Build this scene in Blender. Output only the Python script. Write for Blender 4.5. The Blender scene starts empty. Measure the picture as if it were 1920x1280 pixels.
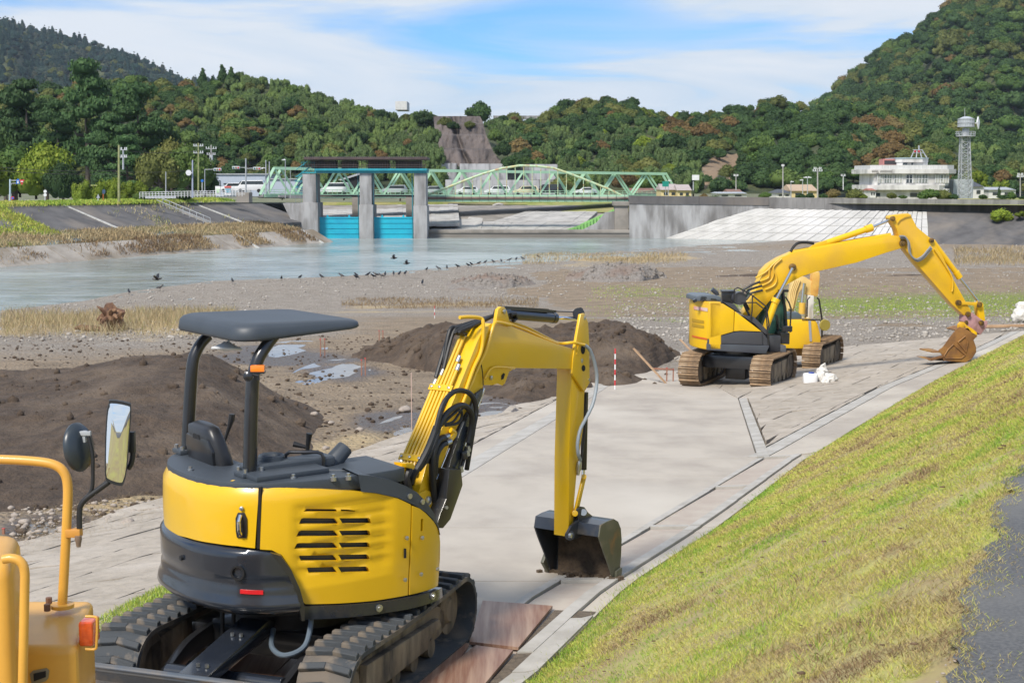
import bpy, bmesh, math, random
import numpy as np
from mathutils import Vector, Matrix, noise as mnoise, geometry as mgeo
random.seed(7); RNG = np.random.default_rng(7)
scene = bpy.context.scene
COL = scene.collection
R = math.radians
# ------------------------------------------------------------------ camera
F = 2667.0; TH = math.atan(300/F); CZ = 10.0        # eye is 10 above the datum; depth H below the eye = height 10-H
cam_d = bpy.data.cameras.new('camera'); cam = bpy.data.objects.new('camera', cam_d); COL.objects.link(cam)
cam.location = (0, 0, CZ); cam.rotation_euler = (R(90)-TH, 0, 0)
cam_d.sensor_width = 36; cam_d.lens = F*36/1920; cam_d.clip_start = .1; cam_d.clip_end = 9000
cam_d.dof.use_dof = True; cam_d.dof.focus_distance = 13; cam_d.dof.aperture_fstop = 13
scene.camera = cam
# ------------------------------------------------------------------ sky and sun
SUN_EL, SUN_AZ = R(46), R(212)                      # azimuth clockwise from +Y
w = bpy.data.worlds.new("World"); scene.world = w; w.use_nodes = True
nt = w.node_tree; N = nt.nodes; L = nt.links; N.clear()
def nd(t, **k):
    n = N.new(t)
    for a, b in k.items(): setattr(n, a, b)
    return n
out = nd('ShaderNodeOutputWorld'); bg = nd('ShaderNodeBackground'); bg.inputs[1].default_value = 0.092
sky = nd('ShaderNodeTexSky'); sky.sky_type = 'NISHITA'; sky.sun_disc = False
sky.sun_elevation = SUN_EL; sky.sun_rotation = SUN_AZ; sky.air_density = 1.0; sky.dust_density = .6; sky.ozone_density = 2.5
tc = nd('ShaderNodeTexCoord'); sp = nd('ShaderNodeSeparateXYZ'); L.new(tc.outputs['Generated'], sp.inputs[0])
zz = nd('ShaderNodeMath', operation='MAXIMUM'); L.new(sp.outputs[2], zz.inputs[0]); zz.inputs[1].default_value = 0
za = nd('ShaderNodeMath', operation='ADD'); L.new(zz.outputs[0], za.inputs[0]); za.inputs[1].default_value = .10
dx = nd('ShaderNodeMath', operation='DIVIDE'); L.new(sp.outputs[0], dx.inputs[0]); L.new(za.outputs[0], dx.inputs[1])
dy = nd('ShaderNodeMath', operation='DIVIDE'); L.new(sp.outputs[1], dy.inputs[0]); L.new(za.outputs[0], dy.inputs[1])
cb = nd('ShaderNodeCombineXYZ'); sx = nd('ShaderNodeMath', operation='SUBTRACT'); L.new(dx.outputs[0], sx.inputs[0]); sx.inputs[1].default_value = .8; L.new(sx.outputs[0], cb.inputs[0]); L.new(dy.outputs[0], cb.inputs[1]); cb.inputs[2].default_value = 20.2
n1 = nd('ShaderNodeTexNoise'); n1.inputs['Scale'].default_value = .9; n1.inputs['Detail'].default_value = 7; n1.inputs['Roughness'].default_value = .52; n1.inputs['Distortion'].default_value = .9
L.new(cb.outputs[0], n1.inputs['Vector'])
n2 = nd('ShaderNodeTexNoise'); n2.inputs['Scale'].default_value = .33; n2.inputs['Detail'].default_value = 2
L.new(cb.outputs[0], n2.inputs['Vector'])
mx = nd('ShaderNodeMath', operation='MULTIPLY_ADD'); L.new(n2.outputs['Fac'], mx.inputs[0]); mx.inputs[1].default_value = .9; L.new(n1.outputs['Fac'], mx.inputs[2])
hz = nd('ShaderNodeMapRange'); L.new(zz.outputs[0], hz.inputs[0]); hz.inputs[1].default_value = 0; hz.inputs[2].default_value = .14; hz.inputs[3].default_value = .20; hz.inputs[4].default_value = -.05
ad = nd('ShaderNodeMath', operation='ADD'); L.new(mx.outputs[0], ad.inputs[0]); L.new(hz.outputs[0], ad.inputs[1])
cr = nd('ShaderNodeValToRGB'); L.new(ad.outputs[0], cr.inputs[0])
cr.color_ramp.elements[0].position = .72; cr.color_ramp.elements[0].color = (0, 0, 0, 1)
cr.color_ramp.elements[1].position = 1.20; cr.color_ramp.elements[1].color = (1, 1, 1, 1)
skm = nd('ShaderNodeMix', data_type='RGBA', blend_type='MULTIPLY'); skm.inputs[0].default_value = 1
L.new(sky.outputs[0], skm.inputs[6]); skm.inputs[7].default_value = (.62, 1.10, 1.72, 1)
cm = nd('ShaderNodeMix', data_type='RGBA'); L.new(cr.outputs[0], cm.inputs[0]); L.new(skm.outputs[2], cm.inputs[6]); pass
cc_ = nd('ShaderNodeMix', data_type='RGBA'); cf_ = nd('ShaderNodeMapRange'); cf_.inputs[1].default_value = .35; cf_.inputs[2].default_value = .65; L.new(n1.outputs['Fac'], cf_.inputs[0]); L.new(cf_.outputs[0], cc_.inputs[0]); cc_.inputs[6].default_value = (6.2, 7.6, 9.2, 1); cc_.inputs[7].default_value = (8.2, 8.8, 9.6, 1); L.new(cc_.outputs[2], cm.inputs[7])
L.new(cm.outputs[2], bg.inputs[0]); L.new(bg.outputs[0], out.inputs[0])
sd = bpy.data.lights.new('sun', 'SUN'); so = bpy.data.objects.new('sun', sd); COL.objects.link(so)
sd.energy = 4.6; sd.angle = R(12); sd.color = (1, .93, .83)
sdir = Vector((math.sin(SUN_AZ)*math.cos(SUN_EL), math.cos(SUN_AZ)*math.cos(SUN_EL), math.sin(SUN_EL)))
so.rotation_euler = sdir.to_track_quat('Z', 'Y').to_euler(); so.location = (0, 0, 60)
HAZE = 0.00007
scene.render.engine = 'CYCLES'
vs = scene.view_settings; vs.view_transform = 'Standard'; vs.look = 'None'; vs.exposure = 0.12; vs.gamma = 1; vs.use_curve_mapping = False
# ------------------------------------------------------------------ pixel rays and mesh helpers
CT, ST = math.cos(TH), math.sin(TH)
def ray(u, v):
    a = (u-960)/F; b = (v-640)/F
    return Vector((a, CT-b*ST, -ST-b*CT))
def P(u, v, y):
    d = ray(u, v); k = y/d.y
    return Vector((d.x*k, y, CZ+d.z*k))
def PH(u, v, H):                                      # point on the ray at depth H under the eye
    d = ray(u, v); k = H/-d.z
    return Vector((d.x*k, d.y*k, CZ-H))
def onplane(u, v, p0, n):                             # ray through (u,v) meets the plane (p0,n)
    d = ray(u, v); k = (Vector(p0)-Vector((0, 0, CZ))).dot(n)/d.dot(n)
    return Vector((0, 0, CZ))+d*k
MATS = {}
def M(name, c1, c2=None, scale=4.0, rough=.6, bump=0.0, metal=0.0, coat=0.0, detail=6, lo=.4, hi=.62, bscale=None, stretch=None, coords='Object', c3=None, s3=None, spec=None, bdist=.02):
    if name in MATS: return MATS[name]
    m = bpy.data.materials.new(name); m.use_nodes = True; t = m.node_tree; b = t.nodes['Principled BSDF']
    b.inputs['Roughness'].default_value = rough; b.inputs['Metallic'].default_value = metal
    b.inputs['Base Color'].default_value = (*c1, 1)
    if coat: b.inputs['Coat Weight'].default_value = coat; b.inputs['Coat Roughness'].default_value = .08
    if spec is not None: b.inputs['Specular IOR Level'].default_value = spec
    tcn = t.nodes.new('ShaderNodeTexCoord'); mp = t.nodes.new('ShaderNodeMapping'); t.links.new(tcn.outputs[coords], mp.inputs[0])
    if stretch: mp.inputs['Scale'].default_value = stretch
    if c2:
        n = t.nodes.new('ShaderNodeTexNoise'); n.inputs['Scale'].default_value = scale; n.inputs['Detail'].default_value = detail; n.inputs['Roughness'].default_value = .6
        t.links.new(mp.outputs[0], n.inputs['Vector'])
        r = t.nodes.new('ShaderNodeMapRange'); r.inputs[1].default_value = lo; r.inputs[2].default_value = hi; t.links.new(n.outputs['Fac'], r.inputs[0])
        x = t.nodes.new('ShaderNodeMix'); x.data_type = 'RGBA'; t.links.new(r.outputs[0], x.inputs[0]); x.inputs[6].default_value = (*c1, 1); x.inputs[7].default_value = (*c2, 1)
        last = x.outputs[2]
        if c3:
            n3 = t.nodes.new('ShaderNodeTexNoise'); n3.inputs['Scale'].default_value = s3 or scale*.23; n3.inputs['Detail'].default_value = 5
            t.links.new(mp.outputs[0], n3.inputs['Vector'])
            r3 = t.nodes.new('ShaderNodeMapRange'); r3.inputs[1].default_value = .5; r3.inputs[2].default_value = .68; t.links.new(n3.outputs['Fac'], r3.inputs[0])
            x3 = t.nodes.new('ShaderNodeMix'); x3.data_type = 'RGBA'; t.links.new(r3.outputs[0], x3.inputs[0]); t.links.new(last, x3.inputs[6]); x3.inputs[7].default_value = (*c3, 1)
            last = x3.outputs[2]
        t.links.new(last, b.inputs['Base Color'])
    if bump:
        nb = t.nodes.new('ShaderNodeTexNoise'); nb.inputs['Scale'].default_value = bscale or scale*3; nb.inputs['Detail'].default_value = 8; nb.inputs['Roughness'].default_value = .65
        t.links.new(mp.outputs[0], nb.inputs['Vector'])
        bp = t.nodes.new('ShaderNodeBump'); bp.inputs['Strength'].default_value = bump; bp.inputs['Distance'].default_value = bdist
        t.links.new(nb.outputs['Fac'], bp.inputs['Height']); t.links.new(bp.outputs[0], b.inputs['Normal'])
    MATS[name] = m
    return m
def props(o, label=None, cat=None, group=None, kind=None):
    for k, v in (('label', label), ('category', cat), ('group', group), ('kind', kind)):
        if v: o[k] = v
    return o
def empty(name, loc, label=None, cat=None, group=None, kind=None):
    o = bpy.data.objects.new(name, None); COL.objects.link(o); o.location = loc; o.empty_display_size = .2
    o['_off'] = 0; del o['_off']
    return props(o, label, cat, group, kind)
def link(name, me, mat=None, parent=None, loc=(0, 0, 0)):
    o = bpy.data.objects.new(name, me); COL.objects.link(o)
    if mat:
        if not me.materials:
            for q in (mat if isinstance(mat, (list, tuple)) else [mat]): me.materials.append(q)
    if parent: o.parent = parent
    o.location = loc
    return o
def frame(loc, az):          # local +X = heading (azimuth clockwise from +Y), +Y = its left
    f = Vector((math.sin(az), math.cos(az), 0)); l = Vector((-math.cos(az), math.sin(az), 0))
    m = Matrix(((f.x, l.x, 0, loc[0]), (f.y, l.y, 0, loc[1]), (0, 0, 1, loc[2]), (0, 0, 0, 1)))
    return m
class MB:
    """collects shapes in world (or frame) coordinates"""
    def __init__(s, fr=None): s.v = []; s.f = []; s.mi = []; s.fr = fr
    def add(s, vs_, fs, mi=0):
        o = len(s.v)
        s.v += [tuple(s.fr @ Vector(q)) if s.fr else tuple(q) for q in vs_]
        s.f += [tuple(i+o for i in q) for q in fs]; s.mi += [mi]*len(fs)
        return s
    def box(s, c, d, rot=None, mi=0):
        vv = []
        for x in (-.5, .5):
            for y in (-.5, .5):
                for z in (-.5, .5):
                    q = Vector((x*d[0], y*d[1], z*d[2]))
                    if rot: q = rot @ q
                    vv.append(q+Vector(c))
        return s.add(vv, [(0, 1, 3, 2), (4, 6, 7, 5), (0, 4, 5, 1), (2, 3, 7, 6), (0, 2, 6, 4), (1, 5, 7, 3)], mi)
    def box2(s, a, b, mi=0):
        return s.box([(a[i]+b[i])/2 for i in range(3)], [abs(b[i]-a[i]) for i in range(3)], mi=mi)
    def beam(s, a, b, w_, h, up=(0, 0, 1), mi=0):
        a = Vector(a); b = Vector(b); d = (b-a); ln = d.length
        if ln < 1e-6: return s
        d.normalize(); u = Vector(up); sd_ = d.cross(u)
        if sd_.length < 1e-4: sd_ = d.cross(Vector((1, 0, 0)))
        sd_.normalize(); u = sd_.cross(d)
        rot = Matrix((d, sd_, u)).transposed()
        return s.box((a+b)/2, (ln, w_, h), rot, mi)
    def tube(s, pts, r, n=8, cap=True, mi=0):
        pts = [Vector(q) for q in pts]; rs = r if isinstance(r, (list, tuple)) else [r]*len(pts)
        vv = []; ff = []; pr = None
        for i, q in enumerate(pts):
            t = (pts[min(i+1, len(pts)-1)]-pts[max(i-1, 0)])
            if t.length < 1e-9: t = Vector((0, 0, 1))
            t.normalize()
            if pr is None:
                pr = t.cross(Vector((0, 0, 1)))
                if pr.length < .05: pr = t.cross(Vector((1, 0, 0)))
            pr = pr-t*pr.dot(t)
            if pr.length < 1e-6: pr = t.cross(Vector((0, 1, 0)))
            pr.normalize(); bn = t.cross(pr)
            for k in range(n):
                a = 2*math.pi*k/n; vv.append(q+(pr*math.cos(a)+bn*math.sin(a))*rs[i])
        for i in range(len(pts)-1):
            for k in range(n):
                ff.append((i*n+k, i*n+(k+1) % n, (i+1)*n+(k+1) % n, (i+1)*n+k))
        if cap: ff.append(tuple(range(n))[::-1]); ff.append(tuple((len(pts)-1)*n+k for k in range(n)))
        return s.add(vv, ff, mi)
    def cyl(s, a, b, r, r2=None, n=16, mi=0): return s.tube([a, b], [r, r if r2 is None else r2], n, mi=mi)
    def lathe(s, c, ax, prof, n=24, mi=0):      # prof: (distance along ax, radius)
        ax = Vector(ax).normalized(); return s.tube_(c, ax, prof, n, mi)
    def tube_(s, c, ax, prof, n, mi):
        pr = ax.cross(Vector((0, 0, 1)))
        if pr.length < .05: pr = ax.cross(Vector((1, 0, 0)))
        pr.normalize(); bn = ax.cross(pr); vv = []; ff = []; c = Vector(c)
        for (d, r) in prof:
            for k in range(n):
                a = 2*math.pi*k/n; vv.append(c+ax*d+(pr*math.cos(a)+bn*math.sin(a))*r)
        for i in range(len(prof)-1):
            for k in range(n): ff.append((i*n+k, i*n+(k+1) % n, (i+1)*n+(k+1) % n, (i+1)*n+k))
        ff.append(tuple(range(n))[::-1]); ff.append(tuple((len(prof)-1)*n+k for k in range(n)))
        return s.add(vv, ff, mi)
    def prism(s, pts, off, mi=0):               # planar polygon (3D points) extruded by vector off
        pts = [Vector(q) for q in pts]; n = len(pts); off = Vector(off)
        vv = pts+[q+off for q in pts]
        ff = [tuple(range(n))[::-1], tuple(range(n, 2*n))]+[(i, (i+1) % n, (i+1) % n+n, i+n) for i in range(n)]
        return s.add(vv, ff, mi)
    def quadstrip(s, A, B, mi=0):
        n = len(A); return s.add(list(A)+list(B), [(i, i+1, n+i+1, n+i) for i in range(n-1)], mi)
    def mesh(s, name, mat, origin=None, bevel=0, seg=2, smooth=True, ang=35, merge=False, ngtri=False):
        me = bpy.data.meshes.new(name)
        o = Vector(origin) if origin is not None else Vector((0, 0, 0))
        me.from_pydata([(q[0]-o.x, q[1]-o.y, q[2]-o.z) for q in s.v], [], s.f)
        for q in (mat if isinstance(mat, (list, tuple)) else [mat]): me.materials.append(q)
        for p_, i in zip(me.polygons, s.mi): p_.material_index = i
        bm = bmesh.new(); bm.from_mesh(me)
        if merge: bmesh.ops.remove_doubles(bm, verts=bm.verts, dist=1e-4)
        bmesh.ops.recalc_face_normals(bm, faces=bm.faces)
        if bevel:
            ed = [e for e in bm.edges if len(e.link_faces) == 2 and e.calc_face_angle(0) > R(25)]
            bmesh.ops.bevel(bm, geom=ed, offset=bevel, segments=seg, affect='EDGES', profile=.6, clamp_overlap=True)
        bm.to_mesh(me); bm.free()
        if smooth:
            me.polygons.foreach_set('use_smooth', [True]*len(me.polygons)); me.set_sharp_from_angle(angle=R(ang))
        return me
    def obj(s, name, mat, parent=None, **k):
        og = parent_world(parent) if parent else k.pop('origin', None)
        k.pop('origin', None)
        if og is None and s.v: og = tuple(np.array(s.v).min(0)*.5+np.array(s.v).max(0)*.5); og = (og[0], og[1], float(np.array(s.v)[:, 2].min()))
        lb = {a: k.pop(a) for a in ('label', 'cat', 'group', 'kind') if a in k}
        me = s.mesh(name, mat, origin=og, **k)
        o = link(name, me, None, parent, (0, 0, 0) if parent else og)
        props(o, **lb)
        return o
def parent_world(o):
    p = Vector((0, 0, 0))
    while o: p += o.location; o = o.parent
    return p
def npmesh(name, verts, faces, mat, smooth=True, parent=None, kind=None, mi=None, **lb):
    verts = np.asarray(verts, dtype=np.float32); faces = np.asarray(faces, dtype=np.int32)
    me = bpy.data.meshes.new(name); k = faces.shape[1]
    me.vertices.add(len(verts)); me.vertices.foreach_set('co', verts.ravel())
    me.loops.add(faces.size); me.loops.foreach_set('vertex_index', faces.ravel())
    me.polygons.add(len(faces)); me.polygons.foreach_set('loop_start', np.arange(0, faces.size, k, dtype=np.int32))
    try: me.polygons.foreach_set('loop_total', np.full(len(faces), k, dtype=np.int32))
    except Exception: pass
    if smooth: me.polygons.foreach_set('use_smooth', np.ones(len(faces), dtype=bool))
    for q in (mat if isinstance(mat, (list, tuple)) else [mat]): me.materials.append(q)
    if mi is not None: me.polygons.foreach_set('material_index', np.asarray(mi, dtype=np.int32))
    me.update(calc_edges=True); me.validate()
    o = link(name, me, None, parent); props(o, kind=kind, **lb)
    return o
def gridfaces(nr, nc):
    i = np.arange(nr-1)[:, None]*nc+np.arange(nc-1)[None, :]
    i = i.ravel(); return np.stack([i, i+1, i+nc+1, i+nc], 1)
def vattr(o, name, arr):
    a = o.data.attributes.new(name, 'FLOAT', 'POINT'); a.data.foreach_set('value', np.asarray(arr, dtype=np.float32).ravel())
# ------------------------------------------------------------------ value noise (vectorised)
def vnoise(x, y, seed=0):
    xi = np.floor(x).astype(np.int64); yi = np.floor(y).astype(np.int64); fx = x-xi; fy = y-yi
    fx = fx*fx*(3-2*fx); fy = fy*fy*(3-2*fy)
    def h(a, b):
        n = (a*374761393+b*668265263+seed*1442695041) & 0x7fffffff
        n = ((n ^ (n >> 13))*1274126177) & 0x7fffffff
        return ((n ^ (n >> 16)) & 0xffff)/65535.0
    return (h(xi, yi)*(1-fx)+h(xi+1, yi)*fx)*(1-fy)+(h(xi, yi+1)*(1-fx)+h(xi+1, yi+1)*fx)*fy
def fbm(x, y, s=1.0, o=4, seed=0):
    t = 0; a = 1; n = 0
    for i in range(o): t = t+a*(vnoise(x/s*2**i+17*i, y/s*2**i-9*i, seed+i)-.5); n += a; a *= .5
    return t/n*2
# ------------------------------------------------------------------ terrain
def interp(y, ys, xs): return np.interp(y, ys, xs)
FOOT = ([-10, 9.2, 11.6, 13.9, 19.3, 30, 40, 75, 120, 190], [-8.6, .14, 1.0, 1.95, 3.97, 8.9, 14.3, 33, 58, 95])
TOP = ([-10, 4.54, 8.05, 19.5, 40, 75, 120, 190], [-4.7, 1.40, 2.88, 8.3, 19.4, 40, 70, 118])
RL = ([-10, 14.2, 19.9, 30.2, 40], [-8, 1.33, 3.5, 4.87, 6.2])         # right edge of the concrete ramp
LL = ([-10, 18.1, 31.6, 40], [-5.8, -.61, 1.9, 3.4])                    # left edge of the ramp
def base_H(y): return 3.3+.071*np.maximum(0, y-11)-.0006*np.maximum(0, y-30)**2*0
def bed_H(y):
    return np.where(y < 35, 3.83+.0335*y, 3.83+.0335*35+.05*(y-35)) 
def pave_H(x, y):
    r = x-interp(y, *RL); l = interp(y, *LL)-x
    return base_H(y)-.09*np.clip(r, 0, 20)*np.clip((y-14)/8, .15, 1)+.13*np.clip(l, 0, None)
RIV = np.array([PH(u, v, 8.0)[:2] for u, v in [(-900, 640), (-300, 610), (0, 582), (160, 563), (240, 546), (400, 526), (560, 521), (700, 514), (850, 500), (930, 488), (1000, 481), (1150, 471), (1290, 461), (1400, 456)]])
def shore_d(x, y):          # signed distance to the near shore: positive on the river side
    x = np.asarray(x, float); y = np.asarray(y, float); best = np.full(x.shape, 1e9); sg = np.ones(x.shape)
    for a, b in zip(RIV[:-1], RIV[1:]):
        d = b-a; t = np.clip(((x-a[0])*d[0]+(y-a[1])*d[1])/(d@d), 0, 1)
        px = x-(a[0]+t*d[0]); py = y-(a[1]+t*d[1]); q = np.hypot(px, py)
        s = np.sign(d[0]*(y-a[1])-d[1]*(x-a[0])); m = q < best
        best = np.where(m, q, best); sg = np.where(m, s, sg)
    return best*sg
def lower_H(x, y):
    bed = bed_H(y)
    sd_ = shore_d(x, y)
    k = np.clip((sd_+25)/25, 0, 1)
    bed = np.minimum(bed, 7.75)
    bed = bed*(1-k)+8.0*k; bed = np.where(sd_ > 0, 8.0+np.minimum(sd_*.12, .5), bed)
    bed = bed+np.where(sd_ < -1, 1, 0)*(fbm(x, y, 2.2, 4, 3)*.10+fbm(x, y, 9, 2, 5)*.12)*np.clip((y-6)/10, 0, 1)
    pv = pave_H(x, y)+np.clip((y-46)/6, 0, None)
    return np.minimum(pv, bed)
def slope_t(x, y):
    xf = interp(y, *FOOT); xt = interp(y, *TOP)
    return (x-xf)/(xt-xf)
def ground_H(x, y):
    x = np.asarray(x, float); y = np.asarray(y, float)
    t = np.clip(slope_t(x, y), 0, 1); xf = interp(y, *FOOT)
    lo = lower_H(np.minimum(x, xf), y)
    return lo*(1-t)+1.6*t
def gz(x, y): return float(CZ-ground_H(np.array([x]), np.array([y]))[0])
def hit(u, v, lift=0.0):
    d = ray(u, v); ys = np.concatenate([np.arange(3, 60, .05), np.arange(60, 400, .5)])
    k = ys/d.y; xs = d.x*k; zs = CZ+d.z*k
    g = CZ-ground_H(xs, ys)+lift
    i = int(np.argmax(zs <= g)) if (zs <= g).any() else len(ys)-1
    if i > 0:
        a = zs[i-1]-g[i-1]; b = zs[i]-g[i]; t = a/(a-b+1e-9); y = ys[i-1]+(ys[i]-ys[i-1])*t
    else: y = ys[0]
    k = y/d.y; return Vector((d.x*k, y, CZ+d.z*k))
def inpoly(x, y, poly):
    x = np.asarray(x); y = np.asarray(y); c = np.zeros(x.shape, bool); n = len(poly)
    for i in range(n):
        x1, y1 = poly[i][:2]; x2, y2 = poly[(i+1) % n][:2]
        if y1 == y2: continue
        q = ((y1 > y) != (y2 > y)) & (x < (x2-x1)*(y-y1)/(y2-y1)+x1); c ^= q
    return c
def proj(x, y, z):          # numpy projection to photograph pixels
    zc = z-CZ; dep = y*CT-zc*ST; up = y*ST+zc*CT
    return 960+F*x/dep, 640-F*up/dep
# ================================================================== GROUND
def node_mat(name):
    m = bpy.data.materials.new(name); m.use_nodes = True; return m, m.node_tree, m.node_tree.nodes['Principled BSDF']
class NT:
    def __init__(s, t): s.t = t
    def n(s, ty, **k):
        x = s.t.nodes.new(ty)
        for a, b in k.items(): setattr(x, a, b)
        return x
    def l(s, a, b): s.t.links.new(a, b)
    def noise(s, vec, sc, det=6, ro=.6, dist=0):
        x = s.n('ShaderNodeTexNoise'); x.inputs['Scale'].default_value = sc; x.inputs['Detail'].default_value = det; x.inputs['Roughness'].default_value = ro; x.inputs['Distortion'].default_value = dist
        s.l(vec, x.inputs['Vector']); return x.outputs['Fac']
    def rng(s, v, a, b, c=0, d=1):
        x = s.n('ShaderNodeMapRange'); s.l(v, x.inputs[0])
        for i, q in enumerate((a, b, c, d)): x.inputs[i+1].default_value = q
        return x.outputs[0]
    def mix(s, f, a, b, mode='MIX'):
        x = s.n('ShaderNodeMix', data_type='RGBA', blend_type=mode)
        for i, q in ((0, f), (6, a), (7, b)):
            if hasattr(q, 'is_linked'): s.l(q, x.inputs[i])
            elif i == 0: x.inputs[0].default_value = q
            else: x.inputs[i].default_value = (*q, 1)
        return x.outputs[2]
    def attr(s, nm):
        x = s.n('ShaderNodeAttribute'); x.attribute_name = nm; return x.outputs['Fac']
    def math(s, op, a, b=None):
        x = s.n('ShaderNodeMath', operation=op)
        for i, q in ((0, a), (1, b)):
            if q is None: continue
            if hasattr(q, 'is_linked'): s.l(q, x.inputs[i])
            else: x.inputs[i].default_value = q
        return x.outputs[0]
    def vor(s, vec, sc, feat='F1'):
        x = s.n('ShaderNodeTexVoronoi', feature=feat); x.inputs['Scale'].default_value = sc; s.l(vec, x.inputs['Vector']); return x
    def bump(s, h, st, dist, prev=None):
        x = s.n('ShaderNodeBump'); x.inputs['Strength'].default_value = st; x.inputs['Distance'].default_value = dist; s.l(h, x.inputs['Height'])
        if prev: s.l(prev, x.inputs['Normal'])
        return x.outputs[0]
def bed_material():
    m, t, b = node_mat('riverbed_soil'); g = NT(t)
    pos = g.n('ShaderNodeNewGeometry').outputs['Position']
    big = g.noise(pos, .09, 5, .6); mid = g.noise(pos, .7, 7, .65, .5); fine = g.noise(pos, 7, 8, .7)
    mp = g.n('ShaderNodeMapping'); mp.inputs['Scale'].default_value = (.8, 1.15, 1); mp.inputs['Rotation'].default_value = (0, 0, .3); g.l(pos, mp.inputs[0])
    streak = g.noise(mp.outputs[0], .9, 9, .72, .3)
    soil = g.mix(g.rng(streak, .35, .65), (.32, .245, .165), (.18, .135, .088))
    soil = g.mix(g.rng(fine, .55, .7), soil, (.38, .31, .24))
    v1 = g.vor(pos, 11); v2 = g.vor(pos, 3.2)
    stone = g.mix(g.rng(v1.outputs['Color'], .2, .9), (.27, .235, .195), (.47, .43, .37))
    grav = g.mix(g.rng(v1.outputs['Distance'], .25, .6), stone, (.19, .155, .12))
    grav = g.mix(g.rng(streak, .4, .7, 0, .55), grav, (.40, .36, .31))
    col = g.mix(g.math('MAXIMUM', g.rng(g.math('ADD', g.attr('gravel'), g.math('MULTIPLY', mid, .6)), .55, .95), g.rng(fine, .62, .72, 0, .8)), soil, grav)
    straw = g.mix(fine, (.33, .24, .13), (.52, .42, .26))
    col = g.mix(g.rng(g.math('ADD', g.attr('straw'), mid), .85, 1.15), col, straw)
    gr = g.mix(mid, (.13, .17, .035), (.25, .27, .07))
    col = g.mix(g.rng(g.math('ADD', g.attr('grass'), g.math('MULTIPLY', streak, .9)), .78, 1.25, 0, .9), col, gr)
    wet = g.rng(g.math('ADD', g.attr('wet'), g.math('MULTIPLY', streak, .4)), .5, .9)
    col = g.mix(wet, col, (.105, .075, .055)); g.l(col, b.inputs['Base Color'])
    g.l(g.rng(wet, 0, 1, .93, .3), b.inputs['Roughness'])
    h = g.math('ADD', g.math('MULTIPLY', streak, .5), g.math('ADD', g.math('MULTIPLY', fine, .25), g.math('MULTIPLY', v1.outputs['Distance'], -.25)))
    g.l(g.bump(h, 1, .3), b.inputs['Normal'])
    return m
BEDM = bed_material()
def pxmask(x, y, z, polys, soft=None):
    u, v = proj(x, y, z); o = np.zeros(x.shape)
    for p in polys: o = np.maximum(o, inpoly(u, v, p).astype(float))
    return o
# riverbed sheet: fan of rows, fine near, coarse far
ys = np.concatenate([np.arange(-8, 6, .5), 6*np.exp(np.linspace(0, math.log(215/6), 430))])
ks = np.linspace(-1, 1, 330)
Y = np.repeat(ys[:, None], len(ks), 1); X = ks[None, :]*(np.maximum(Y, 8)*.62+6)
xf = interp(Y, *FOOT); Xc = np.minimum(X, xf+.25)
H = lower_H(Xc, Y)
paved = (pave_H(Xc, Y) < bed_H(Y)) & (Y < 48)
H = H+np.where(paved, .10, 0)
H = np.where(X > xf+.25, H+.3, H)
# puddles: hollows of the mud, filled to a level
PUDS = []
for k_, (cu, cv, ru, rv) in enumerate([(540, 656, 56, 7), (618, 700, 56, 8), (752, 810, 46, 20), (920, 775, 45, 12), (65, 986, 60, 18)]):
    c = hit(cu, cv); ex = (hit(cu+ru, cv)-c).length; ey = (hit(cu, cv-rv)-c).length
    q = np.hypot((X-c.x)/ex, (Y-c.y)/ey)+fbm(X, Y, 1.1, 4, 31+k_)*.75
    zc = c.z-.02; k2 = np.clip((1.5-q)/.6, 0, 1); k2 = k2*k2*(3-2*k2)
    tgt = CZ-zc-.05+.11*np.clip(1.0-q, -1, .8)+fbm(X, Y, .5, 3, 77)*.04
    H = H*(1-k2)+tgt*k2
    PUDS.append((zc, [(c.x+ex*1.3*math.cos(a), c.y+ey*1.3*math.sin(a)) for a in np.linspace(0, 6.283, 25)[:-1]]))
Z = CZ-H
riverbed = npmesh('riverbed', np.stack([X, Y, Z], 2).reshape(-1, 3), gridfaces(*X.shape), BEDM, kind='structure')
U, V = proj(X, Y, Z); Uf = U+fbm(X, Y, 9, 4, 21)*170; Vf = V+fbm(X/2.5, Y, 7, 4, 22)*np.clip((U*0+V-440)*.22, 4, 26)
def soft(cond): return cond.astype(float)
sd_ = shore_d(X, Y)
grav = np.clip((Vf-450)/30, 0, 1)*np.clip((620-Vf+np.clip((900-Uf)/8, 0, 60))/60, 0, 1)
grav = np.where((Uf > 1050) & (Vf > 505) & (Vf < 600), .12, grav)
grav = np.where((Uf > 1150) & (Vf >= 600), .75, grav)
grav = np.maximum(grav, np.clip(1+sd_/14, 0, 1))
grass = np.exp(-((Vf-570)/20)**2)*np.clip((Uf-1330)/150, 0, 1)+.75*np.exp(-((Vf-548)/7)**2)*np.clip((Uf-1110)/60, 0, 1)*np.clip((1500-Uf)/60, 0, 1)
grass = np.where(sd_ > -3, 0, grass)*1.0
straw = np.maximum(np.exp(-((Vf-612)/24)**2)*np.clip((460-Uf)/80, 0, 1), .8*np.exp(-((Vf-486-(1100-Uf)*.02)/10)**2)*np.clip((Uf-980)/60, 0, 1)*np.clip((1300-Uf)/60, 0, 1))
straw = np.maximum(straw, .6*np.exp(-((Vf-572)/14)**2)*np.clip((Uf-650)/60, 0, 1)*np.clip((1000-Uf)/80, 0, 1))
straw = np.maximum(straw, np.clip(.75-np.abs(pave_H(X, Y)-bed_H(Y)-.1)*4, 0, .75)*(Y < 32))
wet = np.zeros(X.shape)
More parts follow.
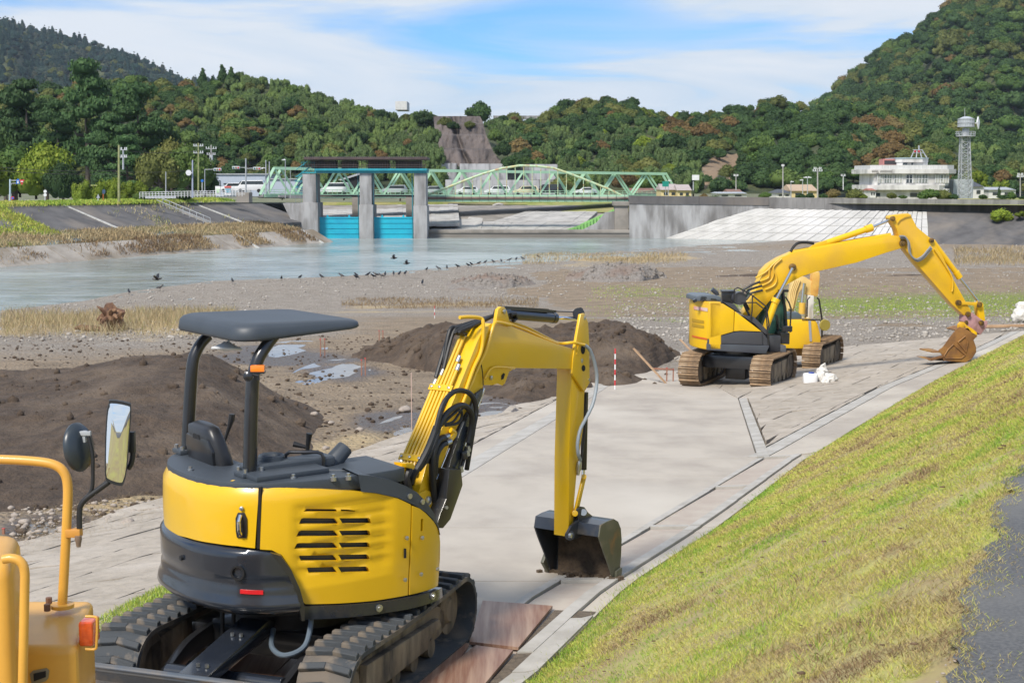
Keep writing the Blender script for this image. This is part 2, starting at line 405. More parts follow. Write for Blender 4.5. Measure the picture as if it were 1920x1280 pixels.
for (cu, cv, ru, rv) in [(620, 698, 110, 18), (545, 655, 90, 12), (930, 765, 130, 30), (770, 800, 90, 25), (560, 668, 160, 16), (100, 990, 150, 30)]:
    wet = np.maximum(wet, 1.1*np.exp(-((Uf-cu)/ru)**2-((Vf-cv)/rv)**2))
for k_, a_ in (('gravel', grav), ('grass', grass), ('straw', straw), ('wet', wet)): vattr(riverbed, k_, a_)
# far ground (town plain) reaching the horizon
PLAIN = M('plain_ground', (.10, .12, .05), (.2, .19, .12), .05, .95, coords='Object')
def sheet(name, pts, z, mat, kind='structure'):
    me = bpy.data.meshes.new(name); me.from_pydata([(p[0], p[1], z) for p in pts], [], [tuple(range(len(pts)))]); me.materials.append(mat)
    return props(link(name, me), kind=kind)
sheet('plain', [(-3500, 215), (-3500, 6000), (3500, 6000), (3500, 215)], CZ-9.2, PLAIN)
# ---- water
def water_mat():
    m, t, b = node_mat('river_water'); g = NT(t)
    pos = g.n('ShaderNodeNewGeometry').outputs['Position']
    mp = g.n('ShaderNodeMapping'); mp.inputs['Scale'].default_value = (.5, .8, 1); mp.inputs['Rotation'].default_value = (0, 0, -.4); g.l(pos, mp.inputs[0])
    a = g.noise(mp.outputs[0], .55, 6, .62, .8); c = g.noise(mp.outputs[0], .07, 4, .6, .5)
    g.l(g.mix(g.rng(g.math('ADD', a, g.math('MULTIPLY', c, .8)), .7, 1.1), (.17, .21, .20), (.36, .40, .39)), b.inputs['Base Color'])  # brightness of the reflected sky is put into the pale base colour
    g.l(g.rng(c, .35, .65, .08, .24), b.inputs['Roughness']); b.inputs['IOR'].default_value = 1.33; b.inputs['Specular IOR Level'].default_value = .6
    g.l(g.bump(a, .9, .2), b.inputs['Normal'])
    return m
WATER = water_mat()
sheet('river_water', [(-160, 20), (-22, 20), (-14, 55), (0, 100), (45, 152), (66, 172), (66, 230), (-160, 230)], CZ-8.0, WATER)
PUD = M('puddle_water', (.10, .085, .07), (.2, .17, .14), 2, .03, bump=.04, bscale=5, spec=.9)
for (zc, pts) in PUDS:
    xs = [p[0] for p in pts]; ys_ = [p[1] for p in pts]
    m_ = MB(); m_.add([(p[0], p[1], zc) for p in pts], [tuple(range(len(pts)))]); m_.obj('puddle', PUD, kind='structure', smooth=False)
# ---- levee slope and asphalt path
SOIL = M('levee_soil', (.30, .24, .12), (.36, .34, .11), 3, .95, bump=.5, c3=(.27, .19, .10), s3=1.2)
ys = np.concatenate([np.arange(-10, 8, .5), np.arange(8, 60, .6), np.arange(60, 191, 6)]); ts = np.linspace(0, 1, 22)
xf = interp(ys, *FOOT)[:, None]; xt = interp(ys, *TOP)[:, None]
X = xf+(xt+.4-xf)*ts[None]; Y = np.repeat(ys[:, None], len(ts), 1)
Z = CZ-ground_H(X, Y)+fbm(X, Y, 1.6, 3, 9)*.03*np.sin(np.pi*ts)[None]-.01
npmesh('levee_slope', np.stack([X, Y, Z], 2).reshape(-1, 3), gridfaces(*X.shape), SOIL, kind='structure')
ASPH = M('asphalt', (.075, .077, .08), (.12, .12, .12), 60, .9, bump=.5, bscale=160, bdist=.006, c3=(.15, .148, .14), s3=.8)
def PE(y): return .03+.13*fbm(y*0+3, y, .9, 4, 73)+.07*fbm(y*0+8, y, .16, 3, 75)      # ragged edge of the asphalt
yp = np.concatenate([np.arange(-10, 4, .5), np.arange(4, 16, .03), np.arange(16, 60, .3), np.arange(60, 191, 6)]); xtp = interp(yp, *TOP)[:, None]
X = xtp+PE(yp)[:, None]*(1-np.linspace(0, 1, 12)[None])+np.linspace(0, 1, 12)[None]*3.2; Y = np.repeat(yp[:, None], 12, 1)
npmesh('asphalt_path', np.stack([X, Y, np.full(X.shape, CZ-1.6+.012)+.012*np.sin(np.linspace(0, 3.1, 12))[None]], 2).reshape(-1, 3), gridfaces(*X.shape), ASPH, kind='structure')
X = xt+3.2+np.linspace(0, 1, 6)[None]*40
npmesh('levee_land', np.stack([X, np.repeat(ys[:, None], 6, 1), CZ-1.6-.02-np.linspace(0, 1, 6)[None]*2+0*X], 2).reshape(-1, 3), gridfaces(len(ys), 6), SOIL, kind='structure')
# ---- draped slabs
def drape(q, nx, ny, lift=.02, th=.12, inset=0, wave=0, seed=0):
    """q: four world points; returns MB of a slab that follows the ground"""
    q = [Vector(p) for p in q]; c = sum(q, Vector())/4
    if inset: q = [p+(c-p).normalized()*inset for p in q]
    T = []
    for j in range(ny+1):
        for i in range(nx+1):
            a = q[0].lerp(q[1], i/nx); b = q[3].lerp(q[2], i/nx); p = a.lerp(b, j/ny); T.append((p.x, p.y))
    T = np.array(T); z = CZ-ground_H(T[:, 0], T[:, 1])+lift
    if wave: z = z+wave*fbm(T[:, 0], T[:, 1], .35, 3, seed)
    m = MB(); n = len(T); W = nx+1
    vv = [(T[i, 0], T[i, 1], z[i]) for i in range(n)]+[(T[i, 0], T[i, 1], z[i]-th) for i in range(n)]
    ff = [(j*W+i, j*W+i+1, (j+1)*W+i+1, (j+1)*W+i) for j in range(ny) for i in range(nx)]
    rim = [i for i in range(W)]+[j*W+nx for j in range(1, ny+1)]+[ny*W+i for i in range(nx-1, -1, -1)]+[j*W for j in range(ny-1, 0, -1)]
    for a, b in zip(rim, rim[1:]+rim[:1]): ff.append((a, b, b+n, a+n))
    return m.add(vv, ff)
CONC = M('ramp_concrete', (.43, .385, .325), (.34, .30, .255), .9, .85, bump=.12, bscale=30, bdist=.01, c3=(.48, .44, .38), s3=.3, stretch=(1, .6, 1))
CONC2 = M('kerb_concrete', (.42, .40, .365), (.33, .31, .275), 3, .85, bump=.2, bscale=30, bdist=.01)
CONC3 = M('gutter_slab_concrete', (.37, .31, .26), (.42, .37, .31), 2.5, .85, bump=.2, bscale=40, bdist=.01)
ramp = empty('concrete_ramp', hit(1150, 900), kind='structure')
def slab(parent, name, px, mat, lift=.02, th=.12, n=(4, 4), inset=.006, bevel=0):
    q = [hit(*p) if len(p) == 2 else Vector(p) for p in px]
    return drape(q, n[0], n[1], lift, th, inset).obj(name, mat, parent, smooth=False)
def wp(x, y): return (x, y, 0)
def RX(y): return float(interp(y, *RL))
def LX(y): return float(interp(y, *LL))
yj = [3.5, 8.6, 11.6, 14.2, 18.1, 19.9, 23.5, 27.6, 30.2, 31.6, 35.0, 38.5]
for a, b in zip(yj[:-1], yj[1:]):
    drape([(LX(a)+.003, a+.008, 0), (RX(a)-.02, a+.008, 0), (RX(b)-.02, b-.008, 0), (LX(b)+.003, b-.008, 0)], 6, 5, .022).obj('ramp_slab', CONC, ramp, smooth=False)
# left kerb bands
for a, b in zip(yj[:-1], yj[1:]):
    drape([(LX(a)-.36, a+.01, 0), (LX(a)-.004, a+.01, 0), (LX(b)-.004, b-.01, 0), (LX(b)-.36, b-.01, 0)], 2, 4, .026).obj('kerb', CONC2, ramp, smooth=False)
    drape([(LX(a)-.85, a+.02, 0), (LX(a)-.37, a+.02, 0), (LX(b)-.37, b-.02, 0), (LX(b)-.85, b-.02, 0)], 2, 4, .022).obj('kerb', CONC, ramp, smooth=False)
# right side: white kerb line, gutter slabs, outer strip
def FX(y): return float(interp(y, *FOOT))
def band(fa, fb, ya, yb, n, mat, name, lift, parent):
    kn = sorted(set([k for t in (RL, FOOT) for k in t[0] if ya+.2 < k < yb-.2]+[ya, yb])); e = []
    for a, b in zip(kn[:-1], kn[1:]): e += list(np.linspace(a, b, max(1, round((b-a)/(yb-ya)*n))+1))[:-1]
    e.append(yb)
    for a, b in zip(e[:-1], e[1:]):
        drape([(fa(a), a+.01, 0), (fb(a), a+.01, 0), (fb(b), b-.01, 0), (fa(b), b-.01, 0)], 2, 4, lift).obj(name, mat, parent, smooth=False)
band(lambda y: RX(y), lambda y: RX(y)+.16, 19.95, 30.15, 5, CONC2, 'kerb', .04, ramp)
gut = empty('drain_gutter', hit(1250, 1000), kind='structure')
band(lambda y: RX(y)-.015, lambda y: RX(y)+.07, 3.5, 19.9, 7, CONC2, 'kerb', .028, gut)
def g2(y): return RX(y)+.07+max(.05, min(.52, (FX(y)-RX(y))*.55))
yg = [3.5, 7, 9.2, 11.6, 14.2, 17, 19.9]
for a, b in zip(yg[:-1], yg[1:]):
    drape([(RX(a)+.08, a+.06, 0), (g2(a), a+.06, 0), (g2(b), b-.06, 0), (RX(b)+.08, b-.06, 0)], 2, 4, .012).obj('gutter_slab', CONC3, gut, smooth=False)
    drape([(RX(b)+.08, b-.05, 0), (g2(b), b-.05, 0), (g2(b), b+.05, 0), (RX(b)+.08, b+.05, 0)], 2, 1, .04).obj('kerb', CONC2, gut, smooth=False)
band(lambda y: g2(y)+.01, lambda y: min(g2(y)+.12, FX(y)-.02), 9.6, 20, 6, CONC2, 'kerb', .04, gut)
band(lambda y: min(g2(y)+.13, FX(y)-.02), lambda y: FX(y)+.05, 9.6, 20, 6, CONC, 'gutter_slab', .015, gut)
band(lambda y: FX(y)-.14, lambda y: FX(y)+.04, 3.5, 10.4, 4, CONC2, 'kerb', .035, gut)
# strips beside the right block paving
def s1(y): return FX(y)-.95-.012*(y-20)
band(lambda y: s1(y), lambda y: s1(y)+.3, 20.05, 46, 13, CONC2, 'kerb', .028, gut)
band(lambda y: s1(y)+.31, lambda y: FX(y)+.05, 20.05, 46, 13, CONC, 'gutter_slab', .02, gut)
# ---- rough faced block paving
BLK = M('paving_block_stone', (.39, .34, .28), (.31, .27, .22), 5, .92, bump=.85, bscale=9, bdist=.035, c3=(.44, .39, .33), s3=1.1)
DR = .47
def block_paving(xa, xb, ya, yb, roww, length):
    """rows run parallel to the levee (x = c + DR*y), clipped between xa(y) and xb(y)"""
    par = empty('block_paving', (xb(ya), ya, gz(xb(ya), ya)), kind='structure'); k = 0; rest = MB(); quads = []
    cs = [f(y)-DR*y for f in (xa, xb) for y in (ya, yb, (ya+yb)/2)]; c0 = min(cs); r = 0
    while c0+r*roww < max(cs):
        c = c0+r*roww; y = ya-length*(r % 2)*.5; r += 1
        while y < yb:
            L_ = length*random.uniform(.85, 1.15); a = max(y, ya)+.006; b = min(y+L_, yb)-.006; y += L_
            if b-a < .12: continue
            q = []
            for yy, cc in ((a, c+.006), (a, c+roww-.006), (b, c+roww-.006), (b, c+.006)):
                q.append((min(max(cc+DR*yy, xa(yy)), xb(yy)), yy, 0))
            w_ = max(q[1][0]-q[0][0], q[2][0]-q[3][0])
            if w_ < .1: continue
            quads.append(q)
    quads.sort(key=lambda q: q[0][1])
    for q in quads:
        k += 1; near = q[0][1] < 24
        m = drape(q, 6 if near else 4, 8 if near else 4, .030+.003*random.random(), .09, 0, .020, k)
        if k < 299: m.obj('paving_block', BLK, par, smooth=False)
        else: rest.add(m.v, m.f)
    if rest.v: props(rest.obj('paving_blocks', BLK, par, smooth=False), kind='stuff')
def bedx(y):        # where the left paving meets the riverbed
    d = (bed_H(y)-base_H(y))/.13; return LX(y)-max(.4, float(d))-.1+.25*math.sin(y*1.7)*math.sin(y*.6)
block_paving(bedx, lambda y: LX(y)-.87, 7.5, 33.5, .78, 1.5)
def nearR(y): return RX(y)+.2 if y < 30.2 else max(RX(30.2), RX(y)-(y-30.2)*.12)
block_paving(nearR, lambda y: s1(y)-.03, 20.3, 46, .8, 1.6)
# ================================================================== FAR BANKS, GATE, BRIDGES, TOWN
DKC = M('weathered_dark_concrete', (.115, .11, .108), (.07, .067, .068), .35, .92, bump=.4, bscale=6, c3=(.17, .15, .13), s3=.18, stretch=(1, 1, .5))
DKB = M('dark_block_revetment', (.15, .15, .152), (.085, .085, .09), 2.2, .92, bump=.9, bscale=3.3, bdist=.2, c3=(.22, .2, .16), s3=.25)
PLC = M('pale_concrete', (.40, .385, .355), (.31, .295, .27), .3, .85, bump=.2, bscale=4, c3=(.46, .44, .41), s3=.12)
PLC2 = M('new_pale_concrete', (.46, .45, .425), (.38, .372, .35), .35, .85, c3=(.51, .50, .48), s3=.15)
GRC = M('stained_grey_concrete', (.34, .34, .34), (.21, .205, .2), .5, .88, bump=.2, bscale=6, c3=(.13, .125, .12), s3=.35, stretch=(1.6, 1.6, .35))
BNC = M('brown_grey_concrete', (.26, .235, .205), (.17, .155, .135), .5, .88, bump=.3, bscale=5, c3=(.33, .3, .26))
WHITEJ = M('white_joint', (.5, .5, .48), (.36, .36, .34), 2, .8)
GREEN = M('pale_green_steel_paint', (.36, .58, .40), (.30, .50, .35), 1.2, .5, lo=.3, hi=.8)
GREEND = M('green_rusty_steel', (.40, .54, .34), (.36, .22, .10), 1.6, .6, lo=.5, hi=.62, c3=(.50, .46, .22), s3=.8)
CYAN = M('blue_gate_paint', (.010, .40, .52), (.01, .29, .44), .5, .45, lo=.35, hi=.7)
CYAN2 = M('teal_steel_paint', (.02, .28, .34), (.015, .2, .26), 1, .5)
BRN = M('brown_steel', (.085, .055, .05), (.05, .036, .034), 1, .6)
DARK = M('opening_shade', (.012, .013, .015), rough=.9)  # near black that paints the shade inside holes and openings
GLASS = M('window_glass_dark', (.03, .04, .045), rough=.08, spec=.8)
WHT = M('white_paint', (.66, .67, .68), (.55, .56, .57), 1.2, .6)
GREYM = M('grey_galvanised_steel', (.38, .40, .42), (.29, .31, .33), 2, .5)
POLE = M('concrete_pole', (.36, .35, .33), (.29, .28, .27), 2, .85)
def sweep(name, xsec, mat, y0, y1, n, parent=None, line=None, kind='structure', vary=None, smooth=False):
    """cross-section (offset to the land, H) pairs swept along the left waterline"""
    A = line or lerpL; T = np.linspace(y0, y1, n); vv = []
    for t in T:
        p = A(t)
        for d, h in xsec: vv.append((p[0]-.92*d, p[1]+.39*d, CZ-h(t) if callable(h) else CZ-h))
    return npmesh(name, vv, gridfaces(n, len(xsec)), mat, smooth=smooth, parent=parent, kind=kind)
def lerpL(y): return (float(np.interp(y, [60, 133, 185, 210], [-79, -48, -25.7, -15.1])), y)
Ht = lambda y: 2.55+.5*(y-133)/52
lv = empty('left_levee', (-48, 133, CZ-8), kind='structure')
def LP(y, d, h):
    p = lerpL(y); return (p[0]-.92*d, p[1]+.39*d, CZ-h)
# lower revetment: slabs one by one, upper revetment: wide bays
e = np.linspace(84, 190, 41)
for a, b in zip(e[:-1], e[1:]):
    m = MB(); g = .07
    m.prism([LP(a+g, -.3, 8.3), LP(b-g, -.3, 8.3), LP(b-g, 3.3, 6.4), LP(a+g, 3.3, 6.4)], (0, 0, -.3)); m.obj('revetment_slab', M('lower_revetment_concrete', (.36, .325, .28), (.24, .21, .175), .4, .9, c3=(.20, .16, .11), s3=.25), lv, smooth=False)
sweep('berm', [(3.2, 6.47), (4.6, 6.38), (6, 6.1), (9.8, 5.62)], BNC, 80, 196, 40, lv)
e = [70, 85, 99, 112, 121, 131, 141.5, 150, 160.5, 168, 177.5, 184, 191, 199]
for a, b in zip(e[:-1], e[1:]):
    m = MB(); g = .09
    m.prism([LP(a+g, 9.4, 5.68), LP(b-g, 9.4, 5.68), LP(b-g, 17.6, Ht(b)), LP(a+g, 17.6, Ht(a))], (0, 0, -.3)); m.obj('revetment_slab', DKB if a < 148 else DKC, lv, smooth=False)
for y_ in (160.5, 184):
    m = MB(); m.beam(LP(y_, 9.2, 5.66), LP(y_, 17.7, Ht(y_)-.02), .22, .2); m.obj('joint_strip', WHITEJ, lv)
for y_ in (173, 187): m = MB(); m.beam(LP(y_, -.3, 8.2), LP(y_, 3.3, 6.38), .2, .25); m.obj('joint_strip', WHITEJ, lv)
GRS = M('bank_grass', (.20, .24, .05), (.30, .29, .10), .5, .95, bump=.8, bscale=3, bdist=.2, c3=(.34, .29, .14), s3=.12)
sweep('levee_top_grass', [(17.3, lambda y: Ht(y)+.05), (18.2, lambda y: Ht(y)-.12), (21, lambda y: Ht(y)-.25), (26, lambda y: Ht(y)-.25), (60, 3.0), (200, 4.5)], GRS, 60, 205, 60, lv)
# stairs with handrail down the slope
m = MB()
for i in range(24):
    t = i/23; q = Vector(LP(177.5, 9.6, 5.6)).lerp(Vector(LP(177.5, 17.8, Ht(177)-.1)), t); m.box(q+Vector((0, 0, .1)), (.9, .42, .2), Matrix.Rotation(-.4, 3, 'Z'))
st = empty('levee_stairs', LP(177.5, 9.6, 5.6), 'pale concrete steps with a grey handrail running down the dark left bank', 'stairs')
m.obj('steps', PLC, st)
m = MB(); a = Vector(LP(176.6, 9.6, 5.6)); b = Vector(LP(176.6, 17.8, Ht(177)-.1))
for i in range(9): q = a.lerp(b, i/8); m.cyl(q, q+Vector((0, 0, 1)), .05, n=6)
for hh in (.5, 1): m.tube([a+Vector((0, 0, hh)), b+Vector((0, 0, hh))], .045, 6)
m.obj('handrail', GREYM, st)
# ---- pixel boxes at a distance
def bxp(m, u0, v0, u1, v1, y, dep, mi=0):
    a = P(u0, v0, y); b = P(u1, v1, y); return m.box2((a.x, y, b.z), (b.x, y+dep, a.z), mi)
def thing_box(name, u0, v0, u1, v1, y, dep, mat, label, cat, **k):
    m = MB(); bxp(m, u0, v0, u1, v1, y, dep); return props(m.obj(name, mat, smooth=False, bevel=k.pop('bevel', .03)), label, cat, k.get('group'))
# ---- sluice gate
sg = empty('sluice_gate', P(685, 447, 200), 'concrete sluice gate with two bright blue gate leaves and brown hoist house', 'sluice gate')
for (a0, a1, b0, b1, vt, vm) in [(567, 593, 563, 597, 326, 380), (674, 697, 673, 700, 324, 384), (776, 799, 775, 801, 325, 386)]:
    m = MB(); bxp(m, a0, vt, a1, vm+1, 200.3, 4.4); bxp(m, b0, vm, b1, 452, 200, 5.4)
    if b0 == 563:
        q = [P(536, 381, 200.1), P(564, 381, 200.1), P(564, 452, 200.1), P(590, 452, 200.1)]; m.prism([P(530, 381, 200.1), P(566, 381, 200.1), P(566, 456, 200.1)], (0, 3, 0))
    m.obj('pier', GRC, sg, bevel=.05)
for (u0, u1) in ((597, 674), (700, 775)):
    m = MB(); bxp(m, u0, 407, u1, 458, 201.6, .5)
    lf = m.obj('gate_leaf', CYAN, sg)
    for v_ in (408, 417, 427, 437, 446):
        m = MB(); bxp(m, u0+.5, v_, u1-.5, v_+1.4, 201.52, .2); m.obj('rib', CYAN, lf)
    for k_ in (.22, .75):
        uu = u0+(u1-u0)*k_; m = MB(); m.prism([P(uu-2.5, 407.5, 201.7), P(uu+2.5, 407.5, 201.7), P(uu+.8, 403, 201.7), P(uu-.8, 403, 201.7)], (0, .3, 0)); m.obj('lifting_lug', CYAN, lf)
for uu in (594.3, 671.6, 700, 773): m = MB(); bxp(m, uu-1, 325, uu+1, 452, 200.9, .5); m.obj('gate_guide', CYAN2, sg)
m = MB(); bxp(m, 590, 316, 800, 320, 199.7, 6); bxp(m, 590, 320, 800, 324.5, 200.1, 5.2); m.obj('deck_beam', CYAN2, sg)
m = MB()
for i in range(46):
    uu = 573+i*4.96; bxp(m, uu, 299, uu+.8, 316, 199.9, .1); bxp(m, uu, 299, uu+.8, 316, 205.3, .1)
for v_ in (309, 312.5): bxp(m, 571, v_, 799, v_+.7, 199.85, .1); bxp(m, 571, v_, 799, v_+.7, 205.35, .1)
m.obj('railing', BRN, sg, kind='stuff')
m = MB(); bxp(m, 569, 295, 801, 299.5, 199.5, 6.4); rf = m.obj('roof', BRN, sg, bevel=.05)
m = MB()
for i in range(58): uu = 570+i*4; bxp(m, uu, 293.9, uu+1.4, 295.4, 199.45, 6.5)
m.obj('roof_rib', M('grey_brown_roofing', (.17, .14, .13), (.11, .09, .09), 1, .7), rf, kind='stuff')
for (a, b) in ((584, 630), (640, 668), (690, 728), (742, 790)): m = MB(); bxp(m, a, 301, b, 316, 201.4, 2.6); m.obj('hoist_machinery', M('hoist_dark', (.05, .045, .04), (.1, .07, .05), .8, .7), sg)
m = MB()      # stair tower
for (uu, dy) in ((554, 0), (565, 0), (554, 2.2), (565, 2.2)): bxp(m, uu-.5, 330, uu+.5, 386, 200.4+dy, .12)
for v_ in (330, 340, 351, 362): bxp(m, 553, v_, 580, v_+.9, 200.4, .1); bxp(m, 553, v_, 580, v_+.9, 202.6, .1)
for i, v_ in enumerate((351, 332)):
    a = P(556, v_, 201.5); b = P(580, v_-18, 201.5); m.beam(a, b, .8, .12); m.tube([a+Vector((0, -.4, 1)), b+Vector((0, -.4, 1))], .05, 5)
bxp(m, 552, 339, 568, 340.5, 200.4, 2.2); bxp(m, 566, 323, 590, 325, 200.2, 2.2)
for uu in range(565, 591, 4): bxp(m, uu, 304, uu+.6, 323, 200.2, .08)
for v_ in (304, 309, 314): bxp(m, 565, v_, 591, v_+.6, 200.2, .08)
m.obj('stair_tower', CYAN2, sg)
# ---- weir
wr = empty('weir', P(990, 445, 203), kind='structure')
m = MB(); bxp(m, 801, 431, 1187, 437, 203, 1.6); m.obj('weir_crest', BNC, wr, bevel=.04)
m = MB(); bxp(m, 801, 436.9, 1187, 452, 203.15, 1.3); m.obj('weir_wall', M('wet_concrete', (.15, .135, .115), (.22, .2, .175), .4, .6, stretch=(.2, 1, 1)), wr)
# ---- banks upstream of the weir
up = empty('upstream_revetment', P(980, 428, 206), kind='structure')
def pgrid(parent, c, nu, nv, mat, gap=.08, th=.35, nm='concrete_panel'):
    c = [Vector(q) for q in c]
    def B(s, t): return c[0].lerp(c[1], s).lerp(c[3].lerp(c[2], s), t)
    for j in range(nv):
        for i in range(nu):
            s0, s1_, t0, t1 = i/nu, (i+1)/nu, j/nv, (j+1)/nv
            q = [B(s0, t0), B(s1_, t0), B(s1_, t1), B(s0, t1)]; ce = sum(q, Vector())/4
            q = [p+(ce-p).normalized()*gap for p in q]; lift = random.uniform(0, .07)
            m = MB(); m.prism([p+Vector((0, 0, lift)) for p in q], (0, 0, -th)); m.obj(nm, mat, parent, smooth=False)
LPC = M('revetment_block_concrete', (.45, .43, .40), (.36, .345, .32), .35, .85, c3=(.27, .255, .24), s3=.5)
m = MB(); m.add([P(590, 446, 204), P(1190, 446, 204), P(1190, 385, 256), P(590, 385, 256)], [(0, 1, 2, 3)]); m.obj('apron', BNC, up, smooth=False)
pgrid(up, (P(900, 431.5, 205.5), P(1062, 431.5, 205.5), P(1102, 416, 222), P(905, 416, 222)), 24, 1, LPC)
pgrid(up, (P(925, 415.3, 222.6), P(1100, 415, 222.6), P(1120, 396.5, 240), P(985, 396.5, 240)), 20, 1, LPC)
m = MB(); m.add([P(801, 432.2, 204.8), P(902, 431.5, 204.8), P(905, 409, 225), P(868, 405, 240), P(850, 417, 222)], [(0, 1, 2, 3, 4)]); m.obj('concrete_apron', LPC, up, smooth=False)
pgrid(up, (P(597, 422, 206), P(862, 420, 208), P(858, 383, 262), P(597, 386, 262)), 30, 2, LPC, .14)
m = MB(); bxp(m, 840, 381, 985, 412, 262, 3); m.obj('retaining_wall', DKC, up)
# culvert arch in that wall
cu = empty('culvert', P(935, 405, 261), 'dark round tunnel mouth in the wall behind the green bridge', 'tunnel')
ring = [P(935+17*math.cos(a), 399-16*math.sin(a), 261) for a in np.linspace(0, math.pi, 15)]
m = MB(); m.tube(ring, .28, 6); m.obj('arch_ring', PLC, cu)
m = MB(); m.prism(ring, (0, .6, 0)); m.obj('opening', DARK, cu)
m = MB(); m.add([P(940, 402, 241), P(1180, 397, 241), P(1185, 378, 262), P(600, 379, 262.5), P(600, 385, 262.3), P(830, 383, 262.3), P(990, 384, 260)], [(0, 1, 2, 6), (2, 3, 4, 5, 6)]); gb = m.obj('upstream_grass', GRS, kind='structure', smooth=False)
# green sheet piles stepping up the bank
for i in range(34):
    uu = 1055+i*3.0; vt = 432-i*.98 if i < 22 else 410-(i-22)*1.6
    if i > 10: vt = 421-(i-10)*1.35
    vt = max(388, vt); m = MB(); bxp(m, uu, vt, uu+2.7, 433, 204.9+(i % 2)*.25-.004*i, .2)
    if i == 0: sp_ = empty('sheet_pile_wall', P(1055, 433, 204.9), 'light green steel sheet pile wall stepping up the bank by the bridge pier', 'retaining wall')
    m.obj('sheet_pile', M('light_green_pile', (.26, .55, .16), (.2, .42, .13), .8, .6), sp_)
m = MB(); m.prism([P(1092, 431, 204.4), P(1155, 431, 204.4), P(1155, 396, 204.4), P(1135, 398, 204.4), P(1118, 418, 204.4)], (0, .4, 0)); props(m.obj('wing_wall', GRC), 'low stained concrete wing wall before the green sheet piles', 'wall')
# ---- right abutment, walls and revetment
ab = empty('abutment_wall', P(1300, 445, 200), 'tall stained concrete wall between the bridge end and the pale revetment', 'wall')
A_ = P(1180, 445, 203); B_ = P(1442, 400, 197)
def wallseg(parent, name, u0, y0, u1, y1, v00, v01, v10, v11, th, mat):    # top/bottom v at both ends
    q = [P(u0, v01, y0), P(u1, v11, y1), P(u1, v10, y1), P(u0, v00, y0)]; m = MB()
    m.prism(q, (0, th, 0)); return m.obj(name, mat, parent, smooth=False)
for i in range(4):
    u0 = 1180+i*65.5; u1 = u0+65.2; y0 = 203-i*1.5; y1 = y0-1.5; f = lambda u: 367+3.0*(u-1180)/262
    wallseg(ab, 'wall_panel', u0, y0, u1, y1, f(u0)+15, 449, f(u1)+15, 449, 1.2, GRC)
    wallseg(ab, 'parapet', u0, y0-.12, u1, y1-.12, f(u0), f(u0)+15.2, f(u1), f(u1)+15.2, 1.0, DKC)
m = MB(); bxp(m, 1153, 378, 1178, 433, 203.4, 2.5); bxp(m, 1150, 378, 1180, 386, 203.1, 3); props(m.obj('bridge_pier', BNC, bevel=.06), 'grey concrete bridge pier beside the tall abutment wall', 'pier')
m = MB(); bxp(m, 761, 369, 774, 440, 214, 2.5); props(m.obj('bridge_pier', BNC), 'brown concrete bridge pier seen through the right gate bay', 'pier')
m = MB(); bxp(m, 660, 369, 672, 440, 214, 2.5); props(m.obj('bridge_pier', BNC), 'brown concrete bridge pier seen through the left gate bay', 'pier')
fw = empty('flood_wall', P(1600, 390, 190), 'long low grey concrete flood wall in front of the white building', 'wall')
for i in range(12):
    u0 = 1442+i*52; u1 = u0+51.7; y0 = 197-i*1.15; y1 = y0-1.15; f = lambda u: 370+5*(u-1442)/478
    wallseg(fw, 'wall_panel', u0, y0, u1, y1, f(u0), f(u0)+28, f(u1), f(u1)+28, .5, M('flood_wall_concrete', (.25, .245, .235), (.17, .165, .16), .5, .9, bump=.2, bscale=5, c3=(.12, .115, .11), s3=.6, stretch=(1.5, 1.5, .3)))
rv = empty('pale_revetment', P(1500, 455, 185), kind='structure')
c = (P(1228, 447, 202.5), P(1742, 459, 178.5), P(1738, 396.5, 188.6), P(1418, 390.5, 197.2))
m = MB(); m.add([Vector(q)-Vector((0, 0, .32)) for q in c], [(0, 1, 2, 3)]); m.obj('bedding', M('revetment_bedding', (.22, .215, .205)), rv, smooth=False)
c = [Vector(q) for q in c]
def B4(s, t): return c[0].lerp(c[1], s).lerp(c[3].lerp(c[2], s), t)
for i in range(38):
    for j in range(4):
        q = [B4(i/38, j/4), B4((i+1)/38, j/4), B4((i+1)/38, (j+1)/4), B4(i/38, (j+1)/4)]; ce = sum(q, Vector())/4
        q = [p+(ce-p).normalized()*(.13 if (p-ce).length < 3 else .10) for p in q]; m = MB(); m.prism([p+Vector((0, 0, .05*(i % 2))) for p in q], (0, 0, -.3)); m.obj('concrete_panel', PLC2, rv, smooth=False)
    a = B4((i+.97)/38, .0)+Vector((0, 0, .03)); b = B4((i+.97)/38, 1)+Vector((0, 0, .03)); pass
m = MB(); m.add([P(1742, 459, 178.5), P(1990, 464, 170), P(1990, 400, 180), P(1738, 396, 188.6)], [(0, 1, 2, 3)]); m.obj('dark_revetment', DKC, rv, smooth=False)
sheet('right_terrace', [(22, 206), (22, 262), (400, 262), (400, 150), (66, 180), (36, 199)], CZ-3.0, GRS)
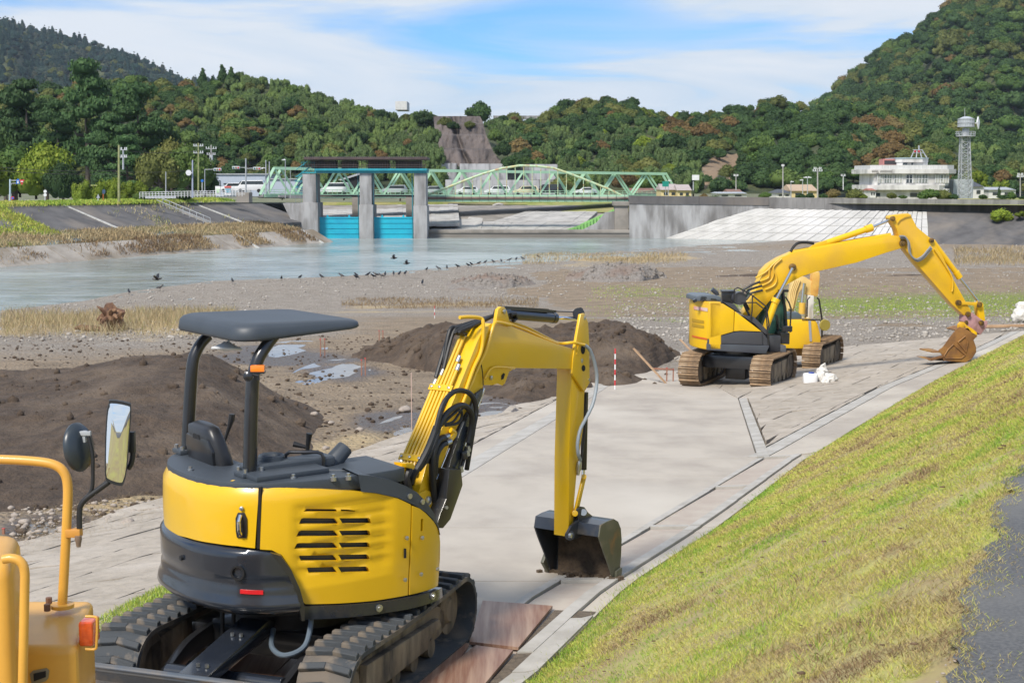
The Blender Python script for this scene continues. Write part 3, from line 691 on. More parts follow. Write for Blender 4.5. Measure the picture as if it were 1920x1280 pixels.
# ---- road behind and bridge decks
sheet('far_road', [(-70, 214), (-70, 224), (-34, 224), (-34, 214)], CZ-2.35, ASPH)
def bY(u): return 216+(u-500)/750*40
def bH(u): return 2.02+.55*(u-500)/750
def BP(u, dH, dy=0):      # point on the bridge line: height dH above the deck
    y = bY(u); x = (u-960)/F*y; return Vector((x, y+dy, CZ-bH(u)+dH))
tb = empty('truss_bridge', BP(880, 0), 'long pale green steel truss road bridge with cars crossing it', 'bridge')
m = MB()
for u0 in range(500, 1260, 40): m.beam(BP(u0, -.3, 3.2), BP(u0+40, -.3, 3.2), 7, .5)
m.obj('deck', GRC, tb)
topH = 4.0
for dy, nm in ((0, 'near'), (6.6, 'far')):
    m = MB(); m.beam(BP(517, topH, dy), BP(1246, topH-.1, dy), .45, .42)
    m.obj('top_chord', GREEN, tb)
    m = MB(); m.beam(BP(497, -.15, dy), BP(1262, -.15, dy), .4, .55); m.obj('bottom_chord', GREEN, tb)
    us = list(np.arange(517, 1250, 29)); 
    for i, u0 in enumerate(us[:-1]):
        a, b = (topH, 0) if i % 2 == 0 else (0, topH)
        m = MB(); m.beam(BP(u0, a, dy), BP(us[i+1], b, dy), .3, .34, up=(0, 1, 0)); m.obj('diagonal', GREEN, tb)
    for u0, u1 in ((490, 517), (1272, 1246)): m = MB(); m.beam(BP(u0, 0, dy), BP(u1, topH, dy), .4, .42, up=(0, 1, 0)); m.obj('end_post', GREEN, tb)
for u0 in us[::2]: m = MB(); m.beam(BP(u0, topH, 0), BP(u0, topH, 6.6), .22, .25); m.obj('cross_brace', GREEN, tb)
m = MB()
for h_ in (.45, .8): m.beam(BP(497, h_, -.6), BP(1262, h_, -.6), .06, .08)
for u0 in range(500, 1262, 9): m.beam(BP(u0, 0, -.6), BP(u0, .85, -.6), .06, .06)
m.obj('railing', GREEN, tb, kind='stuff')
# arch pipe bridge in front
def AP(u, v, dy=0): return P(u, v, 209+dy)
ar = empty('arch_bridge', AP(985, 378), 'low arched green pipe bridge with rust streaks in front of the truss bridge', 'bridge')
arc = [(803, 365), (835, 353), (870, 339), (905, 326), (940, 316), (975, 310.5), (1005, 311.5), (1037, 315), (1072, 327), (1110, 342), (1140, 354), (1166, 367)]
for dy in (0, 2.6):
    m = MB(); m.tube([AP(u, v, dy) for u, v in arc], .17, 8); m.obj('arch_rib', GREEND, ar)
for u in range(822, 1160, 16):
    v = float(np.interp(u, [q[0] for q in arc], [q[1] for q in arc]))
    m = MB(); m.cyl(AP(u, v), AP(u, 367), .07, n=6); m.obj('hanger', GREEND, ar)
m = MB(); bxp(m, 801, 366, 1178, 369.2, 208.8, 3.2); bxp(m, 801, 373.8, 1178, 378.5, 208.8, 3.2); m.obj('girder', GREEN, ar)
m = MB(); m.cyl(P(801, 371.4, 208.7), P(1178, 371.4, 208.7), .2, n=10); m.obj('water_pipe', M('rusty_pipe', (.20, .14, .11), (.12, .08, .07), .6, .7, c3=(.3, .27, .22)), ar)
m = MB()
for u in range(803, 1178, 16): bxp(m, u, 364, u+.6, 378, 208.4, .1)
m.obj('post', BRN, ar)
m = MB(); bxp(m, 598, 366, 776, 369.5, 209.5, 2.4); props(m.obj('footbridge', BRN), 'narrow brown walkway behind the gate piers', 'walkway')
# ---- vehicles on the far road
TYRE = M('tyre_rubber', (.02, .02, .02), rough=.85)
def make_car(kind, paint):
    mt = M('car_paint_'+kind+str(paint), paint, rough=.3, coat=.6)
    L_, Hh = {'sedan': (4.4, 1.45), 'hatch': (3.8, 1.5), 'van': (4.6, 1.95), 'wagon': (4.5, 1.62)}[kind]
    W_ = 1.65; m = MB(); body = [(-.5, .25), (.5, .25), (.5, .48), (.47, .58), (.30, .62)]
    prof = {'sedan': [(.5, .3), (.5, .5), (.46, .62), (.27, .68), (.12, .97), (-.16, 1.0), (-.34, .72), (-.48, .68), (-.5, .3)],
            'hatch': [(.5, .3), (.5, .5), (.46, .62), (.30, .68), (.15, .97), (-.35, 1.0), (-.48, .68), (-.5, .3)],
            'van': [(.5, .2), (.5, .42), (.46, .5), (.38, .56), (.24, .97), (-.44, 1.0), (-.5, .6), (-.5, .2)],
            'wagon': [(.5, .25), (.5, .45), (.45, .55), (.30, .62), (.14, .96), (-.40, 1.0), (-.49, .6), (-.5, .25)]}[kind]
    m.prism([(-W_/2, p[0]*L_, p[1]*Hh) for p in prof], (W_, 0, 0)); body = m.mesh('body', mt, bevel=.06)
    g = MB(); a, b = (.24, -.44) if kind == 'van' else (.14, -.38) if kind != 'sedan' else (.12, -.2)
    for sx in (-W_/2-.012, W_/2-.018): g.prism([(sx, (a+.07)*L_, .66*Hh), (sx, a*L_, .92*Hh), (sx, b*L_, .93*Hh), (sx, (b-.03)*L_, .67*Hh)], (.03, 0, 0))
    fa = [p for p in prof if p[1] > .6]; g.box((0, (a+.09)*L_, .8*Hh), (W_*.8, .12, .22*Hh), Matrix.Rotation(.6, 3, 'X'))
    gl = g.mesh('window', GLASS, smooth=False)
    wv = MB()
    wv.cyl((-.12, 0, 0), (.12, 0, 0), .31, n=14); wm = wv.mesh('wheel', TYRE)
    hl = MB(); hl.box((0, 0, 0), (.3, .06, .14)); hm = hl.mesh('headlight', M('headlight_glass', (.7, .72, .72), rough=.15))
    return body, gl, wm, hm, L_, Hh, W_
CARC = {}
def car(u, vb, y, kind, paint, label, az=-90, gr='vehicles on the bridge road'):
    key = (kind, paint)
    if key not in CARC: CARC[key] = make_car(kind, paint)
    body, gl, wm, hm, L_, Hh, W_ = CARC[key]; p = P(u, vb, y)
    e_ = empty('parked_car' if az != -90 else 'car', p, label, 'van' if kind == 'van' else 'car', gr); e_.rotation_euler = (0, 0, R(-az))
    link('body', body, None, e_); link('window', gl, None, e_)
    for sx in (-1, 1):
        for sy in (.31, -.31): link('wheel', wm, None, e_, (sx*(W_/2-.1), sy*L_, .31))
        link('headlight', hm, None, e_, (sx*.6, L_*.495, .42*Hh))
    return e_
WC = (.7, .71, .72); SC = (.4, .42, .44); BC = (.02, .02, .025); CC = (.62, .56, .36)
def roadv(u, dy): return 340+(bH(u)-.02)/(bY(u)+dy)*F*1.0+.6
for u, k, c_, lb in [(628, 'van', WC, 'silver white van crossing the bridge between the left two gate piers'), (738, 'wagon', SC, 'dark silver wagon crossing the bridge between the right two gate piers'),
                     (811, 'hatch', SC, 'grey car just right of the gate on the bridge'), (876, 'hatch', WC, 'white hatchback on the bridge left of the tunnel mouth'),
                     (933, 'wagon', WC, 'white station wagon on the bridge above the tunnel mouth'), (986, 'wagon', CC, 'cream coloured minicar under the top of the arch'),
                     (1029, 'van', BC, 'black van on the bridge'), (1099, 'sedan', WC, 'white sedan rightmost of the cars on the bridge')]:
    car(u, roadv(u, 3.2), bY(u)+3.2, k, c_, lb)
car(470, 361.5, 222, 'van', WC, 'white van on the road left of the bridge', gr='cars on the left bank road')
car(437, 361, 236, 'wagon', WC, 'white car behind the information boards on the left bank', gr='cars on the left bank road')
# ---- buildings
def bld(name, loc, label, cat='building'): return empty(name, loc, label, cat)
BLU = M('pale_blue_cladding', (.40, .45, .53), (.36, .41, .49), 1.5, .6, stretch=(8, 1, .05))
wh = bld('warehouse', P(450, 366, 290), 'pale blue metal clad warehouse with a flat roof behind the left road')
m = MB(); bxp(m, 404, 327, 500, 368, 290, 18); m.obj('wall', BLU, wh)
m = MB(); bxp(m, 402, 325.5, 502, 327.6, 289.7, 18.6); m.obj('roof', GREYM, wh)
for u in (419, 434): m = MB(); bxp(m, u, 343.5, u+9, 346, 289.9, .2); m.obj('window', GLASS, wh)
m = MB(); bxp(m, 403, 338, 413, 350, 289.8, .25); m.obj('louvre', M('louvre_grey', (.2, .22, .25)), wh)
m = MB(); bxp(m, 419, 353, 470, 366, 289.85, .2); m.obj('shopfront', M('shopfront_glass', (.2, .24, .26), (.5, .5, .5), .5, .3), wh)
w2 = bld('warehouse', P(530, 366, 262), 'low pale blue shed seen through the left end of the truss bridge')
m = MB(); bxp(m, 498, 336, 556, 368, 268, 12); m.obj('wall', BLU, w2)
m = MB(); bxp(m, 497, 334.6, 557, 336.4, 267.7, 12.6); m.obj('roof', GREYM, w2)
# boathouse shed behind the gate
w3 = bld('shed', P(660, 366, 262), 'open fronted dark shed with a pale roof seen between the gate piers')
m = MB(); m.prism([P(640, 337, 262), P(676, 330, 262), P(676, 352, 262), P(640, 352, 262)], (0, 8, 0)); m.obj('interior', DARK, w3)
m = MB(); m.prism([P(634, 337, 261.5), P(680, 322, 261.5), P(680, 326, 261.5), P(640, 338.5, 261.5)], (0, 9, 0)); m.obj('roof', GREYM, w3)
# white control building with octagonal decks
WB = M('white_building_wall', (.62, .61, .59), (.5, .49, .47), .5, .75, c3=(.36, .35, .34), s3=.9, stretch=(1, 1, .25))
wb = bld('control_building', P(1710, 370, 215), 'white two storey building with ribbed decks, rooftop cabin and antenna frame')
yb_ = 215
def slabo(u0, v0, u1, v1, dep, ch, name, mat=WB, dy=0):       # plan with chamfered front corners
    a = P(u0, v0, yb_); b = P(u1, v1, yb_); z0, z1 = b.z, a.z; y0 = yb_+dy
    pts = [(a.x, y0+dep, z0), (a.x, y0+ch, z0), (a.x+ch, y0, z0), (b.x-ch, y0, z0), (b.x, y0+ch, z0), (b.x, y0+dep, z0)]
    m = MB(); m.prism(pts, (0, 0, z1-z0)); return m.obj(name, mat, wb, smooth=False)
slabo(1642, 354, 1785, 374, 10, .5, 'ground_floor', WB, .9)
slabo(1630, 347, 1776, 356, 11, 1.2, 'lower_deck')
slabo(1644, 325, 1784, 348, 10, .8, 'upper_floor', WB, .7)
slabo(1632, 317, 1799, 325.5, 12, 1.6, 'upper_deck')
slabo(1637, 309.5, 1795, 317.2, 11.4, 1.4, 'roof_parapet', M('parapet_panel', (.6, .6, .59), (.45, .45, .44), 3, .7, stretch=(6, 6, .2)), .3)
slabo(1690, 303, 1748, 312, 6, .8, 'cabin_wall', WB, 1.6)
slabo(1688, 297, 1749, 304, 7, 1.2, 'cabin_parapet', WB, 1.2)
slabo(1687, 295.5, 1750, 297.2, 7.2, 1.2, 'cabin_coping', M('pale_blue_paint', (.33, .42, .46), rough=.5), 1.1)
for (u0, u1) in ((1645, 1655), (1658, 1673), (1677, 1692), (1699, 1711), (1712, 1740), (1754, 1779)):
    m = MB(); bxp(m, u0, 328, u1, 343, yb_+.62, .12); wd = m.obj('window', M('curtained_window', (.16, .18, .17), (.42, .42, .38), .8, .25, lo=.45, hi=.5, stretch=(3, 3, .3)) if u0 != 1699 else GLASS, wb, smooth=False)
    m = MB()
    n_ = max(2, int((u1-u0)/5))
    for i in range(n_+1): uu = u0+(u1-u0)*i/n_; bxp(m, uu-.25, 327.6, uu+.25, 343.4, yb_+.55, .1)
    bxp(m, u0-.3, 335, u1+.3, 335.6, yb_+.56, .1); m.obj('frame', WHT, wd, smooth=False)
for (u0, v0, u1, v1) in ((1693, 305.5, 1701, 309.5), (1709, 305.5, 1712, 309.5)): m = MB(); bxp(m, u0, v0, u1, v1, yb_+1.5, .12); m.obj('window', GLASS, wb, smooth=False)
for (u0, v0, u1, v1) in ((1707, 362, 1720, 369), (1722, 362.5, 1727, 368), (1640, 362, 1650, 368)): m = MB(); bxp(m, u0, v0, u1, v1, yb_+.8, .12); m.obj('window', GLASS, wb, smooth=False)
m = MB()          # lettering band on the deck fascia, unreadable at this distance
for i in range(22):
    uu = 1635+i*1.75
    if i in (7, 8): continue
    bxp(m, uu, 319.6, uu+1.1, 323.6, yb_-.03+max(0, (1637-uu))*.06+.3*(uu < 1650)*(1-(uu-1632)/18), .08); 
m.obj('lettering', M('grey_letters', (.22, .21, .2)), wb, smooth=False)
m = MB(); bxp(m, 1656, 298, 1682, 309.5, yb_+3, 2.5); bb = m.obj('rooftop_screen', M('red_brown_frame', (.42, .17, .15)), wb)
m = MB(); bxp(m, 1658.5, 301, 1680, 308, yb_+2.9, .2); m.obj('louvre', M('louvre_dark', (.03, .03, .035)), bb)
m = MB(); apex = [P(1717, 276, yb_+4), P(1724, 276, yb_+4)]
for u in (1708, 1718, 1728, 1738): m.beam(P(u, 296, yb_+3), P(1715+(u-1708)*.45, 281, yb_+3.8), .12, .12); m.beam(P(u, 296, yb_+6), P(1715+(u-1708)*.45, 281, yb_+4.4), .12, .12)
for v_ in (281, 287): m.beam(P(1712, v_, yb_+3.6), P(1730, v_, yb_+3.6), .1, .1)
m.cyl(P(1723, 281, yb_+4), P(1723, 273, yb_+4), .12, n=8); m.obj('antenna_frame', GREYM, wb)
m = MB()
for u in (1715.5, 1723): q = P(u, 284, yb_+3.3); m.lathe(q, (0, -1, 0), [(0, .17), (.12, .15), (.16, .06)], 10)
m.obj('red_loudspeaker', M('red_paint', (.45, .03, .05), rough=.5), wb)
m = MB(); bxp(m, 1788, 336, 1824, 372, yb_+5, 6); m.obj('annex', M('annex_pale_blue', (.42, .46, .47), (.35, .39, .4), 1, .6), wb)
# radio tower
tw = empty('radio_tower', P(1808, 371, 212), 'slim grey lattice radio tower with a round head and white dish', 'tower')
yt = 212; c0 = P(1808.5, 371, yt)
def TP(k, v, r): a = k*math.pi/2+math.pi/4; q = P(1809, v, yt); return Vector((q.x+r*math.cos(a), yt+r*math.sin(a), q.z))
for k in range(4): m = MB(); m.tube([TP(k, 372, 1.15), TP(k, 255, .8), TP(k, 249, 1.0)], .075, 6); m.obj('leg', GREYM, tw)
vv_ = np.linspace(370, 256, 12)
for i in range(11):
    m = MB()
    for k in range(4):
        r0 = 1.15-(370-vv_[i])/115*.35; r1 = 1.15-(370-vv_[i+1])/115*.35
        m.tube([TP(k, vv_[i], r0), TP(k+1, vv_[i+1], r1)], .04, 5); m.tube([TP(k+1, vv_[i], r0), TP(k, vv_[i+1], r1)], .04, 5); m.tube([TP(k, vv_[i+1], r1), TP(k+1, vv_[i+1], r1)], .045, 5)
    m.obj('brace', GREYM, tw)
def ringz(m, v, r, t, n=20): q = P(1809, v, yt); m.tube([Vector((q.x+r*math.cos(a), yt+r*math.sin(a), q.z)) for a in np.linspace(0, 2*math.pi, n+1)], t, 5, cap=False)
def zpx(v): return P(1809, v, yt).z
cxt = P(1809, 300, yt).x
m = MB(); m.lathe((cxt, yt, zpx(256)), (0, 0, 1), [(0, .6), (0, 1.35), (.12, 1.35), (.12, .5)], 20)
for v_ in (251, 247): ringz(m, v_, 1.35, .035)
for a in np.linspace(0, 2*math.pi, 21)[:-1]: m.cyl((cxt+1.35*math.cos(a), yt+1.35*math.sin(a), zpx(256)), (cxt+1.35*math.cos(a), yt+1.35*math.sin(a), zpx(246.5)), .03, n=5)
m.obj('lower_gallery', GREYM, tw)
m = MB(); m.lathe((cxt, yt, zpx(256)), (0, 0, 1), [(0, .5), (1.2, .5)], 14); m.obj('mast_core', GREYM, tw)
m = MB(); h0, h1 = zpx(238), zpx(223.5); m.lathe((cxt, yt, h0), (0, 0, 1), [(0, .7), (0, 1.12), (h1-h0, 1.12), (h1-h0+.15, .9), (h1-h0+.35, .45), (h1-h0+.4, .05)], 22); hd = m.obj('head_drum', M('pale_grey_paint', (.42, .45, .48), (.33, .36, .39), 3, .5, stretch=(4, 4, .2)), tw)
m = MB()
for a in np.linspace(0, 2*math.pi, 23)[:-1]: m.beam((cxt+1.16*math.cos(a), yt+1.16*math.sin(a), h0), (cxt+1.16*math.cos(a), yt+1.16*math.sin(a), h1), .08, .08)
for z_ in (h0, (h0+h1)/2, h1): m.tube([(cxt+1.18*math.cos(a), yt+1.18*math.sin(a), z_) for a in np.linspace(0, 2*math.pi, 23)], .05, 5, cap=False)
m.obj('rail_cage', GREYM, hd)
m = MB(); q = P(1809, 222, yt); m.cyl(q, P(1809, 204, yt), .04, n=6); m.obj('lightning_rod', GREYM, tw)
m = MB(); n_ = Vector((.75, -.62, .1)).normalized(); cd = P(1833, 231, yt-.6); s_ = n_.cross(Vector((0, 0, 1))).normalized(); t_ = s_.cross(n_)
m.prism([cd+s_*a+t_*b for a, b in ((-.55, .1), (-.1, .95), (.55, .1), (.1, -.9))], n_*.18); m.beam(cd, (cxt, yt, cd.z), .12, .12); m.obj('dish_panel', WHT, tw, bevel=.04)
# houses
def house(u0, v0, u1, v1, y, dep, wall, roof, label, vr, overhang=1.5, hip=False):
    h = bld('house', P((u0+u1)/2, v1, y), label, 'house'); m = MB(); bxp(m, u0, v0, u1, v1, y, dep); m.obj('wall', wall, h)
    a = P(u0-overhang, v0, y-.4); b = P(u1+overhang, v0, y-.4); zt = P(u0, vr, y).z; m = MB(); k = .3 if hip else .03; xr0 = a.x+(b.x-a.x)*k; xr1 = b.x-(b.x-a.x)*k
    vv = [(a.x, y-.4, a.z), (b.x, y-.4, a.z), (b.x, y+dep+.4, a.z), (a.x, y+dep+.4, a.z), (xr0, y+dep/2, zt), (xr1, y+dep/2, zt)]
    m.add(vv, [(0, 1, 5, 4), (2, 3, 4, 5), (1, 2, 5), (3, 0, 4), (3, 2, 1, 0)]); m.obj('roof', roof, h, smooth=False)
    w_ = (u1-u0)
    for f0 in (.15, .6):
        m = MB(); bxp(m, u0+w_*f0, v0+(v1-v0)*.3, u0+w_*(f0+.22), v0+(v1-v0)*.62, y-.06, .12); m.obj('window', GLASS, h, smooth=False)
    return h
CRM = M('cream_wall', (.60, .50, .26), (.53, .43, .22), 1, .8); PNK = M('pinkish_roof', (.42, .36, .34), (.34, .29, .28), 2, .8); BNR = M('brown_roof', (.22, .12, .09), (.16, .09, .07), 2, .8)
DRK = M('dark_tile_roof', (.045, .05, .06), (.07, .075, .085), 3, .6); WHW = M('white_house_wall', (.6, .6, .57), (.52, .52, .5), 1, .8)
house(1240, 356, 1272, 372, 232, 8, CRM, PNK, 'cream house with a pale pinkish roof beside the right bridge end', 345)
house(1271, 357, 1296, 372, 229, 7, CRM, PNK, 'yellow gabled house with a brown porch right of the bridge end', 346)
house(1484, 358, 1533, 371, 240, 9, CRM, M('tan_roof', (.45, .33, .22), (.38, .28, .2), 2, .8), 'cream walled house with a tan roof behind the round clipped shrubs', 346)
house(1456, 362, 1484, 371, 236, 7, WHW, DRK, 'small white house with a blue grey tiled roof', 355, hip=True)
house(1345, 363, 1400, 371, 236, 7, WHW, GREYM, 'low white house with a flat grey roof behind the bridge end', 360)
house(1366, 361, 1392, 366, 246, 6, WHW, BNR, 'low house under a reddish brown roof by the hill foot', 355)
house(1812, 350, 1844, 372, 228, 8, WHW, DRK, 'white house with a dark tiled roof right of the radio tower', 337, hip=True)
house(1632, 357, 1642, 371, 213, 4, WHW, M('red_tin_roof', (.38, .14, .11), (.3, .11, .09), 2, .7), 'small white outbuilding with a red tin roof left of the white building', 353.5)
house(1854, 356, 1904, 372, 232, 8, WHW, GREYM, 'long white low building at the right edge', 351)
house(1182, 362, 1236, 370, 262, 6, WHW, BNR, 'brown roofed house seen through the right end of the truss bridge', 353)
thing_box('hilltop_building', 741, 190, 763, 206, 560, 14, WHW, 'white block building on the hilltop above the trees', 'building')
thing_box('hilltop_wall', 925, 217, 1012, 223, 520, 3, GRC, 'low pale wall with a railing on the hilltop right of the cliff', 'wall')
thing_box('roof_sliver', 1487, 202, 1500, 207, 520, 8, CYAN2, 'small teal roof peeking over the right hill', 'building')
# retaining terraces below the cliff
tc_ = empty('terrace_wall', P(900, 345, 330), 'white terraced retaining walls at the foot of the rock cliff', 'wall')
SHOT = M('shotcrete', (.42, .42, .43), (.32, .32, .335), .25, .9, c3=(.15, .15, .15), s3=.5, stretch=(1.5, 1, .25))
for (u0, v0, u1, v1, y) in ((828, 306, 856, 340, 338), (862, 307, 952, 338, 338), (952, 313, 984, 337, 338.5), (984, 308, 1045, 337, 338), (880, 337.5, 1052, 366, 332), (835, 337, 879, 366, 333)):
    m = MB(); bxp(m, u0, v0, u1, v1, y, 3); m.obj('wall_panel', DKC if u0 == 952 else SHOT, tc_, smooth=False)
# ---- poles, lamps, signs
def pole(u, v0, v1, y, r, name, label, cat, mat=POLE, arms=(), grp=None):
    o = empty(name, P(u, v1, y), label, cat, grp); m = MB(); m.cyl(P(u, v1, y), P(u, v0, y), r, r*.75, n=8); m.obj('pole', mat, o)
    for (kind, va, du) in arms:
        a = P(u, va, y); s = y/F
        if kind == 'cross':
            m = MB(); m.beam(a+Vector((-du*s, 0, 0)), a+Vector((du*s, 0, 0)), .1, .1)
            ca = m.obj('crossarm', GREYM, o)
            m = MB()
            for k in (-1, -.5, .5, 1): m.cyl(a+Vector((k*du*s*.9, 0, 0)), a+Vector((k*du*s*.9, 0, .3)), .07, n=6)
            m.obj('insulator', WHT, ca)
        elif kind == 'lamp':
            m = MB(); m.tube([a, a+Vector((du*s*.5, 0, .12)), a+Vector((du*s, 0, .05))], .05, 6); m.box(a+Vector((du*s, 0, .02)), (.5, .22, .12)); m.obj('lamp_head', WHT, o)
        elif kind == 'signal':
            m = MB(); m.tube([a, a+Vector((du*s, 0, .05))], .05, 6); m.obj('signal_arm', GREYM, o)
            m = MB(); m.box(a+Vector((du*s, -.1, 0)), (1.1, .25, .42)); sgl = m.obj('signal_head', M('signal_grey', (.45, .47, .5), rough=.5), o, bevel=.08)
            for k, cc in enumerate(((.03, .12, .1), (.2, .15, .03), (.5, .04, .03))): m = MB(); m.lathe(a+Vector((du*s+(k-1)*.33, -.24, 0)), (0, -1, 0), [(0, .13), (.04, .12)], 10); m.obj('signal_lens', M('lens%d' % k, cc, rough=.2), sgl)
        elif kind == 'box': m = MB(); m.box(a, (.5, .4, .9)); m.obj('transformer', GREYM, o, bevel=.04)
        elif kind == 'speaker': m = MB(); m.lathe(a+Vector((du*s, -.1, 0)), (0, -1, 0), [(0, .1), (.3, .35)], 10); m.beam(a, a+Vector((du*s, 0, 0)), .08, .08); m.obj('loudspeaker', WHT, o)
    return o
YG = M('vine_green_pole', (.22, .25, .09), (.3, .3, .16), 3, .8)
pole(223, 272, 378, 165, .16, 'utility_pole', 'tall leaning utility pole overgrown with vine among the left trees', 'pole', YG, ())
pole(231, 281, 318, 172, .12, 'utility_pole', 'short grey pole with two crossarms behind the vine grown pole', 'pole', GREYM, (('cross', 281, 7), ('cross', 295, 7)))
pole(361, 300, 371, 175, .11, 'lamp_post', 'grey post with a small loudspeaker on the left bank top', 'pole', M('blue_grey_post', (.33, .36, .45), rough=.5), (('speaker', 324, -6),))
pole(311, 322, 368, 182, .08, 'post', 'thin grey post between the trees and the white fence', 'pole', GREYM)
pole(372, 268, 360, 205, .13, 'utility_pole', 'utility pole with stacked crossarms at the tree edge', 'pole', YG, (('cross', 274, 9), ('cross', 287, 9)))
pole(396, 272, 362, 215, .13, 'utility_pole', 'utility pole with transformers beside the warehouse', 'pole', POLE, (('cross', 279, 10), ('cross', 290, 8), ('box', 297, 0)))
pole(384, 318, 365, 200, .07, 'traffic_light', 'traffic light on a thin pole hanging over the tree edge road', 'traffic light', GREYM, (('signal', 318, 24),))
pole(461, 297, 362, 205, .12, 'traffic_light', 'tall traffic light pole with signal arms to both sides', 'traffic light', GREYM, (('signal', 316, 21), ('signal', 314.5, -18)))
pole(498.5, 300, 362, 206, .1, 'post', 'dark grey post just left of the green end frame', 'pole', GREYM, (('lamp', 316, -8),))
pole(505, 303, 362, 207, .1, 'post', 'pale grey post at the green bridge end frame', 'pole', GREYM)
pole(535, 300, 372, 204, .07, 'street_lamp', 'thin street lamp in front of the left truss end', 'street lamp', GREYM, (('lamp', 300, -3),))
pole(544.5, 318, 372, 203, .05, 'post', 'thin post beside the blue stair tower', 'pole', GREYM)
pole(1468, 308, 371, 212, .11, 'utility_pole', 'lone tall pole with a forked top before the dark wooded hill', 'pole', POLE, (('cross', 312, 2),))
pole(1533, 315, 371, 222, .13, 'utility_pole', 'pole with a round insulator crown beside the tan roofed house', 'pole', POLE, (('cross', 317, 7), ('cross', 321, 9)))
pole(1483, 340, 371, 214, .07, 'street_lamp', 'short lamp post left of the tan roofed house', 'street lamp', GREYM, (('lamp', 341, 2),))
pole(1505, 338, 371, 214, .07, 'street_lamp', 'lamp post leftmost of the pair over the tan roof', 'street lamp', GREYM, (('lamp', 338, -2),))
pole(1514, 332, 371, 214, .07, 'street_lamp', 'twin headed lamp post over the tan roof', 'street lamp', GREYM, (('lamp', 333, -4), ('lamp', 333, 4)))
pole(1581, 330, 356, 235, .08, 'utility_pole', 'small white pole before the wooded hill right of the tan roof', 'pole', WHT, (('cross', 330, 4),))
pole(1632, 314, 362, 226, .11, 'utility_pole', 'utility pole at the left end of the white building', 'pole', POLE, (('cross', 316, 5), ('cross', 322, 4)))
pole(1380, 328, 357, 236, .1, 'antenna_mast', 'small tripod mast in front of the hill landslip', 'mast', POLE, (('cross', 330, 4),))
pole(1253, 339, 371, 220, .06, 'street_lamp', 'curved lamp post at the right end of the truss bridge', 'street lamp', GREYM, (('lamp', 339, 3),))
pole(1913, 326, 371, 226, .1, 'utility_pole', 'utility pole at the far right edge of the town', 'pole', POLE, (('cross', 328, 5), ('cross', 332, 6)))
pole(1300, 340, 357, 226, .1, 'signboard', 'square white signboard on a post before the hill', 'sign', GREYM)
m = MB(); bxp(m, 1298, 328, 1311, 338, 225.8, .3); o = m.obj('sign_panel', WHT); o.parent = bpy.data.objects['signboard']; o.location = o.location-bpy.data.objects['signboard'].location
pole(1248, 350, 371, 214.5, .05, 'road_sign', 'dark green road sign at the right end of the truss bridge', 'sign', GREYM)
m = MB(); bxp(m, 1242, 340, 1254, 350, 214.2, .15); o = m.obj('sign_panel', M('dark_green_sign', (.01, .22, .17), rough=.4)); o.parent = bpy.data.objects['road_sign']; o.location = o.location-bpy.data.objects['road_sign'].location
def sgn(name, u, vb, y, parts, label, polem=GREYM, vt=None, pr=.05):
    o = empty(name, P(u, vb, y), label, 'road sign'); m = MB(); m.cyl(P(u, vb, y), P(u, vt, y), pr, n=8); m.obj('post', polem, o)
    for nm, mt, px, dy in parts: m = MB(); m.prism([P(a, b, y-.08-dy) for a, b in px], (0, .06, 0)); m.obj(nm, mt, o, smooth=False)
    return o
circ = lambda u, v, r, k=16: [(u+r*math.cos(a), v+r*math.sin(a)) for a in np.linspace(0, 2*math.pi, k+1)[:-1]]
REDS = M('sign_red', (.55, .03, .05), rough=.45); BLUS = M('sign_blue', (.01, .13, .5), rough=.45); WHS = M('sign_white', (.72, .72, .72), rough=.45); ORS = M('orange_post', (.55, .14, .04), rough=.5)
s = sgn('road_sign', 19, 376, 168, [('direction_panel', BLUS, [(30, 345), (31, 337), (33.5, 335), (36, 337), (37, 345)], 0), ('arrow_mark', WHS, [(32.3, 344), (33, 338.5), (34.2, 338.5), (34.9, 344)], .07),
    ('stop_triangle', REDS, [(36.5, 337), (45.5, 337), (41, 347.5)], 0), ('lettering', WHS, [(38.6, 339.6), (43.5, 339.6), (43.2, 341.2), (38.9, 341.2)], .07), ('no_entry_disc', REDS, circ(23.5, 371.5, 3.3), 0), ('no_entry_centre', BLUS, circ(23.5, 371.5, 2), .07)], 'road sign gantry with a blue panel and red triangle at the left edge', M('blue_grey_post2', (.4, .5, .56), rough=.5), 336, .11)
m = MB(); m.tube([P(19, 338.5, 168), P(38, 338.5, 168)], .05, 6); m.tube([P(19, 350, 168), P(22, 344, 168), P(30, 343.5, 168)], .045, 6); o = m.obj('gantry_arm', GREYM); o.parent = s; o.location = o.location-s.location
sgn('road_sign', 84.5, 376, 168, [('upper_disc', WHS, circ(84.5, 359, 3.0), 0), ('lower_disc', WHS, circ(84.5, 365.5, 3.0), 0)], 'road sign of two pale discs on a white post on the left levee', WHT, 358)
sgn('road_sign', 184, 376, 168, [('triangle_back', GREYM, [(180.5, 371.5), (187.5, 371.5), (184, 363.5)], 0)], 'grey backed triangular road sign on the left levee', WHT, 366)
sgn('traffic_mirror', 193.5, 376, 168, [('mirror_disc', M('mirror_back_blue', (.05, .09, .16), rough=.3), [(194.5+3*math.cos(a), 359.5+4.5*math.sin(a)) for a in np.linspace(0, 6.28, 14)[:-1]], 0)], 'traffic mirror on an orange post on the left levee', ORS, 357)
sgn('road_sign', 379, 365, 196, [('blue_disc', BLUS, circ(379, 339, 2.6), 0)], 'small blue round sign at the tree edge road', WHT, 338)
ib = empty('information_board', P(408, 366, 196), 'white map board with a green picture beside the left bank fence', 'sign')
m = MB(); bxp(m, 403.5, 349, 413.5, 366, 196, .2); m.obj('panel', WHS, ib); m = MB(); bxp(m, 405, 354, 412, 362, 195.9, .1); m.obj('map', M('map_green', (.35, .6, .3), (.6, .7, .55), 3, .5), ib)
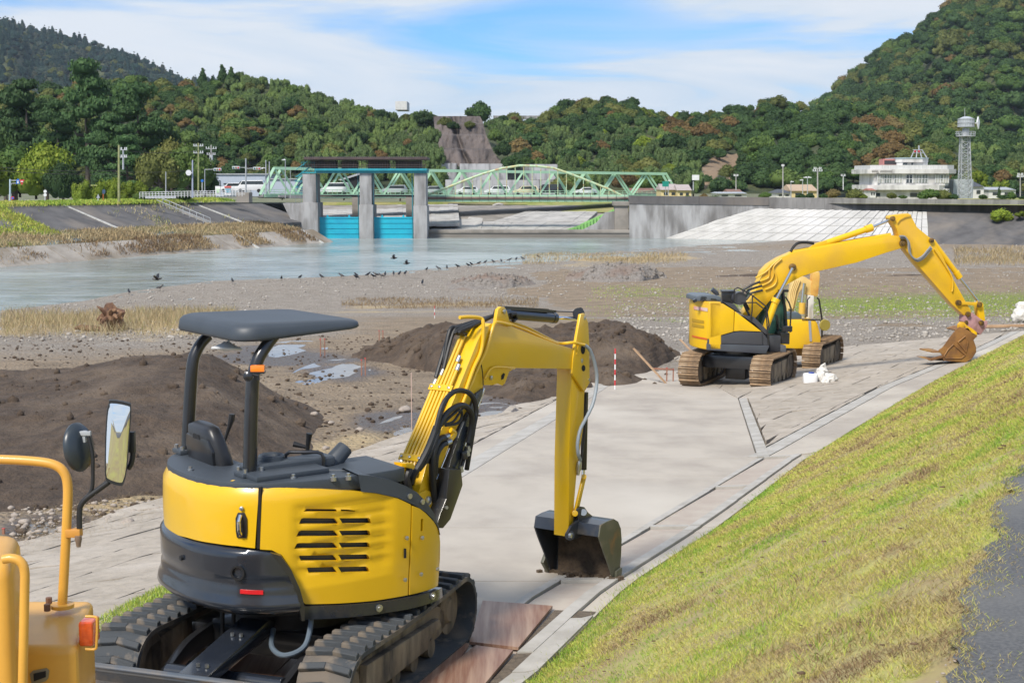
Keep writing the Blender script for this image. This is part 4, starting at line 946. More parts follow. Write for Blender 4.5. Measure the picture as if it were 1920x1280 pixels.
ib = empty('information_board', P(427, 366, 194), 'white and red notice board with blue lines beside the left bank fence', 'sign')
m = MB(); bxp(m, 421, 349.5, 433, 366, 194, .2); m.obj('panel', WHS, ib)
m = MB(); bxp(m, 420.6, 349, 433.4, 352, 193.85, .12); m.obj('header', M('board_red', (.6, .12, .1), rough=.5), ib)
for v_ in (355, 359): m = MB(); bxp(m, 422.5, v_, 432, v_+2, 193.88, .1); m.obj('picture', M('board_blue', (.03, .3, .42), rough=.5), ib)
# white fence along the levee
fe = empty('railing_fence', P(360, 371, 176), 'white tubular railing along the left levee top', 'fence')
for i in range(33):
    u0 = 262+i*6; v_ = 372-i*.12-(3 if 12 < i else 0)*0
    m = MB(); q = P(u0, v_, 178); m.cyl(q, q+Vector((0, 0, .75)), .04, n=5); m.obj('post', WHT, fe)
for hh in (.25, .5, .75): m = MB(); m.tube([P(262, 372, 178)+Vector((0, 0, hh)), P(460, 368, 178)+Vector((0, 0, hh))], .03, 5); m.obj('rail', WHT, fe)
m = MB(); bxp(m, 272, 367.5, 330, 372, 178.3, .05); m.obj('mesh_panel', M('white_mesh', (.62, .64, .66), rough=.6), fe)
thing_box('gate_box', 443, 361, 467, 380, 186, 2.5, BNC, 'small concrete stair head block on the left levee top', 'wall')
# wires between poles
for k_, (u0, v0, u1, v1, sag, y) in enumerate(((-20, 312, 223, 320, 4, 166), (-20, 318, 223, 326, 4, 166), (223, 322, 372, 318, 3, 190), (1533, 317, 1632, 316, 5, 224), (1632, 318, 1560, 330, 2, 226), (231, 282, 396, 280, 6, 200))):
    m = MB(); m.tube([P(u0+(u1-u0)*t, v0+(v1-v0)*t+sag*4*t*(1-t), y) for t in np.linspace(0, 1, 13)], .025, 4)
    props(m.obj('power_line', M('cable_black', (.02, .02, .02))), ['upper wire on the left edge', 'lower wire on the left edge', 'wire between the left trees and the crossarm pole', 'wire between the round crowned pole and the white building', 'short wire left of the white building pole', 'wire over the left bank tree tops'][k_]+' hanging in the air', 'cable')
# ================================================================== HILLS AND TREES
def leaf_mat(name, c1, c2, c3=None):
    m, t, b = node_mat(name); g = NT(t); oi = g.n('ShaderNodeObjectInfo'); pos = g.n('ShaderNodeNewGeometry').outputs['Position']
    at = g.attr('leafrnd'); col = g.mix(at, c1, c2)
    if c3: col = g.mix(g.rng(oi.outputs['Random'], .55, 1, 0, .8), col, c3)
    hs = g.n('ShaderNodeHueSaturation'); g.l(col, hs.inputs['Color']); g.l(g.rng(oi.outputs['Random'], 0, 1, .72, 1.35), hs.inputs['Value']); hs.inputs['Saturation'].default_value = 1.05
    g.l(hs.outputs[0], b.inputs['Base Color']); b.inputs['Roughness'].default_value = .7; b.inputs['Specular IOR Level'].default_value = .25
    tr = g.n('ShaderNodeBsdfTranslucent'); g.l(hs.outputs[0], tr.inputs['Color']); ms = g.n('ShaderNodeMixShader'); ms.inputs[0].default_value = .25
    o = t.nodes['Material Output']; g.l(b.outputs[0], ms.inputs[1]); g.l(tr.outputs[0], ms.inputs[2]); g.l(ms.outputs[0], o.inputs[0])
    return m
LM = {'dark': leaf_mat('leaf_dark_green', (.030, .066, .022), (.066, .115, .036), (.05, .085, .028)),
      'mid': leaf_mat('leaf_mid_green', (.052, .105, .026), (.115, .18, .045), (.09, .125, .035)),
      'olive': leaf_mat('leaf_olive', (.085, .105, .03), (.17, .185, .055), (.13, .13, .04)),
      'bright': leaf_mat('leaf_yellow_green', (.12, .18, .025), (.26, .31, .05)),
      'rust': leaf_mat('leaf_rust_brown', (.12, .085, .035), (.235, .15, .06), (.13, .11, .045)),
      'bamboo': leaf_mat('leaf_bamboo', (.075, .125, .045), (.17, .225, .085), (.14, .19, .055)),
      'pine': leaf_mat('leaf_pine', (.036, .078, .028), (.08, .14, .05)),
      'far': leaf_mat('leaf_far_haze_blue', (.018, .050, .042), (.04, .078, .055), (.08, .08, .05)),  # blue of the distant haze is mixed into this leaf colour
      'straw': leaf_mat('leaf_straw', (.38, .28, .13), (.60, .48, .27))}
BARK = M('bark', (.10, .075, .055), (.17, .14, .11), 3, .9, bump=.5, stretch=(1, 1, .2))
def crown_geo(kind, seed, nq, q):
    r = np.random.default_rng(seed); P_ = []; Nn = []; Sz = []
    if kind == 'broad':
        k = 11; c = r.normal(size=(k, 3)); c /= np.linalg.norm(c, axis=1)[:, None]; c *= np.array([.62, .62, .5])*r.uniform(.55, 1, (k, 1)); c[:, 2] = np.abs(c[:, 2])*1.0+.0; c[0] = (0, 0, .45); rad = r.uniform(.34, .52, k); c[:, 2] += .60
        sq = np.array([1, 1, .82])
    elif kind == 'pine':
        k = 13; a = r.uniform(0, 6.28, k); hgt = np.linspace(.25, 1.75, k); rr = (.25+.62*(1-hgt/2))*r.uniform(.5, 1.1, k); c = np.stack([rr*np.cos(a), rr*np.sin(a), hgt], 1); c[-1] = (0, 0, 1.8); rad = r.uniform(.3, .5, k); sq = np.array([1.1, 1.1, .36])
    elif kind == 'bamboo':
        k = 18; a = r.uniform(0, 6.28, k); rr = np.sqrt(r.uniform(0, 1, k))*.8; c = np.stack([rr*np.cos(a), rr*np.sin(a), r.uniform(.5, 1.25, k)-rr*.3], 1); rad = r.uniform(.2, .3, k); sq = np.array([1, 1, 1.7])
    elif kind == 'cone':
        k = 8; hgt = np.linspace(.3, 1.8, k); c = np.stack([hgt*0, hgt*0, hgt], 1)+r.normal(size=(k, 3))*.06; rad = .62-.28*hgt; sq = np.array([1, 1, .9])
    per = (nq*rad**2/np.sum(rad**2)).astype(int)
    for i in range(k):
        n = r.normal(size=(per[i], 3)); n /= np.linalg.norm(n, axis=1)[:, None]; n[:, 2] = np.where(n[:, 2] < -.3, -n[:, 2], n[:, 2])
        rr = rad[i]*(1+r.normal(size=(per[i], 1))*.10)*(.93+.14*np.sin(n[:, :1]*9+i)*np.cos(n[:, 1:2]*8))
        P_.append(c[i]+n*rr*sq); Nn.append(n)
    p = np.concatenate(P_); n = np.concatenate(Nn); m_ = len(p)
    n = n+r.normal(size=(m_, 3))*.55; n /= np.linalg.norm(n, axis=1)[:, None]
    t = np.cross(n, r.normal(size=(m_, 3))); t /= np.linalg.norm(t, axis=1)[:, None]
    if kind == 'bamboo': t = t*1.0+np.array([0, 0, .5]); t /= np.linalg.norm(t, axis=1)[:, None]
    b = np.cross(n, t); s = (q*r.uniform(.6, 1.5, (m_, 1))); s2 = s*(.6 if kind == 'bamboo' else .75)
    V = np.stack([p-t*s, p+b*s2-t*s*.1, p+t*s, p-b*s2-t*s*.1], 1).reshape(-1, 3)
    Fq = np.arange(m_*4).reshape(-1, 4); lr = np.repeat(r.uniform(0, 1, m_), 4)
    # solid inner lobes so the crown is dense, trunk and limbs
    tv = []; tf = []; base = len(V)
    for i in range(k):
        bmi = ICO; vv = c[i]+bmi[0]*rad[i]*.84*sq*(1+.12*np.sin(bmi[0][:, :1]*7+i)); tv.append(vv); tf.append(bmi[1]+base); base += len(vv)
    core = np.concatenate(tv); cf = np.concatenate(tf)
    mb = MB(); mb.tube([(0, 0, -.35), (.02, 0, .3), (0, .02, .9), (0, 0, 1.3)], [.085, .07, .045, .02], 7)
    for i in range(min(k, 7)): mb.tube([(0, 0, .35+.05*i), tuple(c[i]*np.array([.5, .5, .7])), tuple(c[i])], [.035, .025, .01], 5)
    V2 = np.concatenate([V, core, np.array(mb.v)]); 
    lr2 = np.concatenate([lr, np.full(len(core), .25), np.zeros(len(mb.v))])
    return V2, Fq, cf, [tuple(i+base for i in f) for f in mb.f], lr2
_b = bmesh.new(); bmesh.ops.create_icosphere(_b, subdivisions=2, radius=1); ICO = (np.array([v.co[:] for v in _b.verts]), np.array([[v.index for v in f.verts] for f in _b.faces])); _b.free()
def tree_mesh(kind, seed, nq, q, mat, name, split=False):
    V, Fq, cf, tf, lr = crown_geo(kind, seed, nq, q)
    me = bpy.data.meshes.new(name)
    loops = np.concatenate([Fq.ravel(), cf.ravel(), np.array([i for f in tf for i in f], int)])
    tot = np.concatenate([np.full(len(Fq), 4), np.full(len(cf), 3), np.array([len(f) for f in tf])]); st = np.concatenate([[0], np.cumsum(tot)[:-1]])
    mi = np.concatenate([np.zeros(len(Fq)+len(cf)), np.ones(len(tf))]).astype(np.int32)
    if split:      # trunk apart from the crown
        n0 = len(Fq)+len(cf); l0 = Fq.size+cf.size; nv = len(V)-len(set(i for f in tf for i in f))
        mt = bpy.data.meshes.new('trunk'); tb_ = min(min(f) for f in tf); mt.from_pydata([tuple(v) for v in V[tb_:]], [], [tuple(i-tb_ for i in f) for f in tf]); mt.materials.append(BARK); mt.polygons.foreach_set('use_smooth', [True]*len(mt.polygons))
        V = V[:tb_]; lr = lr[:tb_]; loops = loops[:l0]; tot = tot[:n0]; st = st[:n0]; mi = mi[:n0]
    me.vertices.add(len(V)); me.vertices.foreach_set('co', V.astype(np.float32).ravel())
    me.loops.add(len(loops)); me.loops.foreach_set('vertex_index', loops.astype(np.int32)); me.polygons.add(len(tot)); me.polygons.foreach_set('loop_start', st.astype(np.int32))
    try: me.polygons.foreach_set('loop_total', tot.astype(np.int32))
    except Exception: pass
    me.materials.append(mat); me.materials.append(BARK); me.polygons.foreach_set('material_index', mi); me.update(calc_edges=True); me.validate()
    a = me.attributes.new('leafrnd', 'FLOAT', 'POINT'); a.data.foreach_set('value', lr.astype(np.float32))
    return (me, mt) if split else me
TREES = {}
KN = {'broad': 'broadleaf_tree', 'pine': 'pine_tree', 'bamboo': 'bamboo', 'cone': 'conifer_tree'}
for kd, cl, n_ in [('broad', 'dark', 3), ('broad', 'mid', 3), ('broad', 'olive', 2), ('broad', 'rust', 2), ('broad', 'bright', 1), ('bamboo', 'bamboo', 3), ('cone', 'far', 2), ('cone', 'dark', 1), ('broad', 'far', 2)]:
    for i in range(n_): TREES[(kd, cl, i)] = tree_mesh(kd, hash((kd, cl, i)) % 9999 if False else (len(TREES)*37+5), 900 if kd != 'bamboo' else 1300, .075 if kd != 'bamboo' else .07, LM[cl], kd+'_crown')
def hill_mat(name, c1, c2):
    m, t, b = node_mat(name); g = NT(t); pos = g.n('ShaderNodeNewGeometry').outputs['Position']
    n1 = g.noise(pos, .12, 7, .7); col = g.mix(g.rng(n1, .4, .62), c1, c2); col = g.mix(g.rng(g.math('ADD', g.attr('bare'), g.math('MULTIPLY', n1, .5)), .6, .9), col, (.27, .19, .12)); g.l(col, b.inputs['Base Color']); b.inputs['Roughness'].default_value = .95
    g.l(g.bump(n1, 1, 3), b.inputs['Normal']); return m
HM = hill_mat('hill_undergrowth', (.03, .045, .018), (.09, .10, .035))
HILL = {}
def hill(name, sil, yr, yb, Hb, drop, nu=90, nt=26, gully=.08, bare=None):
    us = np.linspace(sil[0][0], sil[-1][0], nu); vs_ = np.interp(us, [p[0] for p in sil], [p[1] for p in sil])+drop
    t = np.concatenate([np.linspace(0, 1, nt), [1.15, 1.5, 2.2]])
    def S(u, tt):
        v = np.interp(u, [p[0] for p in sil], [p[1] for p in sil])+drop
        yr_ = np.interp(u, [us[0], us[-1]], yr) if isinstance(yr, tuple) else yr
        yb_ = np.interp(u, [us[0], us[-1]], yb) if isinstance(yb, tuple) else yb
        a = (u-960)/F; b = (v-640)/F; k = yr_/(CT-b*ST); zr = CZ+(-ST-b*CT)*k; x1 = a*k
        kb = yb_/(CT+.11*ST); x0 = a*kb; z0 = CZ-Hb
        tc_ = np.clip(tt, 0, 1); pr = tc_**.85+gully*np.sin(tc_*3.14)*np.sin(u*.021+tc_*2.3)*1.0+gully*.6*np.sin(tc_*3.14)*np.sin(u*.057+1)
        z = z0+(zr-z0)*pr-np.clip(tt-1, 0, None)*(zr-z0)*.75
        return x0+(x1-x0)*tt, yb_+(yr_-yb_)*tt, z
    U_, T_ = np.meshgrid(us, t); X_, Y_, Z_ = S(U_, T_)
    Z_ = Z_+fbm(X_, Y_, 26, 3, 4)*2.0*(T_ < 1)*(T_ > .02)
    o = npmesh(name, np.stack([X_, Y_, Z_], 2).reshape(-1, 3), gridfaces(*X_.shape), HM, kind='structure')
    uu, vv = proj(X_, Y_, Z_); bm_ = np.zeros(X_.shape)
    for p in (bare or []): bm_ = np.maximum(bm_, inpoly(uu, vv, p).astype(float))
    vattr(o, 'bare', bm_); HILL[name] = S; return S
BARE = [[(1300, 350), (1312, 305), (1345, 288), (1352, 320), (1330, 345)], [(1352, 290), (1385, 288), (1392, 330), (1370, 335), (1350, 318)]]
CLIFFP = [(822, 226), (912, 228), (928, 260), (975, 312), (1045, 312), (1050, 365), (830, 365), (838, 330), (826, 300)]
hill('far_mountain', [(-500, 10), (-200, 15), (0, 38), (60, 48), (150, 66), (200, 90), (250, 106), (300, 126), (345, 150), (390, 148), (440, 160), (520, 190)], 1900, 1100, -8, 7)
hill('left_hill', [(-500, 150), (0, 172), (100, 165), (250, 150), (330, 165), (380, 150), (450, 139), (500, 146), (540, 160), (600, 181), (680, 203), (740, 213), (800, 218), (850, 226), (935, 230), (1000, 240)], 470, 345, 3, 9)
hill('right_hill', [(920, 228), (960, 226), (1010, 224), (1055, 199), (1090, 196), (1135, 188), (1190, 196), (1220, 217), (1280, 219), (1330, 217), (1400, 200), (1450, 192), (1490, 200), (1540, 200), (1620, 196), (1700, 210), (1800, 235), (1920, 262), (2300, 290)], 520, 345, 3, 10, bare=BARE)
hill('right_mountain', [(1480, 240), (1545, 190), (1600, 135), (1650, 98), (1700, 72), (1750, 36), (1790, 6), (1850, -30), (2000, -90), (2400, -260)], 1000, 620, -4, 8)
def scatter(name, n, rmin, rmax, pick, seed, umin, umax, tmax=1.0, mind=.75, reject=None):
    r = np.random.default_rng(seed); S = HILL[name]; out_ = []; cell = {}
    tries = 0
    while len(out_) < n and tries < n*14:
        tries += 1; u = r.uniform(umin, umax); t = r.uniform(0.0, tmax); rad = rmin*.75+(rmax-rmin*.75)*r.random()**1.5
        if name in ('left_hill', 'right_hill'): rad = min(rad, 3.4) if r.random() < .5 else rad
        x, y, z = (float(q) for q in S(np.array([u]), np.array([t]))) if False else tuple(float(q[0]) for q in S(np.array([u]), np.array([t])))
        uu, vv = proj(x, y, z)
        if reject and any(inpoly(np.array([uu]), np.array([vv]), p)[0] for p in reject): continue
        key = (int(x/rmax/2), int(y/rmax/2)); ok = True
        for a in (-1, 0, 1):
            for b in (-1, 0, 1):
                for (px_, py_, pr_) in cell.get((key[0]+a, key[1]+b), ()):
                    if (px_-x)**2+(py_-y)**2 < ((rad+pr_)*mind)**2: ok = False
        if not ok: continue
        cell.setdefault(key, []).append((x, y, rad)); out_.append((x, y, z, rad, uu, vv, pick(x, y, uu, vv, r), r.uniform(0, 6.28)))
    return out_
def pick_left(x, y, u, v, r):
    a = fbm(np.array([u]), np.array([v]), 90, 3, 41)[0]; 
    if u > 620 and v > 225 or (360 < u < 620 and v > 190 and a > -.05) or (u > 430 and a > .12): 
        if r.random() < .85: return ('bamboo', 'bamboo')
    if v < 165 and u < 520 and u > 370: return ('cone', 'dark')
    q = r.random()
    return ('broad', 'rust') if q < .07 else ('broad', 'olive') if q < .3 else ('broad', 'mid') if q < .55 else ('broad', 'dark')
def pick_right(x, y, u, v, r):
    a = fbm(np.array([u]), np.array([v]), 70, 3, 43)[0]; q = r.random()
    if (1020 < u < 1330 and v > 235 and a > -.1 and q < .6) or (u > 1600 and 225 < v < 330 and a > .0 and q < .6): return ('bamboo', 'bamboo')
    if 1240 < u < 1310 and 238 < v < 265 or (1590 < u < 1690 and 235 < v < 320 and q < .6): return ('broad', 'rust')
    if 1380 < u < 1600 and v > 215: return ('broad', 'dark') if q < .8 else ('broad', 'mid')
    return ('broad', 'rust') if q < .035 else ('broad', 'olive') if q < .36 else ('broad', 'mid') if q < .6 else ('broad', 'bright') if q < .63 else ('broad', 'dark')
def pick_mt(x, y, u, v, r):
    q = r.random(); return ('broad', 'rust') if q < .03 else ('broad', 'olive') if q < .2 else ('broad', 'mid') if q < .45 else ('broad', 'dark')
def pick_far(x, y, u, v, r):
    q = r.random(); return ('broad', 'olive') if q < .06 else ('cone', 'far') if q < .6 else ('broad', 'far')
def LMK(u, w_):
    L_ = [(110, 'over the left edge road sign'), (230, 'over the bright bamboo'), (330, 'over the vine grown pole'), (420, 'over the crossarm poles'), (500, 'over the pale blue warehouse'), (570, 'over the traffic lights'), (640, 'over the left end of the gate house'), (720, 'over the middle of the gate house'), (790, 'over the right end of the gate house'), (870, 'beside the rock cliff'), (960, 'right of the rock cliff'), (1020, 'over the crown of the arch'), (1090, 'over the right half of the arch'), (1160, 'over the white sedan'), (1230, 'over the green road sign'), (1300, 'over the yellow gabled house'), (1380, 'over the landslip'), (1450, 'left of the forked pole'), (1520, 'over the tan roofed house'), (1590, 'over the half bare tree'), (1650, 'over the left end of the white building'), (1720, 'over the rooftop antenna'), (1800, 'left of the radio tower'), (1870, 'right of the radio tower'), (9999, 'at the right frame edge')]
    return next(t for a, t in L_ if u < a)
ALLT = []
ALLT += [(*q, 'left hillside') for q in scatter('left_hill', 800, 2.5, 4.6, pick_left, 1, -60, 960, 1.0, .58, [CLIFFP])]
ALLT += [(*q, 'right hillside') for q in scatter('right_hill', 1050, 2.5, 5.0, pick_right, 2, 930, 1990, 1.0, .58, [CLIFFP]+BARE)]
ALLT += [(*q, 'right mountain') for q in scatter('right_mountain', 1000, 4.6, 8.0, pick_mt, 3, 1500, 1990, 1.0, .55)]
ALLT += [(*q, 'far mountain') for q in scatter('far_mountain', 1900, 5.0, 8.0, pick_far, 4, -40, 500, 1.0, .55)]
WORD = {'dark': 'dark green', 'mid': 'mid green', 'olive': 'olive green', 'rust': 'rust brown', 'bright': 'yellow green', 'bamboo': 'grey green', 'far': 'haze blue green'}
vis = [q for q in ALLT if -20 < q[4] < 1940 and q[5] < 372]
vis.sort(key=lambda q: -q[3]/q[1])
ind = set(id(q) for q in vis[:300]); SRC = {}; rest = {}
for q in ALLT:
    x, y, z, rad, u, v, kc, rot, where = q; rad = min(rad, 2.7) if kc[0] == 'bamboo' and where != 'right mountain' else rad; n_ = sum(1 for k in TREES if k[:2] == kc); vi = int(rot*1000) % n_; key = (*kc, vi)
    if id(q) in ind:
        o = link(KN[kc[0]], TREES[key], None, None, (x, y, z-rad*.25)); hh = 1.35 if kc[0] == 'bamboo' else 1.0
        o.scale = (rad, rad, rad*hh); o.rotation_euler = (0, 0, rot)
        lb = WORD[kc[1]]+' '+{'broad': 'round tree', 'bamboo': 'bamboo', 'cone': 'pointed conifer'}[kc[0]]+(' high' if v < 225 else ' upper' if v < 262 else ' midway' if v < 300 else ' low')+' on '+where+' '+LMK(u, where)
        props(o, lb, 'tree' if kc[0] != 'bamboo' else 'bamboo', lb); SRC.setdefault(key, o)
    else: rest.setdefault(where, []).append((key, x, y, z-rad*.25, rad, rot))
def gn_forest(name, items, label, cat):
    keys = sorted(set(i[0] for i in items)); me = bpy.data.meshes.new(name); me.vertices.add(len(items)); me.vertices.foreach_set('co', np.array([i[1:4] for i in items], np.float32).ravel())
    for nm, ty, dat in (('idx', 'INT', [keys.index(i[0]) for i in items]), ('scl', 'FLOAT', [i[4] for i in items]), ('rot', 'FLOAT', [i[5] for i in items])):
        a = me.attributes.new(nm, ty, 'POINT'); a.data.foreach_set('value', np.array(dat, np.int32 if ty == 'INT' else np.float32))
    o = link(name, me); props(o, label, cat, kind='stuff')
    ng = bpy.data.node_groups.new(name, 'GeometryNodeTree'); ng.interface.new_socket('Geometry', in_out='INPUT', socket_type='NodeSocketGeometry'); ng.interface.new_socket('Geometry', in_out='OUTPUT', socket_type='NodeSocketGeometry')
    I = ng.nodes.new('NodeGroupInput'); O = ng.nodes.new('NodeGroupOutput'); j = ng.nodes.new('GeometryNodeJoinGeometry'); ip = ng.nodes.new('GeometryNodeInstanceOnPoints'); ip.inputs['Pick Instance'].default_value = True
    for k in reversed(keys):
        if k not in SRC:      # no single tree shows this kind: take one from its own mesh object
            q = next(i for i in items if i[0] == k); s_ = link(KN[k[0]], TREES[k], None, None, q[1:4]); s_.scale = (q[4],)*3; lb = WORD[k[1]]+' '+KN[k[0]].replace('_', ' ')+' among the woods of the '+name.split('_trees')[0].replace('_', ' ')
            props(s_, lb, 'tree', lb); SRC[k] = s_
        oi = ng.nodes.new('GeometryNodeObjectInfo'); oi.inputs['Object'].default_value = SRC[k]; oi.inputs['As Instance'].default_value = True; oi.transform_space = 'ORIGINAL'; ng.links.new(oi.outputs['Geometry'], j.inputs[0])
    def at(nm, ty):
        a = ng.nodes.new('GeometryNodeInputNamedAttribute'); a.data_type = ty; a.inputs[0].default_value = nm; return a.outputs[0]
    cx = ng.nodes.new('ShaderNodeCombineXYZ'); ng.links.new(at('rot', 'FLOAT'), cx.inputs[2]); ng.links.new(I.outputs[0], ip.inputs['Points']); ng.links.new(j.outputs[0], ip.inputs['Instance'])
    ng.links.new(at('idx', 'INT'), ip.inputs['Instance Index']); ng.links.new(cx.outputs[0], ip.inputs['Rotation']); sc = ng.nodes.new('ShaderNodeCombineXYZ'); s_ = at('scl', 'FLOAT')
    for i in range(3): ng.links.new(s_, sc.inputs[i])
    ng.links.new(sc.outputs[0], ip.inputs['Scale']); ng.links.new(ip.outputs[0], O.inputs[0]); o.modifiers.new('instances', 'NODES').node_group = ng
    return o
for where, items in rest.items(): gn_forest(where.replace(' ', '_')+'_trees', items, 'dense mixed woods covering the '+where, 'forest')
# ---- cliff
ROCK = M('cliff_rock', (.15, .125, .115), (.085, .072, .068), .10, .95, bump=1, bscale=.6, bdist=1.2, c3=(.19, .155, .14), s3=.06, detail=9, stretch=(1, 1, .5))
vr = np.linspace(218, 312, 60); uc = np.linspace(0, 1, 60); VV = []
for v in vr:
    l = np.interp(v, [218, 240, 312], [812, 815, 832]); rr = np.interp(v, [218, 228, 255, 285, 312], [900, 905, 912, 925, 948])
    lev = (v > 232)*1+(v > 252)*1+(v > 279)*1
    y = 372-lev*7-(v-218)*.12
    for s in uc:
        u = l+(rr-l)*s; yy = y+5*math.exp(-((s-.42)/.05)**2)+fbm(np.array([u]), np.array([v/3]), 7, 5, 8)[0]*1.5; q = P(u, v, yy); VV.append(q[:])
props(npmesh('rock_cliff', VV, gridfaces(60, 60), ROCK, smooth=False, kind='structure'))
def TREE(u, vb, vt, hw, y, kd, cl, label, sd=0, det=3200, q=.045, cat='tree', grp=None, name=None):
    key = ('N', kd, cl, sd, det)
    if key not in TREES: TREES[key] = tree_mesh(kd, 100+sd*7, det, q, LM[cl], 'crown', split=True)
    me, mt = TREES[key]; p = P(u, vb, y); s = hw*y/F; h = (vb-vt)*y/F
    top = {'broad': 1.55, 'pine': 1.95, 'bamboo': 1.75, 'cone': 1.9}[kd]
    o = empty(name or KN[kd], p, label, cat, grp); o.scale = (s/.98, s/.98, h/(top+.25)); o.rotation_euler = (0, 0, sd*1.7)
    dz = (-.42 if vb-vt < 52 else -.12 if kd == 'broad' else -.2) if kd in ('broad', 'bamboo') else .25; (None if dz < -.4 else link('trunk', mt, None, o, (0, 0, dz))); link('crown', me, None, o, (0, 0, dz)); return o
for i, (u, vb, vt, hw, y, kd, cl, lb) in enumerate([
    (165, 345, 116, 58, 235, 'pine', 'pine', 'tallest dark pine rising above the left tree mass'), (55, 350, 150, 58, 240, 'pine', 'pine', 'dark pine behind the bright left edge tree'),
    (262, 350, 163, 62, 230, 'pine', 'pine', 'broad dark pine right of the tallest pine'), (110, 350, 190, 48, 222, 'pine', 'pine', 'dark pine between the bright tree and the tall pine'), (215, 370, 215, 50, 220, 'pine', 'pine', 'lower pine in front of the broad dark pine'),
    (312, 352, 182, 42, 238, 'broad', 'dark', 'dark round tree at the right shoulder of the pine group'), (10, 345, 180, 46, 250, 'broad', 'dark', 'dark tree on the left frame edge behind the bright tree'),
    (30, 385, 232, 82, 196, 'broad', 'mid', 'big green tree on the left edge with a dense full crown'), (88, 385, 228, 58, 194, 'broad', 'bright', 'big yellow green tree right of the left edge tree'), (-30, 381, 250, 60, 192, 'broad', 'bright', 'yellow green tree cut by the left frame edge'), (118, 384, 275, 40, 190, 'broad', 'dark', 'dark lower tree under the bright yellow green crown'),
    (300, 376, 243, 46, 205, 'broad', 'olive', 'olive tree behind the vine grown pole'), (352, 374, 228, 52, 208, 'broad', 'mid', 'rounded green tree left of the stacked crossarm pole'), (322, 376, 222, 38, 214, 'broad', 'olive', 'olive crowned tree above the yellow green bamboo'), (385, 370, 290, 26, 212, 'broad', 'dark', 'dark tree at the road mouth by the warehouse'), (240, 376, 255, 42, 206, 'pine', 'pine', 'small pine just behind the bamboo clump'),
    (158, 380, 316, 27, 185, 'bamboo', 'bright', 'leftmost clump of bright bamboo by the road signs'), (200, 380, 312, 33, 186, 'bamboo', 'bright', 'middle clump of bright bamboo left of the vine grown pole'), (250, 379, 318, 32, 187, 'bamboo', 'bright', 'bright bamboo right of the vine grown pole'), (295, 377, 332, 28, 188, 'broad', 'mid', 'green thicket behind the left end of the white railing'), (340, 373, 338, 30, 190, 'broad', 'dark', 'dark thicket behind the post with the loudspeaker'), (272, 379, 345, 24, 184, 'broad', 'mid', 'low green bush beside the vine grown pole')]):
    TREE(u, vb, vt, hw, y, kd, cl, lb, sd=i % 5, det=4200, q=.042)
for i, (u, vb, vt, hw, y, kd, cl, lb) in enumerate([
    (668, 222, 182, 18, 455, 'broad', 'dark', 'lone dark tree on the ridge left of the hilltop building'), (716, 224, 190, 19, 455, 'broad', 'dark', 'dark tree on the ridge just left of the white hilltop block'), (795, 232, 188, 26, 440, 'broad', 'dark', 'spreading tree on the ridge right of the white hilltop block'), (834, 240, 205, 16, 364, 'broad', 'olive', 'small tree on the left lip of the cliff'), (862, 236, 206, 12, 420, 'broad', 'dark', 'small dark tree in the notch above the cliff'),
    (899, 235, 175, 29, 400, 'broad', 'dark', 'large dark tree standing alone above the cliff'), (944, 228, 207, 11, 480, 'broad', 'dark', 'round clipped tree on the hilltop right of the cliff'), (964, 228, 209, 9, 480, 'broad', 'rust', 'orange autumn tree on the hilltop right of the cliff'),
    (1010, 345, 280, 26, 345, 'broad', 'mid', 'green tree at the foot of the slope right of the cliff'), (928, 262, 226, 18, 346, 'broad', 'mid', 'green tree clinging to the upper right edge of the cliff'), (944, 290, 245, 20, 340, 'broad', 'dark', 'dark tree against the right flank of the cliff'), (960, 316, 272, 22, 336, 'broad', 'dark', 'dark tree at the lower right flank of the cliff'), (880, 240, 216, 13, 362, 'broad', 'olive', 'small olive tree on the cliff top'), (815, 262, 225, 15, 345, 'bamboo', 'bamboo', 'bamboo at the upper left edge of the cliff'), (820, 300, 256, 18, 338, 'bamboo', 'bamboo', 'bamboo overlapping the left flank of the cliff'), (822, 335, 292, 20, 336, 'bamboo', 'bamboo', 'bamboo at the lower left foot of the cliff'), (850, 242, 217, 14, 362, 'broad', 'dark', 'dark bush on the cliff top left part'), (985, 312, 280, 20, 344, 'broad', 'mid', 'round green tree above the pale terraces'), (1172, 350, 308, 27, 320, 'broad', 'rust', 'rust orange domed tree above the right half of the truss bridge'), (1125, 285, 248, 26, 400, 'broad', 'rust', 'rust brown tree in the middle of the right hill'), (1265, 265, 232, 24, 430, 'broad', 'rust', 'reddish brown tree near the ridge of the right hill'),
    (475, 252, 226, 26, 395, 'broad', 'rust', 'orange brown tree alone on the left hillside'), (1090, 350, 300, 34, 330, 'bamboo', 'bamboo', 'bamboo grove behind the arch'), (1230, 352, 305, 34, 325, 'broad', 'mid', 'leafy tree right of the rust orange dome'), (1050, 352, 318, 26, 322, 'broad', 'olive', 'olive tree behind the arch top right')]):
    TREE(u, vb, vt, hw, y, kd, cl, lb, sd=i % 5, det=2200, q=.06)
